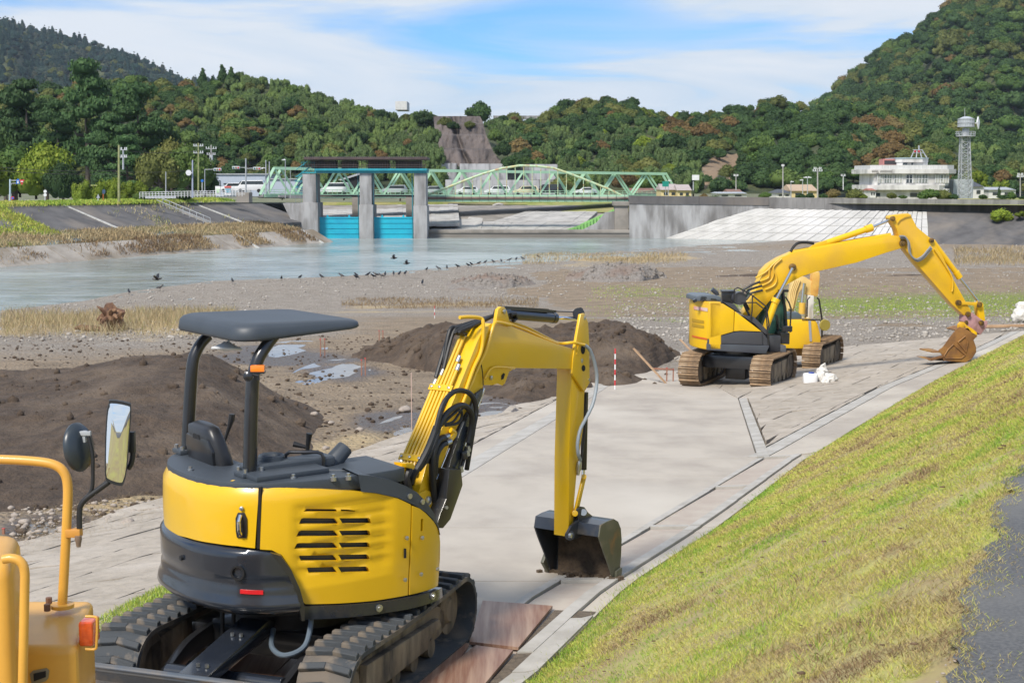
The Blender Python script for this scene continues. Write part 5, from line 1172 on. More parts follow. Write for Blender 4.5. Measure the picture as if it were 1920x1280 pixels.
for i, (u, vb, vt, hw, y, kd, cl, lb) in enumerate([
    (1502, 372, 356, 12, 206, 'broad', 'dark', 'left of the two round clipped bushes by the tan roof'), (1519, 372, 355, 10, 206, 'broad', 'dark', 'right one of the joined round bushes by the tan roof'), (1543, 372, 355.5, 10.5, 206, 'broad', 'dark', 'single round clipped bush right of the tan roofed house'), (1562, 372, 342, 16, 209, 'broad', 'rust', 'half bare brownish tree between round bush and green tree'),
    (1602, 372, 340, 22, 207, 'broad', 'olive', 'wide olive tree left of the white building'), (1620, 372, 360, 9, 204, 'broad', 'bright', 'small bright bush at the left foot of the white building'), (1672, 372, 352, 12, 203, 'broad', 'olive', 'sprawling bush before the white building ground floor'), (1692, 372, 361, 11, 202, 'broad', 'mid', 'low green bush before the white building'), (1742, 373, 341, 23, 203, 'broad', 'mid', 'spreading tree in front of the white building windows'), (1769, 373, 343, 20, 204, 'broad', 'olive', 'olive tree overlapping the right end of the white building'),
    (1789, 373, 356, 10, 203, 'broad', 'dark', 'round clipped bush left of the radio tower foot'), (1843, 373, 358, 10.5, 203, 'broad', 'dark', 'round clipped bush right of the radio tower foot'), (1880, 373, 359, 14, 205, 'broad', 'dark', 'dark bush before the white low building'), (1873, 372, 349, 6, 207, 'cone', 'dark', 'small pointed tree at the right edge'), (1896, 372, 349, 11, 208, 'broad', 'mid', 'tree before the low building near the right edge'), (1918, 373, 362, 9, 203, 'broad', 'dark', 'dark bush cut by the right frame edge'),
    (1878, 416, 371, 26, 181, 'broad', 'bright', 'bright willowy shrub growing on the dark revetment'), (1915, 404, 388, 14, 180, 'bamboo', 'bright', 'weedy shrub on the revetment at the right edge'),
    (1435, 372, 352, 14, 225, 'broad', 'mid', 'green shrub left of the lone forked pole'), (1340, 373, 362, 16, 222, 'broad', 'mid', 'low green scrub behind the flood wall near the bridge end'), (1320, 373, 355, 10, 224, 'broad', 'rust', 'reddish flowering shrub behind the abutment wall'), (1290, 372, 362, 9, 226, 'broad', 'mid', 'low shrub beside the yellow gabled house'), (1868, 362, 318, 26, 245, 'bamboo', 'bright', 'yellow green bamboo clump right of the radio tower'), (1830, 345, 300, 26, 260, 'bamboo', 'bright', 'tall yellow green bamboo behind the radio tower'),
    (1700, 352, 320, 24, 330, 'broad', 'dark', 'dark tree behind the left part of the white building'), (530, 372, 355, 12, 228, 'broad', 'mid', 'green shrub under the left end of the truss')]):
    TREE(u, vb, vt, hw, y, kd, cl, lb, sd=i % 5, det=1500, q=.07, cat='bush' if vb-vt < 20 else 'tree', name='bush' if vb-vt < 20 else None)
# ---- haze
if HAZE:
    m = bpy.data.materials.new('haze'); m.use_nodes = True; t = m.node_tree; t.nodes.remove(t.nodes['Principled BSDF']); pv = t.nodes.new('ShaderNodeVolumePrincipled'); pv.inputs['Density'].default_value = HAZE; pv.inputs['Color'].default_value = (.72, .84, 1, 1); pv.inputs['Anisotropy'].default_value = .2
    t.links.new(pv.outputs[0], t.nodes['Material Output'].inputs['Volume'])
    mb = MB(); mb.box2((-2600, -60, -12), (2600, 2700, 420)); props(mb.obj('haze', m, smooth=False), kind='stuff')
# ================================================================== MINI EXCAVATOR
YEL = M('yellow_paint', (.72, .43, .008), (.66, .39, .008), 1.5, .3, coat=.3, lo=.3, hi=.8, c3=(.66, .41, .035), s3=2.3)
YELB = M('yellow_paint_far', (.78, .47, .006), (.70, .42, .008), .8, .36, coat=.2, lo=.3, hi=.8, c3=(.62, .36, .03), s3=.9)
NAVY = M('dark_navy_paint', (.014, .018, .026), (.02, .024, .032), 2, .22, coat=.5)
DGY = M('dark_grey_plastic', (.045, .055, .068), (.038, .047, .058), 3, .5, bump=.05, bscale=300, bdist=.002)
BLKM = M('black_paint', (.012, .013, .015), (.02, .02, .022), 3, .28, coat=.3)
HOSE = M('black_hose', (.012, .012, .013), rough=.5)
CHR = M('chrome_rod', (.65, .66, .68), rough=.12, metal=1)
STL = M('bolt_steel', (.45, .46, .46), rough=.3, metal=.9)
RUB = M('track_rubber', (.04, .046, .052), (.20, .165, .125), 5, .75, bump=.3, bscale=25, lo=.52, hi=.68, c3=(.13, .105, .08), s3=2.2)
MUD = M('muddy_steel', (.19, .15, .105), (.045, .04, .036), 5, .9, bump=.6, bscale=18, bdist=.015, stretch=(1, 1, .35), c3=(.30, .25, .18), s3=3)
RED = M('red_reflector', (.55, .015, .02), rough=.3)
ORG = M('orange_lens', (.9, .22, .02), rough=.2, coat=.5)
GHOSE = M('grey_conduit', (.26, .30, .34), rough=.45)
BKT = M('bucket_dark_steel', (.022, .026, .034), (.07, .06, .045), 4, .35, coat=.3, lo=.55, hi=.72)
BKR = M('bucket_worn_steel', (.085, .085, .06), (.26, .12, .04), 4, .5, lo=.55, hi=.75, c3=(.12, .11, .08), s3=9)
SOILM = M('dry_soil_caked', (.055, .038, .026), (.11, .078, .05), 9, .95, bump=.8, bscale=30, bdist=.02)
MC = Vector((-1.44, 9.28, 0)); MC.z = gz(-1.44, 9.28)+.02
mini = empty('mini_excavator', MC, 'shiny yellow and black compact excavator with a grey canopy in the foreground', 'excavator')
AU, AT_, AB = R(54), R(19), R(32)
FU = frame(MC, AU); FT = frame(MC, AT_)
lp = [(-.80, 0), (-.77, -.28), (-.64, -.53), (-.42, -.68), (-.1, -.745), (.25, -.745), (.55, -.69), (.76, -.56), (.87, -.33), (.90, .0), (.87, .4), (.7, .68), (.3, .76), (-.1, .76), (-.42, .7), (-.64, .54), (-.77, .28)]
def catmull(pts, n, closed=True):
    o = []; N_ = len(pts)
    for i in range(N_ if closed else N_-1):
        g = lambda k: Vector(pts[(i+k) % N_] if closed else pts[min(max(i+k, 0), N_-1)])
        a, b, c, d = g(-1), g(0), g(1), g(2)
        for j in range(n):
            t = j/n; o.append(.5*((2*b)+(-a+c)*t+(2*a-5*b+4*c-d)*t*t+(-a+3*b-3*c+d)*t**3))
    if not closed: o.append(Vector(pts[-1]))
    return o
LPP = catmull(lp, 8); LPW = [FU @ Vector((q.x, q.y, 0)) for q in LPP]; NL = len(LPP)
SS = [0.0]
for i in range(NL): SS.append(SS[-1]+(LPP[(i+1) % NL]-LPP[i]).length)
PER = SS[-1]
def SH(u, v):
    d = ray(u, v); best = None
    for i in range(NL):
        a = LPW[i]; b = LPW[(i+1) % NL]; ex, ey = b.x-a.x, b.y-a.y; den = d.x*ey-d.y*ex
        if abs(den) < 1e-9: continue
        k = (a.x*ey-a.y*ex)/den; t = (a.x*d.y-a.y*d.x)/den
        if 0 <= t <= 1 and k > 0 and (best is None or k < best[0]): best = (k, SS[i]+t*(SS[i+1]-SS[i]))
    if best is None:      # silhouette: nearest point
        best = min(((q.x/q.y-d.x/d.y)**2, i) for i, q in enumerate(LPW)); i = best[1]; k = LPW[i].y/d.y; s = SS[i]
    else: k, s = best
    if s > PER*.6: s -= PER
    return (s, CZ+d.z*k-MC.z)
def WALL(s, h, off=0):
    s = s % PER; i = int(np.searchsorted(SS, s)-1); i = max(0, min(NL-1, i)); t = (s-SS[i])/(SS[i+1]-SS[i]); a = LPP[i]; b = LPP[(i+1) % NL]; p = a.lerp(b, t)
    def nrm(j): e_ = LPP[(j+1) % NL]-LPP[(j-1) % NL]; return Vector((-e_.y, e_.x)).normalized()*-1
    n = nrm(i).lerp(nrm((i+1) % NL), t).normalized()
    if n.dot(p) < 0: n = -n
    p = p+n*off; return FU @ Vector((p.x, p.y, h))
def wsheet(name, outer, holes, mat, parent, off=.0, th=.02, res=.05, bul=None, **k):
    pts = []; edges = []
    def addloop(l):
        o = len(pts); pts.extend(Vector(q) for q in l); edges.extend((o+i, o+(i+1) % len(l)) for i in range(len(l)))
    def dens(l, r_):
        o = []
        for a, b in zip(l, l[1:]+l[:1]):
            a = Vector(a); b = Vector(b); n = max(1, int((b-a).length/r_)); o += [a.lerp(b, j/n) for j in range(n)]
        return o
    outer = dens(outer, res); addloop(outer); holes = [dens(h_, .03) for h_ in holes]
    for h_ in holes: addloop(h_)
    xs = [p.x for p in outer]; ysv = [p.y for p in outer]; gx = np.arange(min(xs)+res/2, max(xs), res); gy = np.arange(min(ysv)+res/2, max(ysv), res)
    Gx, Gy = np.meshgrid(gx, gy); Gx = Gx.ravel(); Gy = Gy.ravel(); ok = inpoly(Gx, Gy, outer)
    for h_ in holes: ok &= ~inpoly(Gx, Gy, h_)
    B_ = np.array([(p.x, p.y) for p in pts])
    for x, y in zip(Gx[ok], Gy[ok]):
        if ((B_-(x, y))**2).sum(1).min() > (res*.45)**2: pts.append(Vector((x, y)))
    v2, e2, f2, _, _, _ = mgeo.delaunay_2d_cdt([p.to_2d() for p in pts], edges, [], 0, 1e-5)
    keep = []
    for f_ in f2:
        c = sum((v2[i] for i in f_), Vector((0, 0)))/len(f_)
        if inpoly(np.array([c.x]), np.array([c.y]), outer)[0] and not any(inpoly(np.array([c.x]), np.array([c.y]), h_)[0] for h_ in holes): keep.append(tuple(f_))
    n = len(v2); bl = bul or (lambda s, h: 0)
    vv = [WALL(q.x, q.y, off+bl(q.x, q.y)) for q in v2]+[WALL(q.x, q.y, off-th+bl(q.x, q.y)) for q in v2]
    cnt = {}
    for f_ in keep:
        for a, b in zip(f_, f_[1:]+f_[:1]): cnt[(a, b)] = 1
    ff = list(keep)+[tuple(i+n for i in f_[::-1]) for f_ in keep]
    for (a, b) in cnt:
        if (b, a) not in cnt: ff.append((b, a, a+n, b+n))
    m = MB(); m.add(vv, ff); return m.obj(name, mat, parent, **k)
def px(l): return [SH(*q) for q in l]
SMIN = -PER*.20
def bulge(s, h): return .012*math.cos((h-1.2)*5)-.03*max(0, (h-1.36)/.08)**2 if h > 1.36 else .012*math.cos((h-1.2)*5)
hT = SH(487, 910)[1]; hB = SH(481, 1025)[1]
rp = [(SMIN, hT), (SMIN, hB)]+px([(325, 996), (360, 1006), (408, 1016), (450, 1021), (480, 1025), (487, 912), (430, 903), (372, 897), (335, 890)])
wsheet('rear_panel', rp, [], YEL, mini, .02, .03, bul=bulge, ang=50)
# side panel with louvre slots
sp_out = px([(493, 912), (540, 914), (602, 915.5), (665, 919), (700, 923), (740, 932), (764, 944), (763, 1114.5), (700, 1125), (630, 1130), (572, 1131), (567, 1126), (560, 1100), (545, 1065), (528, 1038), (510, 1028.5), (489, 1027)])
def zz2(l): return [(540+x/4, 860+y/4) for x, y in l]
slots = [zz2(l) for l in ([(112, 390), (135, 372), (350, 372), (360, 390)], [(388, 388), (385, 373), (440, 374), (495, 383), (495, 389)],
    [(78, 484), (95, 445), (110, 438), (345, 442), (374, 484)], [(400, 481), (380, 441), (590, 437), (600, 445), (618, 478)],
    [(57, 576), (78, 538), (95, 530), (340, 533), (374, 576)], [(398, 573), (378, 535), (585, 529), (598, 538), (615, 570)],
    [(42, 667), (60, 630), (75, 624), (335, 625), (371, 667)], [(398, 665), (377, 626), (585, 620), (597, 630), (613, 660)],
    [(95, 761), (80, 728), (85, 720), (335, 718), (370, 760)], [(398, 758), (376, 717), (580, 711), (595, 722), (612, 751)],
    [(155, 854), (142, 818), (148, 812), (335, 809), (368, 850)], [(398, 851), (376, 810), (580, 803), (595, 815), (610, 843)])]
lo1 = SH(545, 1000); lo2 = SH(735, 1000); hlo = SH(600, 1092)[1]; hhi = SH(600, 938)[1]
def bul2(s, h):      # embossed louvre field
    a = min(max((s-lo1[0])/.05, 0), 1)*min(max((lo2[0]-s)/.08, 0), 1)*min(max((h-hlo)/.04, 0), 1)*min(max((hhi-h)/.05, 0), 1)
    rib = .5+.5*math.cos((h-hlo)*2*math.pi/((hhi-hlo)/6.55)+2.6)
    return bulge(s, h)-.024*a+.015*a*rib
wsheet('side_panel', sp_out, [px(s_) for s_ in slots], YEL, mini, .02, .03, res=.028, bul=bul2, ang=60)
wsheet('radiator_grille', px([(545, 945), (700, 948), (700, 1080), (560, 1078)]), [], M('grille_black', (.012, .012, .012), rough=.7), mini, -.045, .01, res=.08)
m = MB()
for i in range(70):
    s0 = lo1[0]+.01+(i/70)*(SH(620, 1000)[0]-lo1[0]); m.beam(WALL(s0, hlo+.02, -.035), WALL(s0, hhi-.01, -.035), .003, .006, up=(0, 1, 0))
m.obj('radiator_fin', M('fin_grey', (.045, .05, .055), rough=.5), mini, smooth=False, kind='stuff')
wsheet('front_side_panel', px([(766, 946), (779, 951), (790, 960), (805, 976), (815, 993), (819, 1015), (820.5, 1047), (818.5, 1097), (790, 1108), (765.5, 1114)]), [px(zz2([(968, 535), (968, 445), (985, 443), (985, 535)]))], YEL, mini, .022, .03, bul=bulge, ang=50)
wsheet('seam_seal', px([(486, 911), (491, 911), (489, 1026), (483, 1026)]), [], BLKM, mini, .027, .03)
# counterweight
cwp = [(SMIN, hB+.004), (SMIN, SH(480, 1150)[1])]+px([(336, 1129), (408, 1147), (480, 1154.5), (563, 1156), (556, 1110), (540, 1072), (522, 1042), (508, 1031.5), (480, 1028.5), (408, 1019.5), (345, 1003)])
hc = SH(480, 1095)[1]
def bul3(s, h): 
    e_ = .035+.028*math.exp(-((h-hc+.13)/.05)**2)-.014*math.exp(-((h-hc-.02)/.012)**2)-.05*max(0, (hB-.02-h < .0)*0)
    return e_-.05*max(0, 1-(h-cwp[1][1])/.06)**2-.03*max(0, 1-(hB-h)/.035)**2
cw = wsheet('counterweight', cwp, [], NAVY, mini, .02, .08, res=.03, bul=bul3, ang=60)
wsheet('reflector_strip', px([(458, 1099), (496, 1101), (496, 1108.5), (458, 1106.5)]), [], RED, cw, .066, .008)
s_, h_ = SH(454, 1068); m = MB(); nn = (WALL(s_, h_, 1)-WALL(s_, h_, 0)); m.lathe(WALL(s_, h_, .05), nn, [(0, .044), (.022, .046), (.022, .034), (-.0, .034)], 20); m.obj('bolt_recess', BLKM, cw)
s_, h_ = SH(357, 1042); m = MB(); nn = (WALL(s_, h_, 1)-WALL(s_, h_, 0)); m.lathe(WALL(s_, h_, .05), nn, [(0, .016), (.02, .016)], 14); m.obj('bolt_recess', DARK, cw)
wsheet('edge_trim', px([(508, 1030), (526, 1036), (543, 1062), (558, 1098), (566, 1130), (566, 1157), (561, 1157), (554, 1110), (538, 1072), (520, 1044)]), [], BLKM, mini, .075, .09, res=.04)
wsheet('skirt', px([(567, 1133), (630, 1132), (700, 1127), (763, 1117), (819, 1100), (821, 1118), (800, 1128), (760, 1139), (690, 1150), (620, 1156), (567, 1158)]), [], NAVY, mini, .035, .05, ang=50)
wsheet('front_skirt', [(SH(818, 1100)[0], .95), (SH(818, 1100)[0], .66), (SH(818, 1100)[0]+.9, .66), (SH(818, 1100)[0]+.9, .95)], [], NAVY, mini, .0, .05)
# handle on the rear panel
s_, h_ = SH(457, 984); m = MB(); q = [WALL(s_+a, h_+b, .042) for a, b in ((-.028, -.07), (.028, -.07), (.034, -.03), (.034, .05), (.02, .085), (-.02, .085), (-.034, .05), (-.034, -.03))]; nn = WALL(s_, h_, 1)-WALL(s_, h_, 0); m.prism(q, -nn*.03); hdl = m.obj('latch_recess', BLKM, mini, bevel=.004)
m = MB(); m.tube([WALL(s_, h_-.05, .047), WALL(s_, h_-.02, .075), WALL(s_, h_+.04, .08), WALL(s_, h_+.072, .05)], .012, 8); m.obj('latch_handle', CHR, hdl)
for (uu, vv_) in ((457.5, 950), (755, 1006), (783, 1006), (752, 1084), (781, 1074), (810, 1065)):
    s_, h_ = SH(uu, vv_); m = MB(); nn = WALL(s_, h_, 1)-WALL(s_, h_, 0); m.lathe(WALL(s_, h_, .035), nn, [(0, .013), (.012, .013), (.016, .006)], 10); m.obj('bolt', STL, mini)
for (a, b) in (((752, 1029), (756, 1044)), ((755, 1090), (754, 1090))):
    pass
wsheet('slot', px([(751.5, 1026), (755.5, 1026), (755.5, 1044), (751.5, 1044)]), [], DARK, mini, .034, .004)
for (uu, vv_) in ((704.5, 1136.5), (802, 1115)):
    s_, h_ = SH(uu, vv_); m = MB(); nn = WALL(s_, h_, 1)-WALL(s_, h_, 0); m.lathe(WALL(s_, h_, .036), nn, [(0, .024), (.01, .024), (.01, .014), (.018, .012)], 14); m.obj('bolt', STL, mini)
# inner body, deck and front cover
def loopat(h, sc, fmax=9, fmin=-9, n=3): return [FU @ Vector((min(max(q.x*sc, fmin), fmax), q.y*sc, h)) for q in LPP[::n]]
m = MB(); m.prism(loopat(.62, .93), (0, 0, .26)); m.obj('body_shell', BLKM, mini, smooth=False)
DK0 = hT-.005
def lshape(k, h, ff, ll, fr):      # rear strip and right strip of the deck; the left front stays an open footwell
    P1 = [q*k for q in LPP[::3]]; i0 = next(i for i, q in enumerate(P1) if q.x > fr); R_ = P1[:i0]+[Vector((fr, P1[i0-1].y+.03)), Vector((fr, ll)), Vector((ff, ll)), Vector((ff, .72*k))]
    R_ += [q for q in P1[i0:] if q.y > 0 and q.x < ff]
    return [FU @ Vector((q.x, q.y, h)) for q in R_]
m = MB(); m.prism(lshape(1.0, DK0-.07, -.36, -.22, .42), (0, 0, .09)); deck = m.obj('deck', DGY, mini, bevel=.012)
m = MB(); m.prism(lshape(.96, .8, -.38, -.25, .38), (0, 0, hT-.88)); m.obj('engine_cover', DGY, mini, smooth=False)
# curved dark cover over the right front corner
bo = [(667, 888), (690, 890), (727, 898), (755, 909), (775, 921), (792, 939), (805, 959), (815, 985), (817, 1002)]; bi = [(672, 919.5), (700, 922), (740, 931), (765, 942.5), (780, 951), (792, 960), (803, 972), (811, 985), (816, 1000)]
A1 = [SH(*q) for q in bo]; B1 = [SH(*q) for q in bi]
o1 = [WALL(s, h, .035) for s, h in B1]; o2 = [WALL(s, h, .03) for s, h in A1]; o3 = [WALL(s, h+.01, -.16) for s, h in A1]; o4 = [WALL(s, h-.06, -.34) for s, h in A1]
m = MB(); n = len(o1); m.add(o1+o2+o3+o4, [(r*n+i, r*n+i+1, (r+1)*n+i+1, (r+1)*n+i) for r in range(3) for i in range(n-1)]); cov = m.obj('front_cover', DGY, mini, ang=60)
for (uu, vv_) in ((761, 928), (784, 939)):
    s_, h_ = SH(uu, vv_); m = MB(); nn = WALL(s_, h_, 1)-WALL(s_, h_, 0); m.lathe(WALL(s_, h_, .034), nn, [(0, .018), (.01, .018), (.01, .01)], 12); m.obj('bolt', STL, cov)
m = MB(FU); m.box2((.30, -.2, .62), (.86, .70, .72)); m.obj('floor_plate', BLKM, mini)
# deck furniture, placed in the machine's own frame
def US(u, v, h):       # pixel on the horizontal plane h above the ground -> frame coords
    q = PH(u, v, CZ-MC.z-h); return FU.inverted() @ q
def bolts(lst, h):
    for u, v in lst:
        q = US(u, v, h); m = MB(FU); m.cyl((q.x, q.y, h-.02), (q.x, q.y, h+.022), .012, n=6); m.cyl((q.x, q.y, h-.02), (q.x, q.y, h+.004), .019, n=10); m.obj('bolt', STL, deck)
bolts([(357, 880), (451, 883), (457, 883), (497, 892), (537, 889), (550, 895), (571, 889), (625, 895), (653, 893)], hT+.02)
m = MB(FU); q = US(520, 880, hT); 
a = US(486, 893, hT); b = US(596, 905, hT)
m.box((US(530, 892, hT).x, US(530, 892, hT).y, hT+.03), (.50, .30, .035)); m.obj('service_plate', DGY, deck, bevel=.01)
m = MB(FU); q = US(545, 886, hT); m.box((q.x+.0, q.y+.05, hT+.045), (.62, .16, .07)); cons = m.obj('side_console', DGY, mini, bevel=.025, seg=3)
q = US(512, 884, hT); m = MB(FU); m.lathe((q.x, q.y+.02, hT+.0), (0, 0, 1), [(0, .10), (.10, .085), (.11, .075), (.10, .06), (.085, .055)], 20); m.obj('filler_neck', DGY, cons)
def pl(uvs, y): return [P(u, v, y) for u, v in uvs]
m = MB(); m.tube(pl([(534, 884), (534, 862), (536, 852), (543, 847), (570, 847), (595, 847), (603, 850), (606, 857), (606, 880)], 8.95), .012, 8); m.obj('grab_handle', BLKM, cons)
m = MB(); a, b = P(610, 882, 9.05), P(648, 838, 9.15); m.tube([a, a.lerp(b, .5), b], [.055, .06, .055], 12); m.obj('side_lever_box', DGY, mini, bevel=.01)
m = MB(); m.tube(pl([(566, 858), (580, 860), (586, 845)], 9.3), .03, 8); m.obj('joystick_boot', HOSE, mini)
m = MB(); m.tube(pl([(576, 862), (577, 835), (580, 812)], 9.3), [.012, .014, .022], 8); m.tube(pl([(550, 832), (562, 835), (574, 838)], 9.3), [.02, .016, .012], 8); m.obj('joystick', HOSE, mini)
m = MB()
for k in range(5): m.lathe(P(576, 864-k*3.2, 9.3), (0, 0, 1), [(0, .055-.005*k), (.008, .06-.005*k), (.014, .05-.005*k)], 12)
m.obj('joystick_bellows', HOSE, mini)
m = MB(); m.tube(pl([(404, 880), (420, 830), (430, 800), (434, 786), (435, 776)], 9.5), [.012, .009, .014, .022, .02], 8); m.obj('control_lever', HOSE, mini)
m = MB(); m.tube(pl([(640, 872), (665, 874), (680, 880), (686, 890)], 9.9), .014, 8); m.obj('foot_rail', YEL, mini)
m = MB(); m.tube(pl([(588, 882), (640, 883), (680, 890), (700, 898)], 8.85), .018, 8); m.obj('cable_cover', DGY, mini)
m = MB(); m.beam(P(573, 887, 8.75), P(590, 893, 8.72), .02, .02); m.beam(P(583, 893, 8.72), P(655, 893, 8.8), .02, .015); m.obj('latch_bar', STL, deck)
# seat
SF = FU @ Matrix.Translation((-.27, .24, 0)) @ Matrix.Diagonal((1, 1.12, 1, 1)) @ Matrix.Rotation(R(-8), 4, 'Y')
def rloop(w_, d, x0, z, k=14, p_=3.2):
    o = []
    for i in range(k*2):
        a = math.pi*i/k; c, s = math.cos(a), math.sin(a); o.append((x0+d*math.copysign(abs(c)**(2/p_), c), w_*math.copysign(abs(s)**(2/p_), s), z))
    return o
def loft(m, loops, cap=True):
    n = len(loops[0]); vv = [q for l in loops for q in l]; ff = [(r*n+i, r*n+(i+1) % n, (r+1)*n+(i+1) % n, (r+1)*n+i) for r in range(len(loops)-1) for i in range(n)]
    if cap: ff += [tuple(range(n))[::-1], tuple((len(loops)-1)*n+i for i in range(n))]
    return m.add(vv, ff)
m = MB(SF); loft(m, [rloop(.21, .06, .0, 1.30), rloop(.225, .075, 0, 1.4), rloop(.22, .075, -.01, 1.52), rloop(.19, .065, -.02, 1.64), rloop(.16, .055, -.025, 1.715), rloop(.10, .03, -.02, 1.735)])
seat = m.obj('seat_back', M('seat_vinyl', (.016, .017, .019), (.022, .023, .026), 8, .38, bump=.15, bscale=120, bdist=.003), mini, ang=80)
m = MB(SF); m.prism([(-.085, y, z) for y, z in ((-.17, 1.33), (.17, 1.33), (.185, 1.58), (.15, 1.66), (-.15, 1.66), (-.185, 1.58))], (.03, 0, 0)); m.obj('seat_shell', BLKM, seat, bevel=.012)
m = MB(SF); m.prism([(-.089, y, z) for y, z in ((-.05, 1.645), (.05, 1.645), (.035, 1.675), (-.035, 1.675))], (.02, 0, 0)); m.obj('seat_grip_hole', DARK, seat)
m = MB(FU @ Matrix.Translation((-.1, .31, 0))); loft(m, [rloop(.22, .24, 0, 1.1), rloop(.235, .26, 0, 1.2), rloop(.22, .24, 0, 1.26)]); m.obj('seat_cushion', MATS['seat_vinyl'], mini, ang=80)
# canopy posts, canopy
lv_ = Vector((-math.cos(AU), math.sin(AU), 0))
def zz1(l): return [(300+x/3.2, 560+y/3.2) for x, y in l]
pA = FU @ Vector((-.47, .57, 1.5)); pB = FU @ Vector((-.47, -.37, 1.5))
for p0, tr in ((pA, [(165, 975), (172, 760), (188, 480), (198, 380), (215, 325), (245, 270), (290, 222)]), (pB, [(540, 1035), (545, 760), (556, 500), (568, 430), (590, 360), (625, 300), (670, 240), (690, 215)])):
    q = [onplane(u, v, p0, lv_) for u, v in zz1(tr)]; qq = catmull([tuple(c) for c in q], 4, False)
    m = MB(); m.tube(qq, [.045-.008*i/len(qq) for i in range(len(qq))], 12); post = m.obj('canopy_post', BLKM, mini, ang=60)
    m = MB(FU); b = FU.inverted() @ q[0]; m.box((b.x, b.y, hT+.03), (.16, .14, .03)); m.obj('post_foot', DGY, post, bevel=.008)
    for dx_ in (-.055, .055):
        for dy_ in (-.05, .05): m = MB(FU); m.cyl((b.x+dx_, b.y+dy_, hT+.04), (b.x+dx_, b.y+dy_, hT+.07), .013, n=6); m.obj('bolt', STL, post)
def canloop(inset, dz, n=10):
    f0, f1, l0, l1 = -.58+inset, .285-inset*.6, -.43+inset, .60-inset; o = []; r = .14 if inset < .1 else .1
    for (cx_, cy_, a0) in ((f1-r*.6, l1-r*.6, 0), (f0+r, l1-r, 90), (f0+r, l0+r, 180), (f1-r*.6, l0+r*.6, 270)):
        rr = r*.6 if cx_ > 0 else r
        for j in range(n): a = R(a0+90*j/(n-1)); o.append((cx_+rr*math.cos(a), cy_+rr*math.sin(a)))
    def zf(f, dz):        # dz 0 bottom .. 1 top
        zb = 2.305+max(0, (f+.1))*.12; zt = 2.412-.04*max(0, f+.1); return zb+(zt-zb)*dz
    return [(x, y, zf(x, dz)) for x, y in o]
m = MB(FU); loft(m, [canloop(.03, .02), canloop(.003, .0), canloop(-.004, .15), canloop(.004, .68), canloop(.02, .88), canloop(.045, .98), canloop(.09, 1.01), canloop(.13, .97), canloop(.3, .97)]); can = m.obj('canopy', DGY, mini, ang=70)
m = MB(); q = onplane(462, 604, FU @ Vector((0, -.43, 0)), lv_)
m = MB(FU); c_ = FU.inverted() @ P(414+11, 655, 9.1); fr2 = Vector((c_.x, c_.y, c_.z))
m.lathe((fr2.x, fr2.y, fr2.z-.0), Vector((.12, .1, 1)), [(-.008, .02), (0, .098), (.006, .1), (.012, .095), (.035, .04), (.05, .02)], 24); lampd = m.obj('rear_mirror', WHT, mini, ang=40)
m = MB(); m.tube([P(427, 651, 9.1), P(426, 643, 9.1), P(434, 632, 9.1)], .008, 6); m.box(P(425, 650, 9.1), (.045, .04, .05)); m.obj('mirror_bracket', GREYM, lampd)
m = MB(); m.box(P(483.5, 691, 8.62), (.085, .05, .045)); m.obj('orange_marker_lamp', ORG, mini, bevel=.006)
m = MB(); m.box(P(482, 697.5, 8.62), (.1, .06, .012)); m.lathe(P(466, 705, 8.6), (0, -1, 0), [(-.02, .03), (.02, .03), (.03, .015)], 12); m.tube([P(459, 699, 8.6), P(466, 699, 8.6), P(484, 704, 8.6), P(484, 712, 8.6)], .012, 6); m.obj('lamp_bracket', BLKM, mini)
# ---------------- boom
BD = Vector((math.sin(AB), math.cos(AB), 0)); BR = Vector((math.cos(AB), -math.sin(AB), 0)); bp0 = Vector((-.58, 9.78, 0))
def BQ(u, v, off=0): return onplane(u, v, bp0+BR*off, BR)
def bpr(l, w_=.19, off=0, name='boom', mat=YEL, bevel=.006, parent=mini, **k):
    m = MB(); m.prism([BQ(u, v, off) for u, v in l], -BR*w_); return m.obj(name, mat, parent, bevel=bevel, **k)
boom = bpr([(783, 930), (800, 870), (830, 800), (861, 724), (895, 640), (906, 618), (921, 606), (957, 611), (1045, 645), (1086, 657), (1088, 686), (1073, 692), (1045, 691), (966, 690), (955, 697), (947, 719), (942, 723), (934, 719), (923, 722), (907, 722), (893, 743), (870, 778), (851, 813), (837, 848), (822, 895), (812, 942), (795, 948)])
bpr([(786, 925), (800, 918), (812, 923), (818, 948), (818, 975), (812, 990), (800, 985), (788, 960)], .22, .02, 'swing_bracket')
m = MB(); m.lathe(BQ(802, 938, .02), BR, [(0, .032), (.012, .032), (.014, .02), (.02, .012)], 16); m.obj('pivot_pin', STL, boom)
for (u, v, r) in ((920.5, 708, .016), (945, 584, .018), (1095, 596, .018), (1090, 676, .02), (1104, 712, .014)):
    m = MB(); m.lathe(BQ(u, v, .005), BR, [(0, r), (.008, r), (.01, r*.5)], 12); m.obj('pin', STL, boom)
m = MB(); m.prism([BQ(u, v, .002) for u, v in ((940, 704), (944, 699), (947, 701), (944, 710), (940, 712))], BR*.001); m.obj('lug_hole', DARK, boom)
bpr([(930, 606), (934, 580), (940, 574.5), (946, 575), (951, 583), (958, 611)], .03, .0, 'cylinder_ear', parent=boom)
bpr([(930, 606), (934, 580), (940, 574.5), (946, 575), (951, 583), (958, 611)], .03, -.16, 'cylinder_ear', parent=boom)
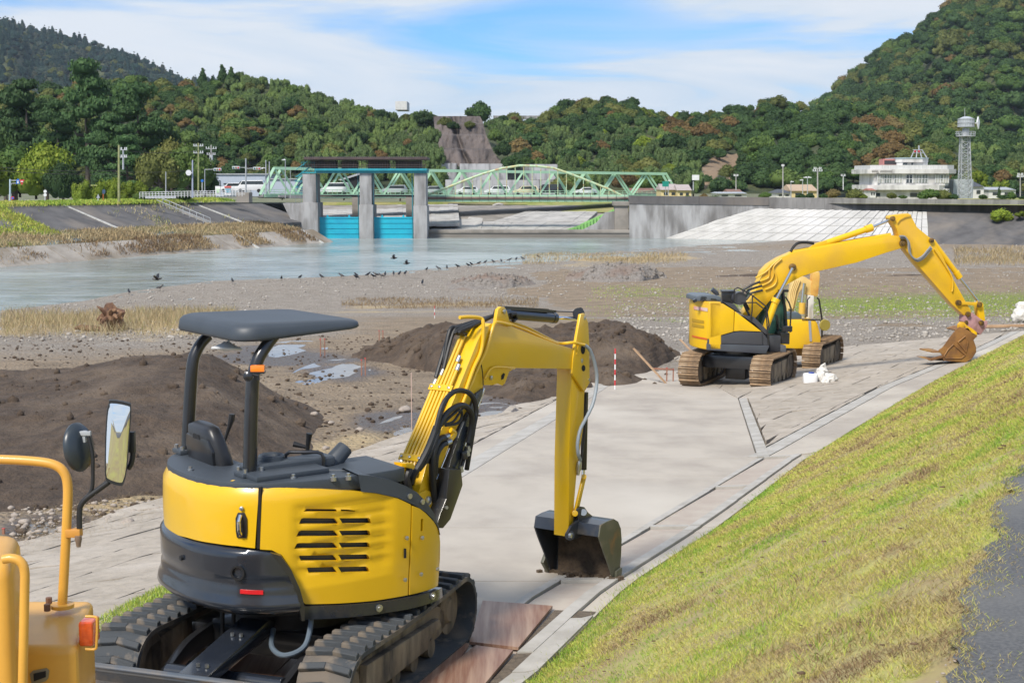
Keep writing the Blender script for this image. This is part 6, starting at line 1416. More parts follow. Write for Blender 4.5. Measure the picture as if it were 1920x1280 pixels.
# arm cylinder
CM = -.095
m = MB(); m.cyl(BQ(944, 588, CM), BQ(1035, 596, CM), .044, n=20); m.cyl(BQ(1033, 595.5, CM), BQ(1039, 596.2, CM), .048, n=20); cy = m.obj('arm_cylinder', BLKM, mini)
m = MB(); m.cyl(BQ(1036, 596, CM), BQ(1088, 598, CM), .018, n=14); m.obj('cylinder_rod', CHR, cy)
m = MB(); m.cyl(BQ(935, 588, CM), BQ(950, 588, CM), .05, n=14); m.cyl(BQ(1085, 588, CM+.03), BQ(1085, 588, CM-.03), .05, n=14); m.cyl(BQ(1088, 582, CM+.04), BQ(1088, 582, CM-.04), .026, n=12); m.obj('cylinder_end', BLKM, cy)
m = MB(); m.beam(BQ(941, 577, CM), BQ(1022, 582, CM), .07, .028); m.beam(BQ(1022, 582, CM), BQ(1040, 584, CM), .03, .02); m.tube([BQ(1040, 583.5, CM), BQ(1075, 585, CM)], .005, 6); m.obj('hose_guard', BLKM, cy)
m = MB(); m.tube([BQ(958, 590, CM+.05), BQ(966, 588, CM+.06), BQ(968, 597, CM+.05), BQ(962, 601, CM+.05)], .016, 8); m.obj('hose_fitting', HOSE, cy)
# stick
fl = [(1073, 688), (1066.5, 860), (1066, 1006), (1060, 1013), (1074, 1002), (1077, 940), (1082, 880), (1094, 800), (1096, 735), (1106, 717), (1105, 640), (1103, 604), (1096, 587), (1089, 589), (1085, 612), (1079, 650), (1074, 668)]
low = [(1073, 660), (1067, 860), (1066, 1006), (1074, 1003), (1077, 940), (1082, 880), (1094, 800), (1096, 735), (1100, 700), (1098, 660)]
stick = bpr(low, .14, -.015, 'stick')
ear = [(1073, 700), (1096, 735), (1106, 717), (1105, 640), (1103, 604), (1096, 587), (1089, 589), (1085, 612), (1080, 640), (1075, 670)]
bpr(ear, .025, .012, 'stick_ear', parent=stick); bpr(ear, .025, -.165, 'stick_ear', parent=stick)
for (u, v, a, b) in ((1093, 655, 4, 9), (1094, 690, 3.5, 6)): m = MB(); m.prism([BQ(u+a*math.cos(t), v+b*math.sin(t), .0135) for t in np.linspace(0, 6.28, 13)[:-1]], BR*.001); m.obj('ear_hole', DARK, stick)
m = MB(); m.cyl(BQ(1068, 1003, .03), BQ(1068, 1003, -.2), .04, n=18); m.cyl(BQ(1068, 1003, .06), BQ(1068, 1003, .03), .026, n=14); m.obj('bucket_pin', BLKM, stick)
m = MB(); m.lathe(BQ(1068, 1003, .06), BR, [(0, .022), (.02, .022), (.025, .012)], 12); m.obj('pin_bolt', STL, stick)
m = MB(); m.beam(BQ(1095, 893, -.01), BQ(1079, 962, -.01), .022, .05); m.cyl(BQ(1095, 893, .02), BQ(1095, 893, -.18), .022, n=12); m.cyl(BQ(1078, 962, .02), BQ(1078, 962, -.18), .026, n=12); m.beam(BQ(1095, 893, -.15), BQ(1079, 962, -.15), .022, .05); m.obj('bucket_link', YEL, mini, bevel=.004)
m = MB(); m.cyl(BQ(1097, 735, -.08), BQ(1094, 880, -.08), .028, n=14); m.obj('bucket_cylinder', BLKM, mini)
m = MB(); m.cyl(BQ(1094, 880, -.08), BQ(1093, 895, -.08), .014, n=10); m.obj('cylinder_rod', CHR, mini)
# ---------------- bucket
BW = .60; off = .225
sp2 = [(1121, 1006), (1124, 984), (1136, 977), (1149, 972), (1157, 977), (1162, 990), (1163.5, 1010), (1162.5, 1040), (1160.5, 1065), (1159, 1092), (1155, 1108)]
bucket = empty('dummy', MC); bpy.data.objects.remove(bucket)
sp3 = sp2+[(1148, 1085), (1136, 1050), (1128, 1028)]
prof = [BQ(u, v, off) for u, v in sp2]
m = MB(); cen = sum(prof, Vector())/len(prof); inn = [p+(cen-p).normalized()*.018 for p in prof]; n = len(prof)
m.add([p for p in prof]+[p-BR*BW for p in prof]+inn+[p-BR*BW for p in inn], [(i, i+1, n+i+1, n+i) for i in range(n-1)]+[(2*n+i, 3*n+i, 3*n+i+1, 2*n+i+1) for i in range(n-1)]+[(0, n, 3*n, 2*n), (n-1, 3*n-1, 4*n-1, 2*n-1)])
bk = m.obj('bucket', BKT, mini, ang=30)
for o_, mt in ((off+.012, BKR), (off-BW-.0, BKT)): m = MB(); m.prism([BQ(u, v, off)+BR*(o_-off) for u, v in sp3], -BR*.014 if o_ > 0 else -BR*.014); m.obj('side_plate', mt, bk, bevel=.003)
m = MB(); m.prism([p-BR*.02+Vector((0, 0, 0)) for p in [BQ(1150, 1070, off), BQ(1161, 1062, off), BQ(1158, 1106, off), BQ(1150, 1100, off)]], BR*.05); m.obj('side_cutter', BKR, bk, bevel=.004)
m = MB(); m.prism([p-BR*(BW+.01) for p in [BQ(1143, 1056, off), BQ(1150, 1072, off), BQ(1146, 1092, off), BQ(1137, 1074, off)]], -BR*.03); m.obj('side_cutter', BKR, bk, bevel=.004)
lip = BQ(1156, 1106, off); back = BQ(1140, 1100, off)
for k in range(4):
    t = .08+k*.28; q = lip-BR*(BW*t); m = MB(); dz_ = Vector((0, 0, -.055))-BD*.02
    vv = [q-BR*.045+BD*.012, q+BR*.045+BD*.012, q+BR*.045-BD*.022, q-BR*.045-BD*.022]; m.add(vv+[p+dz_+(q-p)*.45 for p in vv], [(0, 1, 2, 3), (4, 5, 6, 7), (0, 1, 5, 4), (1, 2, 6, 5), (2, 3, 7, 6), (3, 0, 4, 7)]); m.obj('tooth', SOILM, bk, bevel=.003)
m = MB(); q = BQ(1152, 1096, off-.015)
m.box(q-BR*(BW/2-.02)-BD*.01, (BW-.05, .02, .05), Matrix((BR, BD, Vector((0, 0, 1)))).transposed()); m.obj('cutting_edge', M('rusty_edge', (.25, .11, .04), (.12, .07, .04), 8, .7), bk, bevel=.004)
m = MB()                        # soil caked inside
prs = np.random.default_rng(5)
c3 = [p+(cen-p).normalized()*(.03+.02*prs.random()) for p in prof[3:]]; n = len(c3); K = 14; vv = []
for j in range(K+1):
    for i, p in enumerate(c3): vv.append(p-BR*(.02+(BW-.04)*j/K)+(cen-p).normalized()*.03*prs.random())
m.add(vv, [(j*n+i, j*n+i+1, (j+1)*n+i+1, (j+1)*n+i) for j in range(K) for i in range(n-1)]); m.obj('caked_soil', SOILM, bk)
ear2 = [(1070, 1012), (1064, 1000), (1072, 985), (1085, 975), (1084, 955), (1090, 949), (1096, 950), (1103, 960), (1118, 972), (1130, 978), (1124, 990), (1100, 1000), (1080, 1010)]
for o_ in (.03, -.19): bpr(ear2, .022, o_, 'bucket_ear', BKT, parent=bk)
m = MB(); m.cyl(BQ(1094, 960, .045), BQ(1094, 960, -.21), .028, n=14); m.obj('link_pin', STL, bk)
m = MB()
for k in range(60):
    q = lip-BR*(prs.random()*.75-.06)-BD*(prs.random()*.12)+Vector((0, 0, 0)); q.z = gz(q.x, q.y)+.03; s = .008+.02*prs.random(); m.box(q, (s*2, s*1.6, s*1.3), Matrix.Rotation(prs.random()*3, 3, 'Z'))
props(m.obj('soil_crumbs', SOILM, smooth=False), 'crumbs of dark soil under the compact excavator bucket', 'soil', kind='stuff')
# ---------------- pipes and hoses on the boom
edge = [(783, 928), (800, 870), (830, 800), (861, 724), (893, 646), (905, 618)]
E3 = [BQ(u, v, 0) for u, v in edge]
def pnorm(i):
    t = (E3[min(i+1, 5)]-E3[max(i-1, 0)]).normalized(); n_ = t.cross(BR); n_ = n_ if n_.dot(BD) < 0 else -n_; return n_.normalized()
def along(k, dl, dn):          # k 0..5 along edge, dl to the left, dn outward
    i = min(int(k), 4); t = k-i; p = E3[i].lerp(E3[i+1], t); nn = pnorm(i).lerp(pnorm(i+1), t); return p-BR*dl+nn*dn
for j, (dl, k0, k1) in enumerate(((.19, .95, 2.9), (.165, .8, 3.15), (.135, .35, 4.45), (.105, .35, 4.3), (.075, .6, 3.5), (.05, .7, 3.3))):
    m = MB(); m.tube([along(k, dl, .035) for k in np.linspace(k0, k1, 9)], .0115, 8); pp = m.obj('hydraulic_pipe', YEL, mini)
    m = MB(); a = along(k1, dl, .035); b = along(min(k1+.14, 5), dl, .035); m.cyl(a, b, .016, n=8); a = along(k0-.12, dl, .035); b = along(k0, dl, .035); m.cyl(a, b, .016, n=8); m.obj('pipe_fitting', STL, pp)
for k_ in (1.05, 2.85):
    m = MB(); m.beam(along(k_, .215, .045), along(k_, .015, .045), .05, .014, up=pnorm(2)); cl = m.obj('pipe_clamp', YEL, mini, bevel=.004)
    for dl in (.19, .12, .04): m = MB(); m.lathe(along(k_, dl, .05), pnorm(2), [(0, .01), (.012, .01), (.014, .005)], 8); m.obj('bolt', STL, cl)
for q in ([(907, 590, -.2), (900, 596, -.19), (890, 598, -.18), (905, 600, -.1)],): pass
def htube(l, r, name='hose', mat=HOSE, sm=4, parent=mini):
    q = catmull([tuple(BQ(u, v, o_)) for u, v, o_ in l], sm, False); m = MB(); m.tube(q, r, 8); return m.obj(name, mat, parent)
htube([(862, 595, -.05), (880, 594, -.03), (900, 596, -.01), (906, 605, .01), (905, 640, .015), (900, 664, .015), (888, 690, .015), (872, 735, .015)], .014, 'guard_pipe', YEL)
htube([(958, 609, .012), (935, 604, .012), (927, 606, .012), (922, 620, .014), (912, 655, .015), (900, 680, .015), (885, 715, .015), (870, 750, .014), (860, 775, .012)], .013, 'guard_pipe', YEL)
htube([(955, 607, -.04), (985, 618, -.04), (1020, 634, -.04), (1046, 644, -.04)], .012, 'guard_pipe', YEL)
htube([(950, 601, -.08), (985, 612, -.08), (1020, 630, -.08), (1048, 643, -.07), (1075, 642, .02), (1088, 645, .03), (1096, 646, .04)], .012, 'guard_pipe', YEL)
htube([(965, 690, .012), (930, 688, .012), (918, 694, .012), (909, 710, .012)], .008, 'flange_rib', YEL)
for i, (dl, k0) in enumerate(((.2, 3.0), (.165, 3.2), (.14, 4.4), (.1, 4.35), (.18, 3.3))):
    a = along(k0+.1, dl, .035); b = along(4.2, dl, .085+.01*i); c = along(4.85, dl-.02, .05); d = BQ(925, 592, -.1); m = MB(); m.tube(catmull([tuple(p) for p in (a, b, c, d)], 5, False), .015, 8); m.obj('hose', HOSE, mini)
for i in range(5):
    a = along(.85-.1*i, .19-.03*i, .035); b = along(.3, .2-.03*i, .03); c = BQ(780-8*i, 905, -.1); d = BQ(775+4*i, 925, -.1); m = MB(); m.tube(catmull([tuple(p) for p in (a, b, c, d)], 5, False), .013, 8); m.obj('hose', HOSE, mini)
    m = MB(); m.cyl(along(.85-.1*i, .19-.03*i, .035), along(.97-.1*i, .19-.03*i, .035), .018, n=8); m.obj('hose_fitting', STL if i != 2 else RED, mini)
htube([(800, 868, .03), (815, 815, .05), (830, 760, .06), (850, 735, .06), (872, 733, .06), (887, 745, .07), (893, 770, .07), (888, 800, .07), (880, 850, .05), (875, 880, .03)], .019)
htube([(812, 825, .04), (830, 785, .06), (850, 765, .07), (870, 760, .07), (884, 775, .07), (884, 800, .06), (878, 830, .05)], .022)
htube([(825, 800, .04), (845, 780, .06), (862, 768, .07), (866, 780, .07), (858, 793, .06), (835, 797, .04)], .011)
htube([(828, 795, .04), (850, 790, .06), (868, 765, .07), (885, 770, .07), (889, 790, .07)], .009)
htube([(835, 820, .03), (822, 825, .05), (813, 845, .06), (811, 880, .05), (812, 915, .03), (815, 945, .02)], .026)
htube([(838, 830, .03), (828, 835, .05), (818, 855, .06), (816, 890, .05)], .022)
for q in ((834, 819), (838, 829)): m = MB(); a = BQ(q[0]-2, q[1]+1, .035); m.cyl(a, BQ(q[0]+6, q[1]-2, .035), .022, n=10); m.obj('hose_fitting', STL, mini)
htube([(845, 806, .02), (852, 812, .03), (846, 822, .03), (838, 830, .03)], .02, 'steel_elbow', YEL)
htube([(818, 800, .04), (805, 835, .05), (790, 865, .04), (775, 890, .02), (770, 905, 0)], .024)
htube([(822, 805, .05), (812, 835, .06), (800, 860, .05), (785, 880, .03)], .02)
htube([(906, 722, .015), (905, 700, .015), (902, 682, .015)], .004)
# boom cylinder with its guard
m = MB(); m.cyl(BQ(822, 960, -.03), BQ(868, 838, -.03), .042, n=16); bc = m.obj('boom_cylinder', BLKM, mini)
m = MB(); m.cyl(BQ(868, 838, -.03), BQ(905, 728, -.05), .02, n=12); m.cyl(BQ(818, 898, .03), BQ(842, 840, .03), .006, n=8); m.obj('cylinder_rod', CHR, bc)
bpr([(825, 935), (846, 862), (862, 812), (893, 738), (907, 728), (905, 740), (882, 800), (868, 850), (845, 930), (835, 952)], .06, .02, 'cylinder_shield', M('dark_blue_steel', (.03, .04, .055), (.02, .025, .035), 2, .25, coat=.3), .004)
gp = [(848, 879), (862, 880), (868, 909), (845, 973), (831, 990), (822, 987), (836, 946), (842, 915)]
bpr([(843, 879), (865, 879), (868, 909), (845, 973), (831, 990), (818, 989), (826, 962), (837, 935)], .10, .12, 'cylinder_guard', BLKM, .006)
m = MB(); m.cyl(BQ(838, 951, .15), BQ(820, 949, .02), .012, n=10); m.obj('guard_pin', STL, mini)
htube([(880, 800, .03), (878, 830, .04), (874, 848, .04), (866, 875, .05)], .012); htube([(884, 815, .04), (881, 838, .05), (876, 850, .05)], .014)
for q in ((877, 836), (875, 844), (863, 874)): m = MB(); m.lathe(BQ(q[0], q[1], .05), Vector((.2, 0, -1)), [(0, .018), (.04, .018), (.045, .012)], 8); m.obj('hose_fitting', STL, mini)
m = MB(); m.box(BQ(871, 853, .05), (.04, .05, .055)); m.obj('hose_coupler', BLKM, mini, bevel=.005)
# clamp block at the boom foot
m = MB(); m.prism([BQ(u, v, .02) for u, v in ((733, 880), (757, 872), (765, 880), (760, 896), (734, 896))], -BR*.16); m.obj('hose_bracket', YEL, mini, bevel=.006)
m = MB(); m.prism([BQ(u, v, .05) for u, v in ((760, 868), (775, 868), (779, 875), (776, 880), (762, 876))], -BR*.10); m.obj('hose_bracket', YEL, mini, bevel=.006)
for i in range(6): htube([(742+6*i, 896, -.06), (745+6*i, 910, -.07), (752+6*i, 930, -.08)], .013)
htube([(768, 878, .03), (763, 895, .03), (768, 918, .03), (775, 930, 0)], .022)
# grey conduit down the stick
q = catmull([tuple(BQ(u, v, o_)) for u, v, o_ in ((1094, 646, .03), (1106, 656, .05), (1116, 685, .06), (1119, 715, .06), (1112, 755, .06), (1098, 785, .04), (1088, 805, .03), (1083, 830, .03), (1084, 850, .03), (1088, 862, .02))], 5, False)
m = MB(); m.tube(q, [.014+.0015*(i % 2) for i in range(len(q))], 10); m.obj('grey_conduit', GHOSE, mini)
m = MB(); m.lathe(BQ(1086, 868, .01), Vector((-.1, 0, -1)), [(-.03, .012), (0, .022), (.05, .024), (.07, .016), (.1, .012)], 12); m.obj('conduit_fitting', STL, mini)
m = MB(); m.tube([BQ(1098, 736, -.02), BQ(1097, 800, -.02), BQ(1090, 860, -.02)], .012, 8); m.obj('stick_hose', HOSE, mini)
m = MB(); m.prism([BQ(u, v, .006) for u, v in ((1082, 648), (1086, 646), (1083, 664), (1079, 664))], BR*.012); m.obj('conduit_bracket', YEL, stick)
# ---------------- undercarriage
def track_parts(parent, FRM, yc, L_, rr, w_, nl, lugf, beltm, lugm, zc=None, rf=None, belt_th=.03):
    """belt with lugs: straight runs between a sprocket and an idler"""
    zc = zc or rr; path = []; a0, a1 = -L_/2+rr, L_/2-rr
    for t in np.linspace(0, 1, 9)[:-1]: path.append((a0+(a1-a0)*t, 0.0))
    for a in np.linspace(-90, 90, 13)[:-1]: path.append((a1+rr*math.cos(R(a)), rr+rr*math.sin(R(a))))
    for t in np.linspace(0, 1, 9)[:-1]: path.append((a1+(a0-a1)*t, 2*rr-.02*math.sin(t*math.pi)))
    for a in np.linspace(90, 270, 13)[:-1]: path.append((a0+rr*math.cos(R(a)), rr+rr*math.sin(R(a))))
    n = len(path); P2 = [Vector(p) for p in path]
    def nr(i): e_ = P2[(i+1) % n]-P2[i-1]; return Vector((e_.y, -e_.x)).normalized()
    m = MB(FRM); vv = []
    for i, p in enumerate(P2):
        q = p-nr(i)*belt_th
        for (a, y) in ((p, yc-w_/2), (p, yc+w_/2), (q, yc+w_/2), (q, yc-w_/2)): vv.append((a.x, y, a.y+.012))
    m.add(vv, [(i*4+k, i*4+(k+1) % 4, ((i+1) % n)*4+(k+1) % 4, ((i+1) % n)*4+k) for i in range(n) for k in range(4)])
    tr = m.obj('track', beltm, parent, ang=50)
    S_ = [0]
    for i in range(n): S_.append(S_[-1]+(P2[(i+1) % n]-P2[i]).length)
    for k in range(nl):
        s = S_[-1]*k/nl; i = int(np.searchsorted(S_, s, 'right')-1); t = (s-S_[i])/(S_[i+1]-S_[i]); p = P2[i].lerp(P2[(i+1) % n], t); nn = nr(i).lerp(nr((i+1) % n), t).normalized(); tt = Vector((-nn.y, nn.x))
        for nm, me, y in lugf(k):
            M3 = FRM.to_3x3() @ Matrix(((tt.x, 0, nn.x), (0, 1, 0), (tt.y, 0, nn.y)))
            o = link(nm, me, None, tr); w_p = FRM @ Vector((p.x, yc+y, p.y+.012)); o.location = w_p-parent_world(parent); o.rotation_euler = M3.to_euler()
    return tr
def lugmesh(l, w_, h, sk, nm='lug'):
    m = MB(); b = [(-l/2-sk, -w_/2, -.005), (l/2-sk, -w_/2, -.005), (l/2+sk, w_/2, -.005), (-l/2+sk, w_/2, -.005)]; t = [(x*.8, y*.97, h) for x, y, _ in b]
    m.add(b+t, [(3, 2, 1, 0), (4, 5, 6, 7), (0, 1, 5, 4), (1, 2, 6, 5), (2, 3, 7, 6), (3, 0, 4, 7)]); return m.mesh(nm, RUB, bevel=.005, seg=1)
lgA = lugmesh(.054, .17, .03, .014); lgB = lugmesh(.054, .17, .03, -.014)
def lf(k): return [('lug', lgA if k % 2 else lgB, -.085 if k % 2 else .085), ('lug', lgB if k % 2 else lgA, .075 if k % 2 else -.08)] if k % 2 == 0 else [('lug', lgA, -.08), ('lug', lgB, .085)]
for sy in (-1, 1):
    yc = sy*.715
    track_parts(mini, FT, yc, 2.16, .245, .34, 42, lf, RUB, RUB)
    m = MB(FT)
    m.prism([(x, yc-.06, z) for x, z in ((-.80, .13), (.62, .13), (.78, .17), (.80, .27), (.6, .36), (-.2, .40), (-.75, .36), (-.88, .25))], (0, .12, 0)); tf = m.obj('track_frame', MUD, mini, bevel=.02)
    m = MB(FT); m.prism([(x, yc+sy*.06, z) for x, z in ((-.7, .15), (.3, .15), (.34, .22), (.55, .24), (.5, .30), (-.68, .36))], (0, sy*.05, 0)); m.obj('frame_rib', MUD, tf, bevel=.01)
    for fx, r_ in ((.80, .17), (-.80, .19)):
        m = MB(FT); m.lathe((fx, yc-.06, .27), (0, 1, 0), [(0, r_*.55), (.0, r_), (.12, r_), (.12, r_*.55), (.135, r_*.45)] if sy > 0 else [(-.015, r_*.45), (0, r_*.55), (.0, r_), (.12, r_), (.12, r_*.55)], 22); m.obj('idler_wheel', MUD, tf)
    for fx in (-.45, -.15, .15, .45): m = MB(FT); m.lathe((fx, yc-.07, .105), (0, 1, 0), [(0, .065), (.14, .065)], 14); m.obj('track_roller', MUD, tf)
m = MB(FT); m.box2((-.42, -.56, .24), (.42, .56, .42)); m.obj('centre_frame', BLKM, mini, bevel=.02)
m = MB(FT); m.lathe((0, 0, .40), (0, 0, 1), [(0, .42), (.2, .42), (.24, .36)], 28); m.obj('slew_ring', BLKM, mini)
# dozer blade at the rear with arms
bz = .10
m = MB(FT)
pr_ = [(-1.44, bz), (-1.40, bz+.12), (-1.41, bz+.26), (-1.47, bz+.36)]; vv = []
th_ = .018
for y in (-.875, .875):
    for x, z in pr_: vv.append((x, y, z))
    for x, z in pr_: vv.append((x-th_, y, z))
n = 4; ff = [(i, i+1, i+9, i+8) for i in range(3)]+[(i+4, i+12, i+13, i+5) for i in range(3)]+[(0, 4, 5, 1), (1, 5, 6, 2), (2, 6, 7, 3), (8, 9, 13, 12), (9, 10, 14, 13), (10, 11, 15, 14), (0, 8, 12, 4), (3, 7, 15, 11)]
m.add(vv, ff); blade = m.obj('dozer_blade', M('blade_steel', (.05, .055, .065), (.17, .13, .095), 3, .45, lo=.52, hi=.7, c3=(.10, .08, .06), s3=2), mini, smooth=False)
m = MB(FT); m.cyl((-1.455, -.88, bz+.35), (-1.455, .88, bz+.35), .026, n=12); m.obj('top_tube', M('blade_tube', (.07, .085, .105), (.12, .11, .1), 4, .35), blade)
for sy in (-1, 1):
    q = catmull([(-.35, sy*.42, .36), (-.7, sy*.42, .33), (-1.05, sy*.40, .22), (-1.40, sy*.38, bz+.14)], 5, False); m = MB(FT)
    A_ = [Vector(p) for p in q]; vv = []
    for i, p in enumerate(A_): vv += [p+Vector((0, -.025, .06)), p+Vector((0, .025, .06)), p+Vector((0, .025, -.06)), p+Vector((0, -.025, -.06))]
    m.add(vv, [(i*4+k, i*4+(k+1) % 4, (i+1)*4+(k+1) % 4, (i+1)*4+k) for i in range(len(A_)-1) for k in range(4)]+[(0, 1, 2, 3), tuple((len(A_)-1)*4+k for k in range(4))]); m.obj('blade_arm', BLKM, mini, bevel=.006)
m = MB(FT); m.cyl((-.95, -.4, .27), (-.95, .4, .27), .055, n=18); m.obj('cross_tube', NAVY, mini)
m = MB(FT); m.prism([(-.45, -.09, .50), (-.55, -.09, .53), (-1.36, -.09, .40), (-1.40, -.09, .33), (-.5, -.09, .43)], (0, .2, 0)); cg = m.obj('cylinder_cover', NAVY, mini, bevel=.012)
for x, z in ((-.8, .492), (-1.2, .428)):
    for y in (-.03, .03): m = MB(FT); m.cyl((x, y, z), (x, y, z+.02), .013, n=6); m.obj('bolt', STL, cg)
m = MB(FT); m.cyl((-.42, 0, .42), (-1.3, 0, .33), .045, n=14); m.obj('blade_cylinder', BLKM, mini)
m = MB(FT); m.tube(catmull([(-.55, -.12, .47), (-.72, -.2, .42), (-.78, -.32, .40), (-.70, -.42, .45), (-.6, -.42, .62)], 5, False), .017, 8); m.obj('blade_hose', M('grey_blue_hose', (.10, .13, .16), rough=.4), mini)
for y in (.28, .2): m = MB(FT); m.cyl((-.5, y, .35), (-.48, y, .66), .014, n=8); m.obj('hose', HOSE, mini)
# ================================================================== SHEETS UNDER THE TRACKS
PLY = M('red_brown_plywood', (.20, .10, .065), (.27, .165, .115), 2.5, .45, stretch=(14, .8, 1), bump=.1, c3=(.36, .24, .17), s3=.9, detail=9)
def groundquad(name, pxs, mat, th, label, cat, lift=.02, par=None, grp=None):
    q = [hit(*p) for p in pxs]; m = MB(); m.prism([p+Vector((0, 0, lift)) for p in q], (0, 0, th)); return props(m.obj(name, mat, smooth=False), label, cat, grp)
GP = 'plywood sheets laid under the tracks'
groundquad('plywood_sheet', [(905, 1137), (1036, 1147), (972, 1226), (880, 1215)], PLY, .022, 'red brown plywood sheet just in front of the compact excavator right track', 'plywood sheet', .03, grp=GP)
groundquad('plywood_sheet', [(892, 1222), (962, 1231), (905, 1300), (800, 1296)], PLY, .022, 'nearer plywood sheet beside the right track with a cut corner', 'plywood sheet', .03, grp=GP)
groundquad('plywood_sheet', [(600, 1195), (880, 1217), (830, 1300), (500, 1290)], PLY, .02, 'plywood sheet under the right track and blade arms of the compact excavator', 'plywood sheet', .027, grp=GP)
groundquad('plywood_sheet', [(300, 1180), (590, 1196), (490, 1300), (200, 1300)], PLY, .02, 'plywood sheet under the left track of the compact excavator', 'plywood sheet', .027, grp=GP)
GRV = M('gravelly_soil', (.16, .125, .09), (.10, .078, .058), 22, .95, bump=.9, bscale=60, bdist=.02)
q = [hit(*p) for p in ((1040, 1149), (1118, 1152), (1035, 1222), (968, 1290), (915, 1290))]; m = MB(); m.add([p+Vector((0, 0, .026)) for p in q], [(0, 1, 2, 3, 4)]); m.obj('gravel_patch', GRV, kind='structure', smooth=False)
# ================================================================== LARGE EXCAVATORS
TRK = M('muddy_track_steel', (.30, .20, .115), (.17, .115, .07), 7, .85, bump=.3, bscale=20, c3=(.38, .28, .18), s3=3)
TRKD = M('track_gap_dark', (.045, .035, .028), rough=.9)
CHAR = M('charcoal_paint', (.055, .058, .068), (.045, .048, .056), 2, .4, coat=.2)
def padmesh(w_, l):
    m = MB(); m.box((0, 0, .0), (l*.86, w_, .03)); m.box((-l*.3, 0, .028), (.02, w_, .045)); m.box((l*.05, 0, .022), (.016, w_, .03)); return m.mesh('track_pad', TRK, smooth=False)
def ex_track(par, FRM, yc, L_, rr, w_, n=40):
    per = 2*(L_-2*rr)+2*math.pi*rr; pm = padmesh(w_, per/n)
    t = track_parts(par, FRM, yc, L_, rr, w_*.7, n, lambda k: [('track_pad', pm, 0)], TRKD, TRK, belt_th=.06)
    m = MB(FRM); m.prism([(x, yc-w_*.3, z) for x, z in ((-L_/2+rr, rr*.5), (L_/2-rr, rr*.5), (L_/2-rr*.8, rr*1.1), (L_/2-rr*1.3, rr*1.55), (-L_/2+rr*1.3, rr*1.55), (-L_/2+rr*.8, rr*1.1))], (0, w_*.6, 0)); tf = m.obj('track_frame', MUD, par, bevel=.03)
    for x in (-L_/2+rr, L_/2-rr): m = MB(FRM); m.cyl((x, yc-w_*.34, rr+.01), (x, yc+w_*.34, rr+.01), rr*.78, n=18); m.obj('idler_wheel', MUD, tf)
    for x in np.linspace(-L_/2+rr*1.5, L_/2-rr*1.5, 5): m = MB(FRM); m.cyl((x, yc-w_*.33, rr*.38), (x, yc+w_*.33, rr*.38), rr*.3, n=12); m.obj('track_roller', MUD, tf)
def tilt_ground(x, y): return gz(x, y)
EC = Vector((5.72, 34.6, 0)); EC.z = gz(5.72, 34.2)+.03
EC.x -= .16
big = empty('excavator', EC, 'yellow and charcoal excavator with its long boom reaching right to a rusty bucket', 'excavator')
ET = frame(EC, R(25))
for yc in (-.88, .88): ex_track(big, ET, yc, 2.55, .36, .50)
m = MB(ET); m.box2((-.75, -.68, .42), (.75, .68, .72)); m.cyl((0, 0, .7), (0, 0, .98), .62, n=24); m.box2((-.3, -.25, .1), (.3, .25, .45)); m.obj('centre_frame', BLKM, big, bevel=.02)
AE = R(80); ED = Vector((math.sin(AE), math.cos(AE), 0)); ER = Vector((math.cos(AE), -math.sin(AE), 0))
ep = PH(1327, 650, CZ-EC.z-.95); ep = Vector((4.62, 33.55, 0))
def EQ(u, v, off=0, p0=None): return onplane(u, v, (p0 or ep)+ER*off, ER)
def zA(l): return [(1260+x/5.332, 500+y/5.332) for x, y in l]
def zB(l): return [(1400+x/5.333, 380+y/5.333) for x, y in l]
def zC(l): return [(1660+x/4.0, 380+y/4.0) for x, y in l]
def epr(l, w_, off, name, mat, parent=None, bevel=.015, **k):
    m = MB(); m.prism([EQ(u, v, off) for u, v in l], -ER*w_); return m.obj(name, mat, parent or big, bevel=bevel, **k)
W1 = 1.62
epr(zA([(378, 360), (505, 372), (630, 445), (905, 655), (960, 725), (973, 790), (938, 868), (350, 828)]), W1-.1, -.06, 'body_core', CHAR)
epr(zA([(380, 355), (510, 368), (622, 437), (616, 648), (360, 722), (352, 722)]), .05, 0, 'side_door', YELB)
epr(zA([(630, 444), (898, 648), (780, 644), (690, 640), (621, 645)]), .05, .0, 'side_door', YELB)
epr(zA([(360, 728), (615, 655), (690, 647), (900, 656), (905, 782), (352, 764)]), .04, -.01, 'lower_panel', CHAR)
epr(zA([(350, 768), (905, 786), (975, 792), (940, 870), (800, 862), (348, 832)]), .06, .0, 'skirt', M('skirt_grey', (.07, .08, .095), (.06, .065, .08), 2, .35))
m = MB(); q = [EQ(*p) for p in zA([(374, 352), (374, 835)])]
t0, b0 = q; vv = []
for k in range(9):
    a = k/8; ang = a*math.pi/2; back = -ED*(.17*math.sin(a*math.pi)) ; off_ = -ER*(W1*a); vv += [t0+off_+back, b0+off_+back]
n = 9; fv = [p+ED*.3 for p in vv]
m.add(vv+fv, [(2*i, 2*i+1, 2*i+3, 2*i+2) for i in range(8)]+[(18+2*i, 18+2*i+2, 18+2*i+3, 18+2*i+1) for i in range(8)]+[(2*i, 2*i+2, 20+2*i, 18+2*i) for i in range(8)]+[(2*i+1, 19+2*i, 21+2*i, 2*i+3) for i in range(8)]+[(0, 18, 19, 1), (16, 17, 35, 34)]); cwt = m.obj('counterweight', YELB, big, bevel=.03, seg=3, ang=50)
def cwq(a, h):       # point on the rear face: a 0 near corner .. 1 far corner, h 0 top .. 1 bottom
    p = t0.lerp(b0, h)-ER*(W1*a)-ED*(.17*math.sin(a*math.pi)+.012); return p
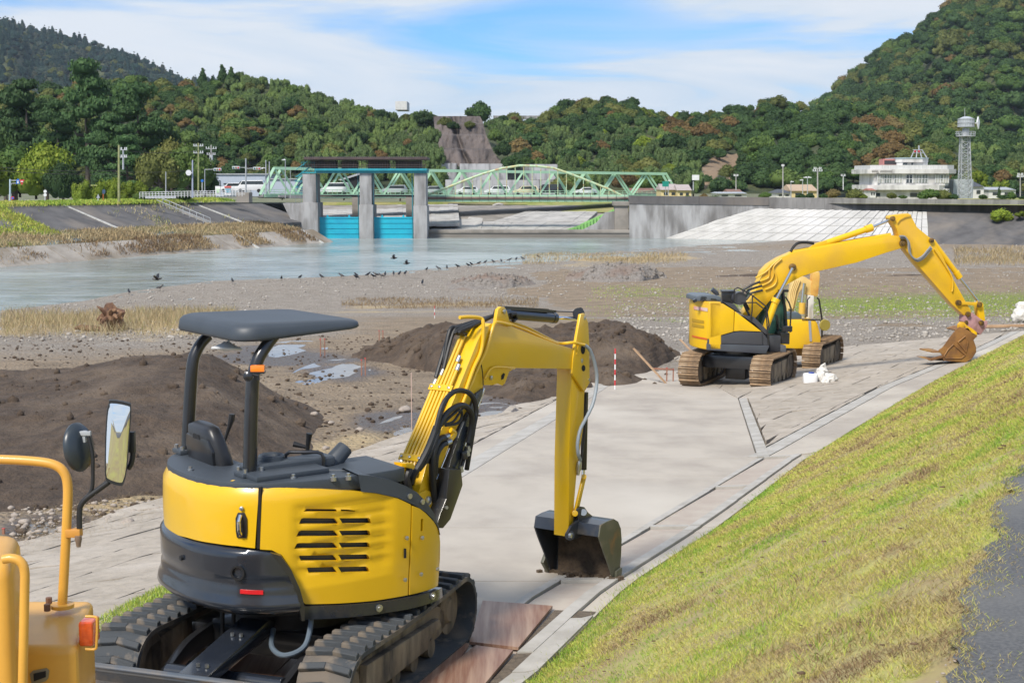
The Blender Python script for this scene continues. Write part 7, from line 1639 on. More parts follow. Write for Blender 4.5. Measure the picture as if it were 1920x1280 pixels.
for (a0, a1, h0, h1, mt, nm) in ((.03, .42, .13, .20, M('lamp_pink', (.62, .2, .17), (.6, .5, .45), 6, .3), 'rear_lamp'), (.03, .5, .755, .79, M('red_stripe', (.6, .10, .02), rough=.4), 'red_stripe'), (.12, .5, .40, .46, M('vent_shadow_yellow', (.4, .24, .01), rough=.6), 'vent'), (.12, .5, .50, .56, MATS['vent_shadow_yellow'], 'vent')):
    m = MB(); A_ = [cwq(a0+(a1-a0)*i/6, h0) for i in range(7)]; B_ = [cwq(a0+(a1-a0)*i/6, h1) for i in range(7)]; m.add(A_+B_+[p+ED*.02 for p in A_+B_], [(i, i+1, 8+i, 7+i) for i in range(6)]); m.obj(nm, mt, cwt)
# engine hood, exhaust, filter, rails
epr(zA([(245, 345), (250, 295), (300, 282), (440, 285), (490, 300), (500, 345)]), .9, -.2, 'engine_hood', M('hood_grey', (.10, .12, .14), (.08, .09, .11), 2, .4), bevel=.04)
for l in ([(285, 310), (300, 300), (345, 302), (345, 312)], [(385, 325), (395, 318), (445, 322), (445, 332)], [(280, 330), (290, 320), (340, 322), (340, 332)]): epr(zA(l), .02, -.185, 'hood_vent', DARK, bevel=0)
m = MB(); m.tube([EQ(*p, -.6) for p in zA([(450, 285), (445, 262), (400, 225)])], .055, 10); m.obj('exhaust_pipe', CHAR, big)
m = MB(); m.tube([EQ(*p, -.2) for p in zA([(235, 350), (222, 325)])], .05, 8); m.obj('rear_camera', BLKM, big)
m = MB(); m.box((EQ(*zA([(555, 300)])[0], -.5)), (.28, .3, .3)); m.obj('pre_cleaner_box', BLKM, big, bevel=.02)
m = MB(); m.box((EQ(*zA([(558, 246)])[0], -.5)), (.32, .35, .06)); m.obj('hood_cap', BLKM, big, bevel=.02)
def erail(l, r, off, name='handrail', mat=BLKM, cm=True):
    q = [EQ(*p, off) for p in zA(l)]; m = MB(); m.tube(q, r, 6); return m.obj(name, mat, big)
erail([(620, 350), (622, 225), (655, 210), (690, 222), (800, 285), (945, 400), (970, 580), (960, 640)], .018, -.05)
erail([(690, 358), (840, 358), (940, 440), (965, 780)], .016, -.05); erail([(805, 290), (800, 450), (785, 550)], .016, -.05)
for o_ in (.3, .42, .55):
    erail([(880, 150), (800, 180), (720, 225), (690, 300), (740, 420), (780, 500)], .03, -o_, 'hose', HOSE)
erail([(900, 190), (830, 210), (760, 235), (720, 330), (770, 430)], .028, -.35, 'hose', HOSE); erail([(905, 235), (850, 248), (790, 265), (740, 330)], .028, -.32, 'hose', HOSE)
m = MB(); m.lathe(EQ(*zA([(655, 310)])[0], -.35), ER, [(0, .0), (0, .16), (.2, .16)], 16); m.obj('oil_drum', CHAR, big)
epr(zA([(520, 358), (625, 372), (700, 470), (640, 440), (575, 400)]), .5, -.1, 'deck_cover', CHAR, bevel=.01)
epr(zA([(700, 490), (820, 500), (900, 580), (960, 640), (975, 700), (905, 652), (830, 575)]), .45, -.08, 'tool_box_cover', CHAR, bevel=.02)
# cab on the far side
cabp = zA([(975, 440), (1040, 300), (1150, 300), (1178, 600), (1172, 770), (985, 775)])
epr(zA([(1085, 655), (1180, 660), (1176, 775), (1095, 772)]), .6, -.55, 'cab_front_lower', BLKM, bevel=.02)
epr(zA([(975, 690), (1090, 690), (1085, 850), (975, 855)]), .6, -.5, 'cab_base', CHAR, bevel=.02)
epr(zA([(1085, 780), (1142, 785), (1142, 855), (1085, 855)]), .5, -.45, 'step_box', M('step_grey', (.10, .105, .12), rough=.5), bevel=.02)
GLS = M('cab_glass_green', (.03, .09, .07), rough=.08, coat=.5)
cab = epr(zA([(830, 430), (870, 260), (1115, 255), (1150, 420), (1165, 660), (975, 670), (850, 600)]), .85, -.95, 'cab', GLS, bevel=.03)
for l in ([(1105, 250), (1125, 250), (1160, 660), (1140, 665)], [(1040, 480), (1055, 480), (1075, 670), (1055, 670)], [(860, 250), (1120, 245), (1122, 262), (860, 268)], [(870, 260), (885, 262), (855, 500), (838, 500)]): epr(zA(l), .06, -.9, 'cab_pillar', BLKM, cab, .005)
erail([(1135, 300), (1170, 360), (1190, 420), (1180, 640), (1183, 655)], .02, -.7, 'mirror_stay')
m = MB(); m.box(EQ(*zA([(1165, 330)])[0], -.7), (.1, .12, .16)); m.box(EQ(*zA([(1170, 620)])[0], -.6), (.12, .1, .14)); 
m = MB(); m.box(EQ(*zA([(1150, 620)])[0], -.55), (.25, .1, .14)); m.obj('mirror', BLKM, big, bevel=.02)
m = MB(); m.box(EQ(*zA([(1110, 240)])[0], -.7), (.26, .12, .06)); m.obj('work_lamp', BLKM, big, bevel=.01)
# boom, arm, cylinders
bm1 = epr(zA([(700, 486)])+zB([(15, 1040), (60, 940), (140, 770), (165, 690), (230, 620), (340, 550), (470, 495), (650, 462), (830, 430), (1150, 375), (1350, 345), (1440, 325), (1580, 340), (1605, 370), (1605, 410), (1570, 450), (1400, 500), (1100, 600), (700, 690), (560, 735), (420, 810), (300, 900), (75, 1170)])+zA([(760, 495)]), .34, -.72, 'boom', YELB, bevel=.02)
for l in ([(160, 690), (240, 615), (480, 488), (1150, 368), (1440, 320)],): 
    m = MB(); m.tube([EQ(*p, -.80) for p in zB(l)], .03, 8); m.obj('boom_pipe', YELB, bm1); m = MB(); m.tube([EQ(*p, -.92) for p in zB([(x-2, y-8) for x, y in l])], .03, 8); m.obj('boom_pipe', YELB, bm1)
for l in ([(120, 790), (215, 750), (225, 680), (240, 640), (330, 560)], [(150, 830), (230, 790), (265, 730), (270, 640), (350, 560)], [(185, 870), (270, 830), (300, 760), (265, 660)], [(90, 750), (180, 700), (245, 640)]):
    m = MB(); m.tube(catmull([tuple(EQ(*p, -.69)) for p in zB(l)], 4, False), .022, 6); m.obj('boom_pipe', YELB, bm1)
def cyl2(l, off, r, mat, name, par=None, n=14):
    q = [EQ(*p, off) for p in l]; m = MB(); m.cyl(q[0], q[1], r, n=n); return m.obj(name, mat, par or big)
epr(zB([(615, 462), (660, 425), (700, 405), (800, 375), (790, 435)]), .08, -.78, 'cylinder_bracket', YELB, bevel=.01)
c_ = cyl2(zB([(715, 430), (1240, 252)]), -.86, .075, YELB, 'arm_cylinder'); cyl2(zB([(1190, 268), (1255, 247)]), -.86, .095, YELB, 'cylinder_cap', c_); cyl2(zB([(1240, 252), (1450, 165)]), -.86, .035, CHR, 'cylinder_rod', c_)
m = MB(); m.tube(catmull([tuple(EQ(*p, -.8)) for p in zB([(440, 490), (470, 440), (520, 402), (600, 398), (670, 408)])], 4, False), .035, 8); m.obj('hose', HOSE, big)
arm = epr(zC([(35, 115), (45, 98), (65, 93), (175, 80), (192, 92), (205, 120), (240, 185), (335, 262), (365, 275), (375, 310), (430, 400), (520, 590), (600, 735), (640, 800), (645, 830), (590, 845), (500, 762), (235, 460), (150, 350), (100, 245), (85, 195), (50, 140)]), .30, -.74, 'arm', YELB, bevel=.02)
m = MB(); m.tube([EQ(*p, -.70) for p in zC([(190, 92), (150, 100), (110, 120), (88, 150)])], .015, 5); m.obj('arm_seam', YELB, arm)
m = MB(); m.tube(catmull([tuple(EQ(*p, -.70)) for p in zC([(365, 345), (430, 440), (500, 560), (505, 640), (500, 665)])], 4, False), .02, 6); m.obj('arm_pipe', YELB, arm)
for o_, dd in ((-.68, 0), (-.64, 6), (-.6, -6)):
    m = MB(); m.tube(catmull([tuple(EQ(x+dd*.2, y+dd*.3, o_)) for x, y in zC([(110, 258), (150, 262), (175, 300), (185, 380), (230, 430), (280, 410), (320, 365), (345, 335)])], 5, False), .022, 8); m.obj('grey_hose', M('grey_hose', (.22, .23, .24), rough=.5), arm)
c_ = cyl2(zC([(355, 290), (550, 550)]), -.86, .07, YELB, 'bucket_cylinder'); cyl2(zC([(530, 520), (558, 562)]), -.86, .085, YELB, 'cylinder_cap', c_); cyl2(zC([(555, 560), (705, 755)]), -.86, .033, CHR, 'cylinder_rod', c_)
epr(zC([(535, 735), (560, 735), (600, 742), (690, 748), (715, 742), (715, 775), (690, 775), (600, 765), (555, 768), (535, 762)]), .05, -.70, 'tipping_link', YELB, bevel=.008)
epr(zC([(690, 750), (715, 740), (735, 755), (750, 880), (745, 905), (712, 905), (705, 880), (695, 790)]), .22, -.76, 'bucket_link', YELB, bevel=.015)
for (x, y, r) in ((130, 303, .085), (57, 120, .06), (348, 283, .06), (550, 750, .07), (706, 763, .07), (622, 835, .06), (722, 900, .06)):
    m = MB(); q = EQ(*zC([(x, y)])[0], -.69); m.lathe(q-ER*.05, ER, [(0, r), (.07, r), (.075, r*.6), (.09, r*.55)], 14); m.obj('pivot_pin', M('greasy_pin', (.20, .11, .02), (.05, .035, .02), 12, .4), arm)
m = MB(); q = EQ(*zB([(460, 645)])[0], -.68); m.lathe(q-ER*.05, ER, [(0, .09), (.07, .09), (.09, .05)], 14); m.obj('pivot_pin', MATS['greasy_pin'], bm1)
cpl = epr(zC([(595, 820), (625, 810), (655, 825), (700, 860), (735, 885), (765, 885), (768, 905), (758, 935), (712, 992), (690, 975), (640, 950), (585, 890)]), .26, -.75, 'quick_coupler', M('faded_pink_paint', (.42, .24, .26), (.34, .19, .20), 4, .6, c3=(.2, .11, .09), s3=3), bevel=.01)
for (x, y) in ((622, 838), (722, 900), (605, 897)): m = MB(); q = EQ(*zC([(x, y)])[0], -.745); m.lathe(q, ER, [(0, .055), (.02, .055), (.03, .03)], 10); m.obj('coupler_pin', MATS['greasy_pin'], cpl)
BRS = M('rusty_yellow_bucket', (.26, .125, .035), (.15, .072, .028), 3, .6, c3=(.36, .19, .03), s3=1.6, bump=.15)
bko = zC([(545, 912), (562, 893), (590, 895), (612, 918), (655, 945), (688, 972), (690, 1000), (662, 1030), (680, 1080), (682, 1120), (650, 1170), (602, 1196), (330, 1178), (318, 1162), (345, 1122), (380, 1108), (430, 1085), (498, 992), (540, 940)])
pr3 = [EQ(*p, -.42) for p in zC([(560, 960), (620, 940), (660, 985), (662, 1030), (680, 1080), (682, 1120), (650, 1170), (602, 1196), (330, 1178)])]; BWD = .72
cen = sum(pr3, Vector())/len(pr3); inn = [p+(cen-p).normalized()*.03 for p in pr3]; n = len(pr3); m = MB()
m.add(pr3+[p-ER*BWD for p in pr3]+inn+[p-ER*BWD for p in inn], [(i, i+1, n+i+1, n+i) for i in range(n-1)]+[(2*n+i, 3*n+i, 3*n+i+1, 2*n+i+1) for i in range(n-1)]+[(0, n, 3*n, 2*n), (n-1, 3*n-1, 4*n-1, 2*n-1)])
bb2 = m.obj('bucket', BRS, big, ang=30)
sdp = zC([(540, 942), (560, 930), (640, 965), (690, 995), (662, 1030), (680, 1080), (682, 1120), (650, 1170), (602, 1196), (440, 1185), (425, 1140), (400, 1105), (430, 1085), (498, 992)])
epr(sdp, .03, -.41, 'side_plate', BRS, bb2, .008); epr(sdp, .03, -.41-BWD+.03, 'side_plate', BRS, bb2, .008)
for l in ([(440, 1150), (470, 1100), (510, 1062), (530, 1080), (600, 1140), (570, 1165), (450, 1165)], [(545, 1045), (600, 1000), (618, 1050), (605, 1120)]):
    m = MB(); q = [EQ(*p, -.395) for p in zC(l)]; m.tube(q+[q[0]], .018, 6); m.obj('stiffener', BRS, bb2)
epr(zC([(545, 912), (562, 893), (590, 895), (612, 918), (655, 945), (688, 972), (690, 1000), (640, 1050), (620, 985), (585, 950), (545, 940)]), .06, -.70, 'bucket_ear', YELB, bb2, .012); epr(zC([(545, 912), (562, 893), (590, 895), (612, 918), (655, 945), (688, 972), (690, 1000), (640, 1050), (620, 985), (585, 950), (545, 940)]), .06, -1.0, 'bucket_ear', YELB, bb2, .012)
for (x, y) in ((570, 918), (660, 990)): m = MB(); q = EQ(*zC([(x, y)])[0], -.69); m.lathe(q, ER, [(0, .075), (.04, .075), (.05, .04)], 14); m.obj('bucket_pin', YELB, bb2)
for k in range(5):
    m = MB(); a = EQ(*zC([(432, 1150)])[0], -.45-k*.155); b = EQ(*zC([(340, 1176)])[0], -.45-k*.155); m.beam(a, b, .1, .05); c_ = EQ(*zC([(322, 1176)])[0], -.45-k*.155); m.beam(b, c_, .07, .03); m.obj('tooth', BRS, bb2, bevel=.006)
m = MB(); a = EQ(*zC([(390, 1120)])[0], -.42); m.beam(a, a-ER*BWD, .25, .03); m.obj('cutting_edge', BRS, bb2)
for o_ in (-.55, -1.22):
    c_ = cyl2(zA([(930, 625), (1040, 335)]), o_, .085, YELB, 'boom_cylinder'); cyl2(zA([(1025, 360), (1045, 318)]), o_, .105, YELB, 'cylinder_cap', c_); cyl2(zA([(1040, 330), (1205, 15)]), o_, .04, CHR, 'cylinder_rod', c_)
# ---- second machine behind
SC_ = Vector((P(1486, 700, 39.5).x, 39.5, 0)); SC_.z = gz(SC_.x, 39.5)+.03
old = empty('excavator', SC_, 'older pale yellow excavator partly hidden behind the charcoal and yellow one', 'excavator')
OT = frame(SC_, R(26))
for yc in (-.85, .85): ex_track(old, OT, yc, 2.7, .38, .5)
m = MB(OT); m.box2((-.8, -.65, .4), (.8, .65, .75)); m.cyl((0, 0, .7), (0, 0, .95), .6, n=20); m.obj('centre_frame', M('worn_yellow_steel', (.36, .22, .06), (.2, .12, .05), 4, .7), old, bevel=.02)
op = Vector((SC_.x+.19, 38.2, 0)); AO = R(84); OR_ = Vector((math.cos(AO), -math.sin(AO), 0))
OY = M('pale_yellow_paint', (.68, .42, .06), (.60, .38, .08), 1.5, .5); OY2 = M('faded_cream_yellow', (.72, .52, .20), (.62, .42, .14), 2, .5)
def opr(l, w_, off, name, mat, par=None, bevel=.015):
    m = MB(); m.prism([onplane(u, v, op+OR_*off, OR_) for u, v in zA(l)], -OR_*w_); return m.obj(name, mat, par or old, bevel=bevel)
opr([(1120, 535), (1440, 530), (1462, 575), (1492, 700), (1490, 790), (1345, 822), (1120, 822)], 1.7, 0, 'body', YELB, bevel=.07)
opr([(1365, 540), (1388, 540), (1400, 745), (1378, 747)], .02, .02, 'grey_stripe', M('grey_decal', (.3, .31, .33), rough=.5), bevel=0)
opr([(1150, 530), (1150, 465), (1180, 455), (1270, 458), (1300, 490), (1302, 528)], 1.0, -.2, 'engine_hood', M('slate_hood', (.07, .10, .13), rough=.45), bevel=.04)
opr([(1130, 520), (1180, 330), (1215, 140), (1300, 98), (1330, 100), (1420, 160), (1475, 180), (1450, 290), (1340, 280), (1320, 200), (1270, 260), (1215, 450), (1190, 530)], .32, -.6, 'boom', OY2)
for dx_ in (0, 18, 36, 54):
    m = MB(); m.tube([onplane(*p, op-OR_*.56, OR_) for p in zA([(1165+dx_*.7, 420), (1185+dx_, 240), (1225+dx_, 135)])], .022, 6); m.obj('boom_pipe', OY2, old)
opr([(1365, 285), (1420, 290), (1412, 520), (1345, 525)], .2, -.5, 'arm_lower', M('white_primer', (.62, .6, .55), (.7, .5, .2), 2, .6, lo=.6, hi=.66)); opr([(1405, 130), (1410, 60), (1475, 50), (1480, 100), (1460, 290), (1430, 300), (1395, 280), (1395, 170)], .26, -.56, 'arm', M('orange_worn', (.55, .26, .06), (.68, .42, .1), 2, .5))
m = MB(); a, b = [onplane(*p, op-OR_*.5, OR_) for p in zA([(1295, 470), (1303, 360)])]; m.cyl(a, b, .09, n=12); c_ = m.obj('boom_cylinder', OY, old); m = MB(); m.cyl(b, onplane(*zA([(1325, 165)])[0], op-OR_*.5, OR_), .045, n=10); m.obj('cylinder_rod', CHR, c_)
m = MB(); m.tube([onplane(*p, op-OR_*.3, OR_) for p in zA([(1450, 310), (1470, 330), (1498, 520), (1500, 700)])], .025, 6); m.obj('hose', HOSE, old)
m = MB(); m.tube([onplane(*p, op-OR_*.3, OR_) for p in zA([(1380, 300), (1355, 330), (1350, 500)])], .018, 6); m.obj('hose', HOSE, old)
m = MB(); q = onplane(*zA([(1525, 582)])[0], op+OR_*.1, OR_); m.lathe(q, (0.3, -1, 0), [(0, .16), (.05, .15)], 14); m.obj('mirror', M('mirror_yellow', (.3, .24, .05), rough=.3), old)
m = MB(); m.tube([onplane(*p, op, OR_) for p in zA([(1300, 525), (1480, 530), (1500, 600)])], .02, 6); m.obj('handrail', BLKM, old)
# ================================================================== MACHINE AT THE LEFT EDGE
AMB = M('amber_yellow_paint', (.68, .36, .055), (.60, .31, .05), 2.2, .4, coat=.15, c3=(.55, .29, .06), s3=.9)
YV = 5.9; g0 = gz(-2.2, 6.2)
lvh = empty('road_roller', (-2.05, 6.3, g0), 'amber yellow construction vehicle cut off by the left edge with handrail and mirrors', 'construction vehicle')
def vb(m, u0, v0, u1, v1, y, dep): return bxp(m, u0, v0, u1, v1, y, dep)
def plank_box(un, uf, yn, yf, vtop, zb, name, bev, seg):      # box whose right side runs from (un, near) to (uf, far)
    z = P(uf, vtop, yf).z; q = [(P(un, 900, yn).x, yn, zb), (P(uf, 900, yf).x, yf, zb), (-3.4, yf, zb), (-3.4, yn, zb)]
    m = MB(); m.prism(q, (0, 0, z-zb)); return m.obj(name, AMB, lvh, bevel=bev, seg=seg)
plank_box(134, 168, 5.6, 6.25, 1124, g0+.3, 'rear_body', .04, 4)
plank_box(14, 36, 5.3, 5.75, 998, g0+.5, 'hood', .075, 5)
m = MB(); m.box2((-3.2, 5.7, g0+.15), (-1.95, 6.2, g0+.8)); m.obj('chassis', BLKM, lvh)
def vt(l, r, y, name, mat=AMB, n=12, sm=6): m = MB(); m.tube(catmull([tuple(P(u, v, y if not isinstance(y, list) else y[i])) for i, (u, v) in enumerate(l)], sm, False), r, n); return m.obj(name, mat, lvh)
hr = vt([(-120, 860), (0, 861), (70, 865), (104, 872), (121, 887), (127, 912), (126, 960), (122, 1040), (117, 1132)], .021, 6.05, 'handrail')
m = MB(); q = P(117, 1134, 6.05); m.lathe((q.x, q.y, q.z), (0, 0, 1), [(-.01, .05), (.006, .05), (.008, .03)], 16); m.obj('handrail_foot', AMB, lvh)
for dx_, dy_ in ((-.05, -.0), (-.075, .1)): m = MB(); m.cyl((q.x+dx_, q.y+dy_-.05, q.z-.01), (q.x+dx_, q.y+dy_-.05, q.z+.02), .014, n=6); m.obj('bolt', M('rusty_bolt', (.16, .08, .05), rough=.7), lvh)
vt([(6, 1048), (22, 1046), (38, 1052), (46, 1070), (46, 1120), (42, 1300)], .018, 5.25, 'grab_handle')
m = MB(); q = P(141, 998, 6.05); m.box((q.x-.005, q.y, q.z), (.065, .05, .036)); m.obj('mirror_clamp', M('amber_clamp', (.55, .26, .05), rough=.5), hr, bevel=.006)
m = MB(); q = P(147, 1012, 6.03); m.lathe((q.x, q.y, q.z), (0, 0, -1), [(-.02, .015), (.0, .015), (.01, .012), (.03, .009)], 10); m.obj('clamp_nut', M('rusty_nut', (.2, .14, .1), rough=.6), hr)
BL2 = M('matt_black', (.016, .017, .019), rough=.5)
vt([(149, 990), (149, 962), (151, 948), (162, 934), (185, 917), (204, 903)], .0125, 6.05, 'mirror_arm', BL2)
vt([(156, 940), (166, 928), (173, 912), (174, 880), (173, 850), (163, 808)], .0085, 6.05, 'mirror_arm', BL2)
vt([(240, 878), (246, 868), (249, 850), (247, 825)], .012, 6.12, 'mirror_arm', BL2)
m = MB(); q = P(247, 828, 6.12); m.box(q, (.03, .03, .09)); m.box(P(240, 822, 6.12), (.05, .025, .03)); m.obj('mirror_bracket', BL2, lvh, bevel=.004)
def mirror(uvs, y, depthdir, name, mat, front, parent=lvh):
    q = [P(u, v, y) for u, v in uvs]; return q
MIR = M('mirror_glass', (.82, .84, .86), rough=.03, metal=1)
out_ = catmull([(208, 750), (240, 755), (246, 765), (243, 820), (238, 880), (232, 905), (225, 910), (203, 903), (197, 890), (197, 830), (200, 775), (204, 757)], 3)
cx_, cy_ = 221, 830
nrm = Vector((.30, -1, .02)).normalized(); c3_ = P(cx_, cy_, 6.06)
O3 = [onplane(p.x, p.y, c3_, nrm) for p in out_]; I3 = [c3_+(p-c3_)*.93 for p in O3]
m = MB(); n = len(O3); m.add([p+nrm*.006 for p in O3]+[p-nrm*.03 for p in O3]+[c3_+(p-c3_)*.6-nrm*.055 for p in O3]+[p+nrm*.006 for p in I3], [(i, (i+1) % n, n+(i+1) % n, n+i) for i in range(n)]+[(n+i, n+(i+1) % n, 2*n+(i+1) % n, 2*n+i) for i in range(n)]+[(3*n+i, 3*n+(i+1) % n, (i+1) % n, i) for i in range(n)]+[tuple(2*n+i for i in range(n))]); mr = m.obj('rear_view_mirror', BL2, lvh)
m = MB(); rings = []
for k in range(6):
    f_ = 1-k/6; rings.append([c3_+(p-c3_)*.93*f_+nrm*(.004+.012*(1-f_*f_)) for p in O3])
vv = [p for r_ in rings for p in r_]+[c3_+nrm*.016]; m.add(vv, [(k*n+i, k*n+(i+1) % n, (k+1)*n+(i+1) % n, (k+1)*n+i) for k in range(5) for i in range(n)]+[(5*n+i, 5*n+(i+1) % n, 6*n) for i in range(n)]); m.obj('mirror_glass', MIR, mr, ang=60)
c2_ = P(146, 838, 6.06); nr2 = Vector((-.90, .30, -.12)).normalized(); m = MB()
t_ = Vector((.28, 0, -1)); t_ = (t_-nr2*t_.dot(nr2)).normalized(); s_ = nr2.cross(t_); K = 26
def disc(r, d): return [c2_+(t_*math.cos(a)*1.0+s_*math.sin(a)*.9)*r+nr2*d for a in np.linspace(0, 2*math.pi, K+1)[:-1]]
rr = [disc(.105, .006), disc(.108, -.004), disc(.095, -.022), disc(.05, -.034)]
m.add([p for r_ in rr for p in r_], [(j*K+i, j*K+(i+1) % K, (j+1)*K+(i+1) % K, (j+1)*K+i) for j in range(3) for i in range(K)]+[tuple(3*K+i for i in range(K))]); rm = m.obj('round_mirror', M('mirror_back', (.03, .04, .05), rough=.35), lvh, ang=50)
m = MB(); m.add([p for r_ in (disc(.10, .006), disc(.06, .014), disc(.02, .017)) for p in r_], [(j*K+i, j*K+(i+1) % K, (j+1)*K+(i+1) % K, (j+1)*K+i) for j in range(2) for i in range(K)]+[tuple(2*K+i for i in range(K))]); m.obj('mirror_glass', MIR, rm, ang=60)
m = MB(); m.box(P(152, 818, 6.06), (.045, .03, .05)); m.box(P(160, 812, 6.05), (.05, .02, .02)); m.obj('mirror_bracket', GREYM, rm, bevel=.004)
m = MB(); bxp(m, 146, 1166, 175, 1212, 5.66, .1); m.obj('indicator_lamp', M('amber_lens', (.62, .09, .015), (.5, .06, .01), 40, .15, coat=.6), lvh, bevel=.012, seg=3)
vt([(160, 1155), (178, 1156), (182, 1164), (181, 1205), (178, 1216), (160, 1216)], .0055, 5.62, 'lamp_guard')
m = MB(); q = [P(u, v, 5.6) for u, v in ((56, 1262), (62, 1256), (88, 1251), (93, 1256), (91, 1270), (86, 1276), (60, 1284))]; m.prism(q, (0, -.006, 0)); pk = m.obj('slot_rim', M('dull_olive_rim', (.2, .18, .12), rough=.5), lvh, bevel=.003)
m = MB(); q = [P(u, v, 5.592) for u, v in ((63, 1262), (86, 1257), (86, 1268), (64, 1276))]; m.prism(q, (0, -.003, 0)); m.obj('slot_opening', DARK, pk)
# ================================================================== EARTH MOUNDS
DIRT = M('dug_earth', (.115, .08, .054), (.058, .040, .028), 3.2, .97, bump=1, bscale=7, bdist=.16, c3=(.16, .118, .083), s3=.6, lo=.35, hi=.68, detail=9)
DIRT2 = M('gravel_heap', (.25, .225, .20), (.16, .14, .12), 6, .97, bump=1, bscale=9, bdist=.08, c3=(.2, .15, .12), s3=.4)
b0_ = bmesh.new(); bmesh.ops.create_icosphere(b0_, subdivisions=1, radius=1); IC1 = (np.array([q.co[:] for q in b0_.verts]), np.array([[q.index for q in f.verts] for f in b0_.faces])); b0_.free()
def mound(sil, vb_, run, dep, mat, label, sd, n=130, k=60, rough=.12):
    """sil: crest, vb_: foot of the near side; the crest stands run metres behind the foot at mid width"""
    us = np.linspace(sil[0][0], sil[-1][0], n); v = np.interp(us, [p[0] for p in sil], [p[1] for p in sil]); vbm = np.interp(us, [p[0] for p in vb_], [p[1] for p in vb_]); VV = []
    bots = [hit(u, vb) for u, vb in zip(us, vbm)]; yc_ = float(np.median([q.y for q in bots]))+run
    for i, u in enumerate(us):
        top = P(u, v[i], yc_); bot = bots[i]
        if bot.y > yc_-.6: bot = Vector((top.x*(yc_-.6)/yc_, yc_-.6, 0))
        gb = gz(bot.x, bot.y)-.1; gt = gz(top.x, yc_)-.12
        for t in np.linspace(0, 1, k): VV.append((bot.x+(top.x-bot.x)*t, bot.y+(yc_-bot.y)*t, gb+(max(top.z, gt)-gb)*(math.sin(t*math.pi/2)**.85)))
        yy = yc_+dep; gb2 = gz(top.x*yy/yc_, yy)-.12
        for t in np.linspace(0, 1, 12)[1:]: VV.append((top.x*(1+dep*t/yc_), yc_+dep*t, gb2+(max(top.z, gt)-gb2)*(1-t)**1.2))
    VV = np.array(VV); a = VV[:, 0]; b = VV[:, 1]; env = np.clip((VV[:, 2]-(CZ-ground_H(a, b))+.05)*3, 0, 1)
    VV[:, 2] += (fbm(a, b, 2.2, 5, sd)*rough*1.5+np.abs(fbm(a, b, .5, 4, sd+9))*rough*.9)*env; VV[:, 1] += fbm(a, b, .7, 3, sd+5)*rough*env
    VV[:, 2] -= .25*(1-env)*0
    o = npmesh('earth_mound', VV, gridfaces(n, k+11), mat, smooth=True); props(o, label, 'earth mound')
    rr = np.random.default_rng(sd); idx = rr.integers(0, len(VV), int(120 if run < 4 else 420)); idx = idx[env[idx] > .6]; c = VV[idx]; s = (.02+.05*rr.random(len(c))**3*2)*(yc_/30)**.5; B = IC1[0]; V = B[None]*s[:, None, None]*rr.uniform(.6, 1.2, (len(c), 1, 3))*(1+rr.normal(size=(len(c), len(B), 1))*.15)+c[:, None]; F_ = (IC1[1][None]+(np.arange(len(c))*len(B))[:, None, None]).reshape(-1, 3)
    npmesh('clods', V.reshape(-1, 3), F_, mat, smooth=False, parent=o, kind='stuff'); return o
mound([(-480, 830), (-330, 745), (-160, 705), (0, 694), (60, 690), (120, 682), (200, 674), (300, 671), (350, 668), (395, 670), (450, 700), (520, 740), (600, 785), (660, 812), (700, 832)], [(-480, 836), (-330, 940), (-160, 1000), (0, 985), (150, 965), (260, 945), (400, 925), (560, 880), (650, 842), (700, 834)], 9, 5, DIRT, 'large smooth brown earth mound at the left behind the compact excavator', 11, rough=.13)
mound([(1190, 526), (1300, 519), (1400, 514), (1450, 512), (1600, 520), (1700, 514), (1760, 516)], [(1190, 528), (1300, 523), (1400, 519), (1450, 518), (1600, 522), (1700, 518), (1760, 518)], 2.5, 2, DIRT, 'long low dark earth ridge crossing the flood plain behind the charcoal excavator', 51, rough=.12)
mound([(660, 668), (720, 648), (790, 618), (840, 606), (900, 612), (1000, 612), (1080, 612), (1150, 610), (1180, 612), (1230, 640), (1275, 662)], [(660, 672), (760, 690), (850, 704), (960, 712), (1100, 725), (1210, 704), (1275, 668)], 7, 5, DIRT, 'wide brown earth mound behind the boom of the compact excavator', 23, rough=.26)
mound([(1080, 700), (1120, 688), (1160, 692), (1200, 708), (1230, 716)], [(1080, 712), (1140, 728), (1200, 722), (1230, 718)], 1.6, 2, DIRT, 'small earth heap by the red and white pole at the ramp edge', 31, rough=.12)
mound([(900, 712), (960, 695), (1040, 690), (1080, 698), (1110, 722)], [(900, 742), (980, 757), (1060, 748), (1110, 724)], 2.5, 3, DIRT, 'low clod covered earth bank under the boom of the compact excavator', 37, rough=.2)
mound([(815, 540), (860, 525), (910, 514), (950, 512), (985, 522), (1005, 532)], [(815, 545), (880, 545), (950, 540), (1005, 534)], 5, 4, DIRT2, 'left one of the two grey gravel heaps near the shore', 41, rough=.2)
mound([(1060, 522), (1110, 502), (1160, 496), (1210, 500), (1250, 518)], [(1060, 526), (1130, 530), (1200, 528), (1250, 520)], 5, 4, DIRT2, 'right one of the two grey gravel heaps near the shore', 43, rough=.2)
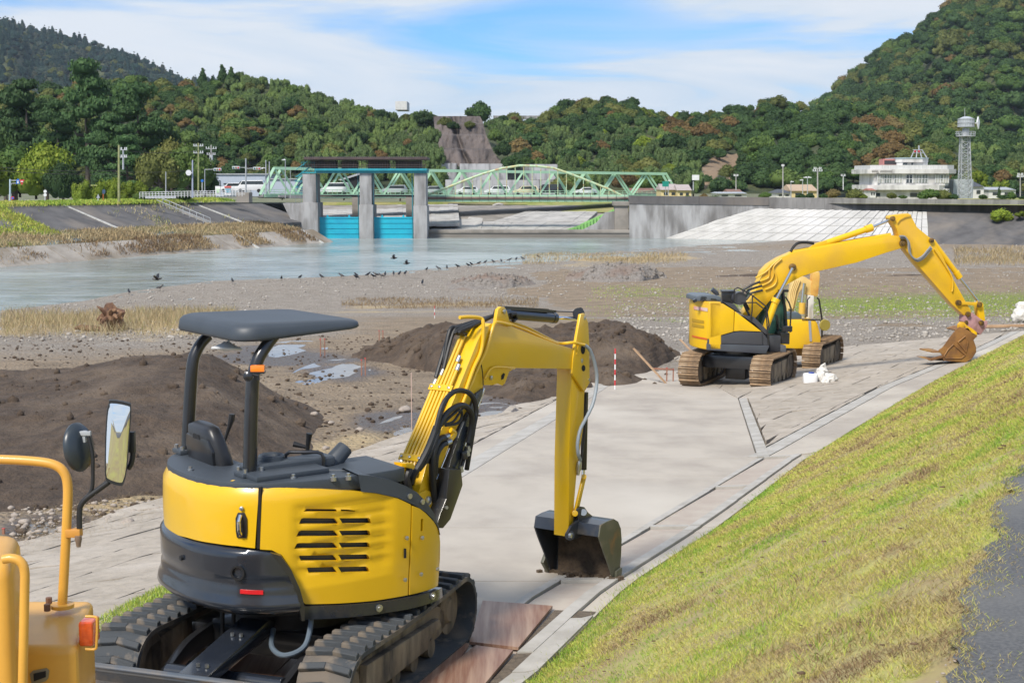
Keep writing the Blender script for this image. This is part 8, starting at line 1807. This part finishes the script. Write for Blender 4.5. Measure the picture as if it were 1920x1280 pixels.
# ================================================================== STONES, CLODS, STUMP
RCK = [None]*4
STO = M('river_stone', (.36, .31, .26), (.27, .23, .20), 3, .9, bump=.4, bscale=8)
for i in range(4):
    v = ICO[0].copy(); r = np.random.default_rng(i+3); v *= (1+.22*np.sin(v[:, :1]*3+i)+.15*np.cos(v[:, 1:2]*4+i*2)); v[:, 2] *= .62; v += r.normal(size=v.shape)*.03
    me = bpy.data.meshes.new('stone'); me.from_pydata([tuple(q) for q in v], [], [tuple(int(k) for k in f) for f in ICO[1]]); me.materials.append(STO); me.polygons.foreach_set('use_smooth', [True]*len(me.polygons)); RCK[i] = me
def stone(u, v, w_, label, i, mat=None, name='stone', dz=.25):
    p = hit(u, v); s = w_/2*p.y/F; o = link(name, RCK[i % 4], None, None, (p.x, p.y, p.z+s*dz)); o.scale = (s, s*.9, s*random.uniform(.8, 1)); o.rotation_euler = (0, 0, random.random()*6); props(o, label, 'stone'); return o
stone(673, 808, 19, 'round stone at the right foot of the large left mound', 0); stone(760, 774, 26, 'pale flat stone by the thin pinkish stake', 1, dz=.5); stone(590, 803, 14, 'pale stone low on the large left mound', 2, dz=4); stone(622, 811, 13, 'tan stone right of the pale one on the left mound', 3, dz=3); stone(610, 842, 16, 'brownish stone behind the joystick', 1)
stone(45, 981, 22, 'pale stone in the rubble at the left mound foot', 2); stone(240, 984, 26, 'white crumpled scrap lying on the left straw strip', 1)
# loose stones and clods as stuff

def rubble(name, n, area, smin, smax, mat, label, seed, cond=None, sink=.3):
    r = np.random.default_rng(seed); (u0, v0, u1, v1) = area; c = [hit(u0, v0), hit(u1, v0), hit(u1, v1), hit(u0, v1)]; ya = min(q.y for q in c); yb = max(q.y for q in c)
    N_ = n*10; y = ya*(yb/ya)**r.random(N_); x = (r.uniform(u0, u1, N_)-960)/F*y; z = CZ-ground_H(x, y); uu, vv = proj(x, y, z); ok = (vv > v0) & (vv < v1)
    if cond is not None: ok &= cond(uu, vv, x, y)
    x, y, z = x[ok][:n], y[ok][:n], z[ok][:n]; n = len(x); s = r.uniform(smin, smax, n)*r.uniform(.5, 1, n)**2
    B = IC1[0]; k = len(B); V = B[None]*np.stack([s, s*r.uniform(.6, 1, n), s*r.uniform(.4, .8, n)], 1)[:, None]*(1+r.normal(size=(n, k, 1))*.15)+np.stack([x, y, z+s*sink], 1)[:, None]
    F_ = (IC1[1][None]+(np.arange(n)*k)[:, None, None]).reshape(-1, 3)
    return props(npmesh(name, V.reshape(-1, 3), F_, mat, smooth=False), label, 'stones', kind='stuff')
rubble('gravel', 9000, (-60, 455, 1980, 640), .04, .14, M('gravel_stone', (.40, .37, .33), (.24, .215, .185), .8, .9, coords='Object'), 'loose grey river gravel and pebbles on the shore', 1, lambda u, v, x, y: (shore_d(x, y) < -.5) & ((v < 560) | (u > 1150) | (u < 500)) & (bed_H(y) <= pave_H(x, y)+np.clip((y-46), 0, 9)))
rubble('soil_clods', 2600, (0, 620, 1280, 1000), .02, .09, DIRT, 'scattered brown clods and pebbles on the muddy ground', 2, lambda u, v, x, y: bed_H(y) <= pave_H(x, y)+.02)
rubble('rubble', 500, (0, 940, 330, 1030), .02, .07, STO, 'pebbles along the foot of the large left mound', 3, lambda u, v, x, y: bed_H(y) <= pave_H(x, y)+.05)
rubble('grit', 500, (930, 1145, 1130, 1280), .004, .014, STO, 'grit on the bare soil strip beside the plywood', 4, lambda u, v, x, y: x < interp(y, *FOOT)-.15)
rubble('ramp_grit', 900, (700, 745, 1400, 1280), .004, .014, DIRT, 'crumbs of soil and grit scattered on the concrete ramp', 6, lambda u, v, x, y: (x > interp(y, *LL)) & (x < interp(y, *RL)) & (fbm(x, y, 1.5, 3, 91) > .05))
# stump
sp0 = hit(208, 620); stp = empty('driftwood_stump', sp0, 'reddish brown uprooted tree stump lying in the dry grass', 'tree stump')
WOOD = M('driftwood', (.17, .085, .045), (.09, .048, .03), 4, .85, bump=1, bscale=10, bdist=.05, c3=(.30, .18, .10), s3=2.5, stretch=(1, 1, .4))
v = ICO[0].copy(); r = np.random.default_rng(4); v = v*(1+.25*np.sin(v[:, :1]*5)*np.cos(v[:, 2:]*4)+r.normal(size=(len(v), 1))*.1); v = v*np.array([.55, .45, .6])+np.array([.1, 0, .5])
me = bpy.data.meshes.new('root_ball'); me.from_pydata([tuple(q) for q in v], [], [tuple(int(k) for k in f) for f in ICO[1]]); me.materials.append(WOOD); link('root_ball', me, None, stp)
m = MB()
for i in range(16):
    a = r.uniform(0, 6.28); e_ = r.uniform(-.1, 1.2); d = Vector((math.cos(a)*math.cos(e_), math.sin(a)*math.cos(e_), math.sin(e_))); c = Vector((.1, 0, .5)); s = r.uniform(.6, .95); m.tube([sp0+c+d*.35, sp0+c+d*.35*1.6+Vector((0, 0, .05)), sp0+c+d*s+Vector((r.normal()*.08, 0, r.normal()*.08))], [.14, .09, .03], 6)
m.obj('root', WOOD, stp)
p = hit(160, 621); m = MB(); m.tube([p+Vector((-.45, 0, .12)), p+Vector((-.2, .05, .16)), p+Vector((.3, 0, .12)), p+Vector((.6, .1, .1))], [.05, .12, .13, .09], 10); props(m.obj('driftwood_log', WOOD), 'short dark log lying left of the uprooted stump', 'log')
# ================================================================== STAKES, POLES, BAGS, BIRDS
STK = M('reddish_stake_wood', (.30, .14, .09), (.24, .12, .085), 5, .8); STKR = M('stake_red_top', (.5, .05, .05), rough=.6); RW1 = M('pole_red', (.55, .04, .05), rough=.5)
def stake(u, vb_, vt_, label, top=True, w_=.03):
    p = hit(u, vb_); h = (vb_-vt_)*p.y/F; o = empty('survey_stake', p, label, 'stake', 'reddish wooden survey stakes'); m = MB(); m.beam(p, p+Vector((.01*h, 0, h)), w_, w_, up=(0, 1, 0)); m.obj('shaft', STK, o)
    if top: m = MB(); m.beam(p+Vector((0, 0, h)), p+Vector((0, 0, h*1.06)), w_*1.1, w_*1.1, up=(0, 1, 0)); m.obj('painted_top', STKR, o)
for u, b, t, lb in ((601, 668, 636, 'left stake of the pair behind the small puddle'), (609, 667, 636, 'right stake of the pair behind the small puddle'), (678, 704, 675, 'left stake of the pair at the puddle edge'), (685, 704, 672, 'right stake of the pair at the puddle edge'), (711, 643, 620, 'left stake of the pair on the mound flank'), (718, 640, 621, 'right stake of the pair on the mound flank'),
    (7, 1003, 990, 'short stake stub at the left edge'), (1250, 716, 690, 'left upright of the little red stake frame by the ramp end'), (1262, 716, 692, 'right upright of the little red stake frame by the ramp end')): stake(u, b, t, lb)
m = MB(); p = hit(1250, 716); s = p.y/F; m.beam(p+Vector((-30*s, 0, 26*s)), p+Vector((12*s, 0, 24*s)), .025, .04); props(m.obj('stake_crossbar', STK, smooth=False), 'thin red crossbar nailed to the little stake frame', 'stake')
def rwpole(u, vb_, vt_, label, n=8, r_=.017, ms=None):
    p = hit(u, vb_); h = (vb_-vt_)*p.y/F; o = empty('survey_pole', p, label, 'survey pole', 'red and white survey poles'); 
    for k in range(n): m = MB(); m.cyl(p+Vector((0, 0, h*k/n)), p+Vector((0, 0, h*(k+1)/n)), r_, n=8); m.obj('band', (ms or WHS) if k % 2 == 0 else RW1 if not ms else ms, o)
rwpole(1153, 732, 652, 'red and white striped pole standing at the ramp edge'); rwpole(815, 597, 573, 'short distant red and white pole behind the wide mound', 4); rwpole(772, 806, 696, 'tall thin pale pinkish pole beside the flat stone', 3, .009, M('faded_pink_wood', (.5, .36, .3), rough=.7))
def plank(a, b, label, w_=.06): 
    A_ = hit(*a); B_ = P(b[0], b[1], A_.y+.6); m = MB(); m.beam(A_, B_, w_, .03); props(m.obj('wooden_plank', M('pale_plank', (.42, .28, .17), (.34, .22, .13), 4, .8), smooth=False), label, 'plank')
plank((1250, 720), (1188, 653), 'pale plank leaning on the wide mound at the ramp end'); plank((1300, 662), (1275, 636), 'pale plank leaning behind the left track of the charcoal excavator')
a = hit(1848, 615); b = hit(1925, 615); m = MB(); m.beam(a+Vector((0, 0, .08)), b+Vector((0, 0, .12)), .2, .12); props(m.obj('wooden_beam', M('pale_plank', (.42, .28, .17)), bevel=.01), 'long pale timber beam lying at the right edge', 'timber')
SACK = M('white_woven_sack', (.66, .64, .60), (.50, .48, .44), 5, .8, bump=.8, bscale=9, bdist=.04, c3=(.72, .71, .69), s3=2)
_b = bmesh.new(); bmesh.ops.create_icosphere(_b, subdivisions=4, radius=1); ICO3 = np.array([v.co[:] for v in _b.verts]); IC3F = np.array([[v.index for v in f.verts] for f in _b.faces]); _b.free()
def sack(u, v, w_, h_, label, sd, name='sandbag', parts=True):
    p = hit(u, v); s = p.y/F; r = np.random.default_rng(sd); vv = ICO3.copy(); vv[:, 2] = np.maximum(vv[:, 2], -.75)
    q = vv*(1+.30*np.array([[mnoise.noise(Vector(k_)*1.6+Vector((sd, 0, 0)))+.5*mnoise.noise(Vector(k_)*4.5+Vector((0, sd, 0)))-.25*abs(mnoise.noise(Vector(k_)*7))] for k_ in vv])); q = q*np.array([w_/2*s, w_/2*s*.8, h_/2*s])+np.array([0, 0, h_/2*s*.8])
    o = empty(name, p, label, 'sack', 'white sacks'); me = bpy.data.meshes.new('bag'); me.from_pydata([tuple(k) for k in q], [], [tuple(int(k) for k in f) for f in IC3F]); me.materials.append(SACK); me.polygons.foreach_set('use_smooth', [True]*len(me.polygons)); link('bag', me, None, o)
    if sd == 1: m = MB(); t = p+Vector((.02, 0, h_*s*.8)); m.tube([t-Vector((0, 0, .05)), t+Vector((.03, 0, .02)), t+Vector((-.01, 0, .07))], [.12, .05, .08], 8); m.obj('tied_neck', SACK, o)
sack(1541, 716, 24, 34, 'tall white sack leaning on the white container by the track', 1); sack(1556, 718, 26, 22, 'low slumped white sack right of the tall one', 2); sack(1548, 720, 16, 14, 'small white sack in front of the tall one', 5)
p = hit(1519, 719); s = p.y/F; cn = empty('plastic_container', p, 'white plastic container with a blue cap by the excavator track', 'container')
m = MB(); loft(m, [[(p.x+x, p.y+y, p.z+z) for x, y, _ in rloop(.14*sc, .17*sc, 0, 0)] for z, sc in ((0, .95), (.03, 1), (.2, 1), (.24, .9), (.25, .5))]); m.obj('body', WHS, cn, ang=60)
m = MB(); m.cyl(p+Vector((.02, -.02, .24)), p+Vector((.02, -.02, .275)), .07, n=14); m.obj('cap', M('blue_cap', (.02, .06, .3), rough=.4), cn)
for i, (u, v, w_, h_, lb) in enumerate(((1914, 604, 36, 30, 'pinkish white sack at the right edge beside the timber'), (1925, 590, 40, 32, 'topmost pinkish white sack cut by the right edge'))): sack(u, v, w_, h_, lb, 9+i)
# crows
CROW = M('crow_black', (.012, .012, .015), rough=.45)
m = MB(); m.tube([(-.24, 0, .17), (-.16, 0, .2), (-.02, 0, .24), (.1, 0, .3), (.15, 0, .33)], [.02, .05, .075, .06, .04], 8); cb_ = m.mesh('body', CROW)
m = MB(); m.tube([(.12, 0, .33), (.16, 0, .36), (.2, 0, .36), (.27, 0, .345)], [.03, .042, .03, .006], 7); ch_ = m.mesh('head', CROW)
m = MB(); m.cyl((0, 0, 0), (0, 0, .2), .008, n=5); cl_ = m.mesh('leg', CROW)
m = MB(); m.prism([(-.38, -.02, .13), (-.12, -.07, .2), (.06, -.07, .27), (-.1, -.085, .17)], (0, .015, 0)); cw_ = m.mesh('wing', CROW, smooth=False)
rc = np.random.default_rng(8); pos_ = [(242, 548), (300, 540), (436, 527), (528, 522), (563, 520), (603, 519), (640, 517), (668, 516), (690, 515), (705, 515), (722, 514), (738, 513), (749, 513), (760, 512), (800, 505), (822, 503), (838, 501), (858, 499), (878, 497), (884, 495), (898, 493), (910, 491), (925, 490), (940, 489), (955, 487), (968, 485), (980, 484), (1010, 481), (700, 518), (715, 517), (668, 520), (792, 530)]
for i, (u, v) in enumerate(pos_):
    p = hit(u, v+5); o = empty('crow', p+Vector((0, 0, 0)), 'black crow standing on the gravel shore' if i > 3 else ['first crow from the left on the shore', 'second crow from the left on the shore', 'third crow from the left on the shore', 'fourth crow from the left on the shore'][i], 'bird', 'crows along the river shore'); o.scale = (1.15,)*3; o.rotation_euler = (0, 0, rc.uniform(0, 6.28))
    link('body', cb_, None, o); link('head', ch_, None, o); link('leg', cl_, None, o, (0, -.03, 0)); link('leg', cl_, None, o, (0.02, .03, 0)); link('wing', cw_, None, o)
for u, v, lb in ((739, 484, 'upper crow in flight low over the river'), (763, 494, 'lower crow in flight low over the river'), (295, 523, 'crow gliding over the water at the left')):
    p = P(u, v, 115 if u > 500 else 82); o = empty('crow', p, lb, 'bird', 'crows flying over the river'); m = MB(); m.tube([p+Vector((-.3, 0, 0)), p, p+Vector((.25, 0, .05))], [.03, .09, .03], 8); m.obj('body', CROW, o)
    m = MB(); m.add([p+Vector((-.1, 0, 0)), p+Vector((.1, 0, 0)), p+Vector((.0, -.5, .25)), p+Vector((-.15, -.45, .2)), p+Vector((.0, .5, .3)), p+Vector((-.15, .45, .25))], [(0, 1, 2, 3), (0, 1, 4, 5)]); m.obj('wings', CROW, o, smooth=False)
# ================================================================== GRASS
def grass_mat(name, cols):
    m, t, b = node_mat(name); g = NT(t); a = g.attr('tint'); cr = g.n('ShaderNodeValToRGB'); g.l(a, cr.inputs[0]); el = cr.color_ramp.elements
    while len(el) < len(cols): el.new(.5)
    for e_, (p_, c_) in zip(el, cols): e_.position = p_; e_.color = (*c_, 1)
    g.l(cr.outputs[0], b.inputs['Base Color']); b.inputs['Roughness'].default_value = .6; b.inputs['Specular IOR Level'].default_value = .3
    tr = g.n('ShaderNodeBsdfTranslucent'); g.l(cr.outputs[0], tr.inputs['Color']); ms = g.n('ShaderNodeMixShader'); ms.inputs[0].default_value = .3
    o = t.nodes['Material Output']; g.l(b.outputs[0], ms.inputs[1]); g.l(tr.outputs[0], ms.inputs[2]); g.l(ms.outputs[0], o.inputs[0]); return m
GRM = grass_mat('levee_grass', [(0, (.30, .20, .11)), (.22, (.58, .46, .22)), (.45, (.64, .58, .16)), (.72, (.52, .58, .10)), (1, (.28, .46, .06))])
DRYM = grass_mat('dry_grass', [(0, (.24, .16, .09)), (.4, (.50, .38, .21)), (.8, (.60, .50, .30)), (1, (.30, .33, .10))])
def blades(name, X, Y, Z, H_, W_, lean, tint, mat, label, cat='grass', seed=1, simple=True):
    r = np.random.default_rng(seed); n = len(X); a = r.uniform(0, 6.283, n); la = r.uniform(0, 6.283, n); dxx, dyy = np.cos(a)*W_, np.sin(a)*W_
    ln = H_*lean*r.uniform(.3, 1.3, n); tx, ty = np.cos(la)*ln, np.sin(la)*ln
    b0 = np.stack([X-dxx, Y-dyy, Z], 1); b1 = np.stack([X+dxx, Y+dyy, Z], 1); m0 = np.stack([X-dxx*.7+tx*.35, Y-dyy*.7+ty*.35, Z+H_*.6], 1); m1 = np.stack([X+dxx*.7+tx*.35, Y+dyy*.7+ty*.35, Z+H_*.6], 1); tp = np.stack([X+tx, Y+ty, Z+H_*.95], 1)
    if simple:
        V = np.stack([b0, b1, tp, (b0+b1)/2+(tp-(b0+b1)/2)*.55+np.stack([dyy, -dxx, 0*dxx], 1)*1.5], 1).reshape(-1, 3); i = np.arange(n)*4; Fs = np.concatenate([np.stack([i, i+3, i+2], 1), np.stack([i+3, i+1, i+2], 1)])
        o = npmesh(name, V, Fs, mat, smooth=False); props(o, label, cat, kind='stuff'); vattr(o, 'tint', np.repeat(np.clip(tint, 0, 1), 4)); return o
    V = np.stack([b0, b1, m1, m0, tp], 1).reshape(-1, 3); i = np.arange(n)*5
    Fs = np.concatenate([np.stack([i, i+1, i+2], 1), np.stack([i, i+2, i+3], 1), np.stack([i+3, i+2, i+4], 1)]) 
    o = npmesh(name, V, Fs, mat, smooth=False); props(o, label, cat, kind='stuff'); vattr(o, 'tint', np.repeat(np.clip(tint, 0, 1), 5)); return o
r = np.random.default_rng(99)
def slope_pts(n, y0, y1, pw):
    y = y0*(y1/y0)**r.random(n) if pw is None else y0+(y1-y0)*r.random(n)**pw; xf = interp(y, *FOOT); xt = interp(y, *TOP); t = r.random(n)*1.12-.01; x = xf+(xt-xf)*t; return x, y, t
def tintf(x, y, t, n):
    a = fbm(x, y, .9, 4, 61); b = fbm(x, y, .22, 3, 62); base = .53+.62*a+.6*b+r.normal(size=n)*.15-.22*np.clip(t-.35, 0, 1); base += .5*np.exp(-(t/.10)**2)*(y < 17); return base
n = 470000; x, y, t = slope_pts(n, 4.6, 48, None)
u_, v_ = proj(x, y, CZ-ground_H(x, y)); dens = fbm(x, y, .22, 3, 71)+r.normal(size=n)*.3 > -.30; ok = (u_ < 1990) & (v_ < 1330) & dens
ok &= x < interp(y, *TOP)+PE(y)+.035*r.normal(size=n)
x, y, t = x[ok], y[ok], t[ok]; n = len(x); z = CZ-ground_H(x, y)-.01+.015*(t > .99)
d = np.hypot(x, y); tn = tintf(x, y, t, n); hh = r.uniform(.010, .032, n)*(1+.5*(fbm(x, y, .8, 2, 63)))*np.clip(1+(d-9)*.015, 1, 1.7); ww = r.uniform(.0012, .0025, n)*np.clip(d/6, 1, 6)
blades('grass', x, y, z, hh, ww, 1.5, tn, GRM, 'short patchy yellow green grass covering the levee slope', seed=2)
n = 26000; x, y, t = slope_pts(n, 4.7, 14, None); k_ = ((fbm(x, y, .28, 2, 64) > .28) | ((t < .12) & (y < 14))) & (t < .93); x, y, t = x[k_], y[k_], t[k_]; n = len(x)
blades('grass_tufts', x, y, CZ-ground_H(x, y)-.01, r.uniform(.03, .075, n), r.uniform(.0016, .003, n), .8, .72+.25*r.normal(size=n), GRM, 'longer green grass tufts standing out of the short turf', seed=4)
# sheet under the blades gets the same patchiness through its own noise; weeds over the path edge
n = 3500; y = 4.3*(14/4.3)**r.random(n); xt = interp(y, *TOP); x = xt+PE(y)+np.abs(r.normal(size=n))*.03*(1+2.5*(fbm(np.zeros(n), y, .5, 3, 74) > .2)); z = np.full(n, CZ-1.6)+.012
blades('path_edge_grass', x, y, z, r.uniform(.006, .022, n), r.uniform(.001, .002, n), 1.5, .35+r.normal(size=n)*.2, GRM, 'ragged grass creeping over the edge of the asphalt path', seed=3)
def patch(name, area, n, hmin, hmax, tint, label, cond=None, mat=DRYM, wk=1.0, seed=5, zf=None, lean=.6):
    rr = np.random.default_rng(seed); u0, v0, u1, v1 = area; xs, ys_ = [], []; U = rr.uniform(u0, u1, n); V = rr.uniform(v0, v1, n); P3 = []
    c = [hit(u0, v0), hit(u1, v0), hit(u1, v1), hit(u0, v1)]; ya = min(q.y for q in c); yb = max(q.y for q in c); y = ya+(yb-ya)*rr.random(n); u = rr.uniform(u0, u1, n); x = (u-960)/F*y
    z = CZ-ground_H(x, y)-.01; uu, vv = proj(x, y, z); ok = (vv > v0) & (vv < v1)
    if cond is not None: ok &= cond(x, y, uu, vv, rr)
    x, y, z = x[ok], y[ok], z[ok]; n = len(x)
    if n == 0: return
    h = rr.uniform(hmin, hmax, n); w_ = y/F*.45*wk+0*x; return blades(name, x, y, z, h, w_, lean, tint+rr.normal(size=n)*.18, mat, label, seed=seed+1)
cn = lambda sc, th, sd: (lambda x, y, u, v, rr: fbm(x, y, sc, 3, sd)+rr.normal(size=len(x))*.15 > th)
patch('dry_reeds', (0, 588, 440, 634), 16000, .25, .75, .62, 'dry straw coloured grass along the near shore at the left', cn(3, -.05, 81), seed=11)
patch('dry_reeds', (640, 560, 1010, 580), 5000, .1, .3, .15, 'flattened brown straw on the bank in the middle', cn(3, -.1, 82), seed=12)
patch('dry_reeds', (980, 478, 1290, 497), 6000, .2, .6, .55, 'dry grass strip on the far gravel bar', cn(6, -.1, 83), seed=13)
patch('dry_reeds', (1790, 470, 1930, 500), 3000, .3, .9, .5, 'dry grass tufts by the drift debris at the right', cn(4, .0, 84), seed=14)
patch('straw_litter', (0, 930, 520, 1050), 26000, .02, .08, .3, 'straw litter between the earth mound and the block paving', lambda x, y, u, v, rr: (np.abs(pave_H(x, y)-bed_H(y)) < .16+.05*rr.normal(size=len(x))), seed=15, lean=2.2, wk=.5)
patch('straw_litter', (600, 780, 1060, 900), 12000, .02, .08, .25, 'straw litter along the left block paving by the puddles', lambda x, y, u, v, rr: (np.abs(pave_H(x, y)-bed_H(y)) < .12+.05*rr.normal(size=len(x))), seed=16, lean=2.2, wk=.5)
patch('field_grass', (1100, 535, 1930, 606), 24000, .04, .14, .9, 'thin fresh green grass on the flood plain behind the excavators', lambda x, y, u, v, rr: (np.exp(-((v-572)/20)**2)*np.clip((u-1330)/150, 0, 1)+.7*np.exp(-((v-548)/8)**2)*(u > 1110)*(u < 1500) > .35+.25*rr.normal(size=len(x))-.4*fbm(x, y, 4, 3, 85)), mat=GRM, seed=17)
# left far bank: reeds on the berm, weeds on the slopes
def bank(name, n, y0, y1, d0, d1, h0, h1, tint, label, seed, hfun, cond=None, wk=.8, mat=DRYM):
    rr = np.random.default_rng(seed); y = rr.uniform(y0, y1, n); d = rr.uniform(d0, d1, n); p = np.array([lerpL(q)[0] for q in y]); x = p-.92*d; yy = y+.39*d; z = CZ-hfun(d, y)-.05
    ok = fbm(x, yy, 5, 3, seed)+rr.normal(size=n)*.12 > (-.1 if cond is None else cond); x, yy, z, d = x[ok], yy[ok], z[ok], d[ok]; n = len(x)
    blades(name, x, yy, z, rr.uniform(h0, h1, n), yy/F*wk, .5, tint+.45*fbm(x, yy, 7, 3, seed+1)+rr.normal(size=n)*.15, mat, label, seed=seed)
hb = lambda d, y: np.interp(d, [-.5, 3.2, 4.6, 6, 9.8, 17.6, 22], [8.3, 6.45, 6.38, 6.1, 5.62, 2.6, 2.3])
bank('berm_reeds', 34000, 90, 188, 3.6, 10.0, .2, .7, .55, 'tall straw coloured reeds along the berm of the far left bank', 31, hb, -.35)
bank('flood_debris', 20000, 100, 187, .6, 4.6, .15, .6, .12, 'brown matted flood debris hanging over the lower left revetment', 32, hb, .0)
bank('slope_weeds', 9000, 125, 185, 9.5, 18, .2, .6, .85, 'weeds growing in the joints of the dark left revetment', 33, hb, .42)
bank('bank_top_grass', 26000, 80, 192, 17.0, 21, .15, .4, .85, 'green grass fringe along the top of the left levee', 34, hb, -.6, mat=GRM)
bank('vine_cover', 20000, 118, 151, 9, 18.5, .2, .6, .92, 'green creepers covering the left end of the far revetment', 35, hb, -.25, mat=GRM, wk=.8)
# green strip between ramp kerb and left paving, by the left track
n = 7000; rr = np.random.default_rng(55); y = rr.uniform(8.6, 12.4, n); x = np.array([LX(q) for q in y])-.92-rr.random(n)*.42
z = CZ-ground_H(x, y)+.03; blades('strip_grass', x, y, z, rr.uniform(.02, .06, n), np.full(n, .003), .8, .85+rr.normal(size=n)*.15, GRM, 'narrow green grass strip beside the left track of the compact excavator', seed=56)
# leaves and clods on the grass
rr = np.random.default_rng(77); V_, F_ = [], []; nb = 0
for i in range(110):
    y = 4.8*(20/4.8)**rr.random(); t = rr.random(); xf = float(interp(y, *FOOT)); xt = float(interp(y, *TOP)); x = xf+(xt-xf)*t; s = rr.uniform(.005, .015); q = IC1[0]*np.array([s*1.4, s, s*.4])+np.array([x, y, gz(x, y)+.02]); V_.append(q); F_.append(IC1[1]+nb); nb += len(q)
props(npmesh('leaf_litter', np.concatenate(V_), np.concatenate(F_), M('dead_leaf', (.09, .055, .03), (.14, .09, .05), 5, .9), smooth=False), 'dead leaves and small clods scattered over the levee grass', 'litter', kind='stuff')
rubble('path_grit', 120, (1720, 900, 1920, 1280), .003, .012, STO, 'grit and soil crumbs on the asphalt path edge', 5, lambda u, v, x, y: (x > interp(y, *TOP)) & (x < interp(y, *TOP)+.35))
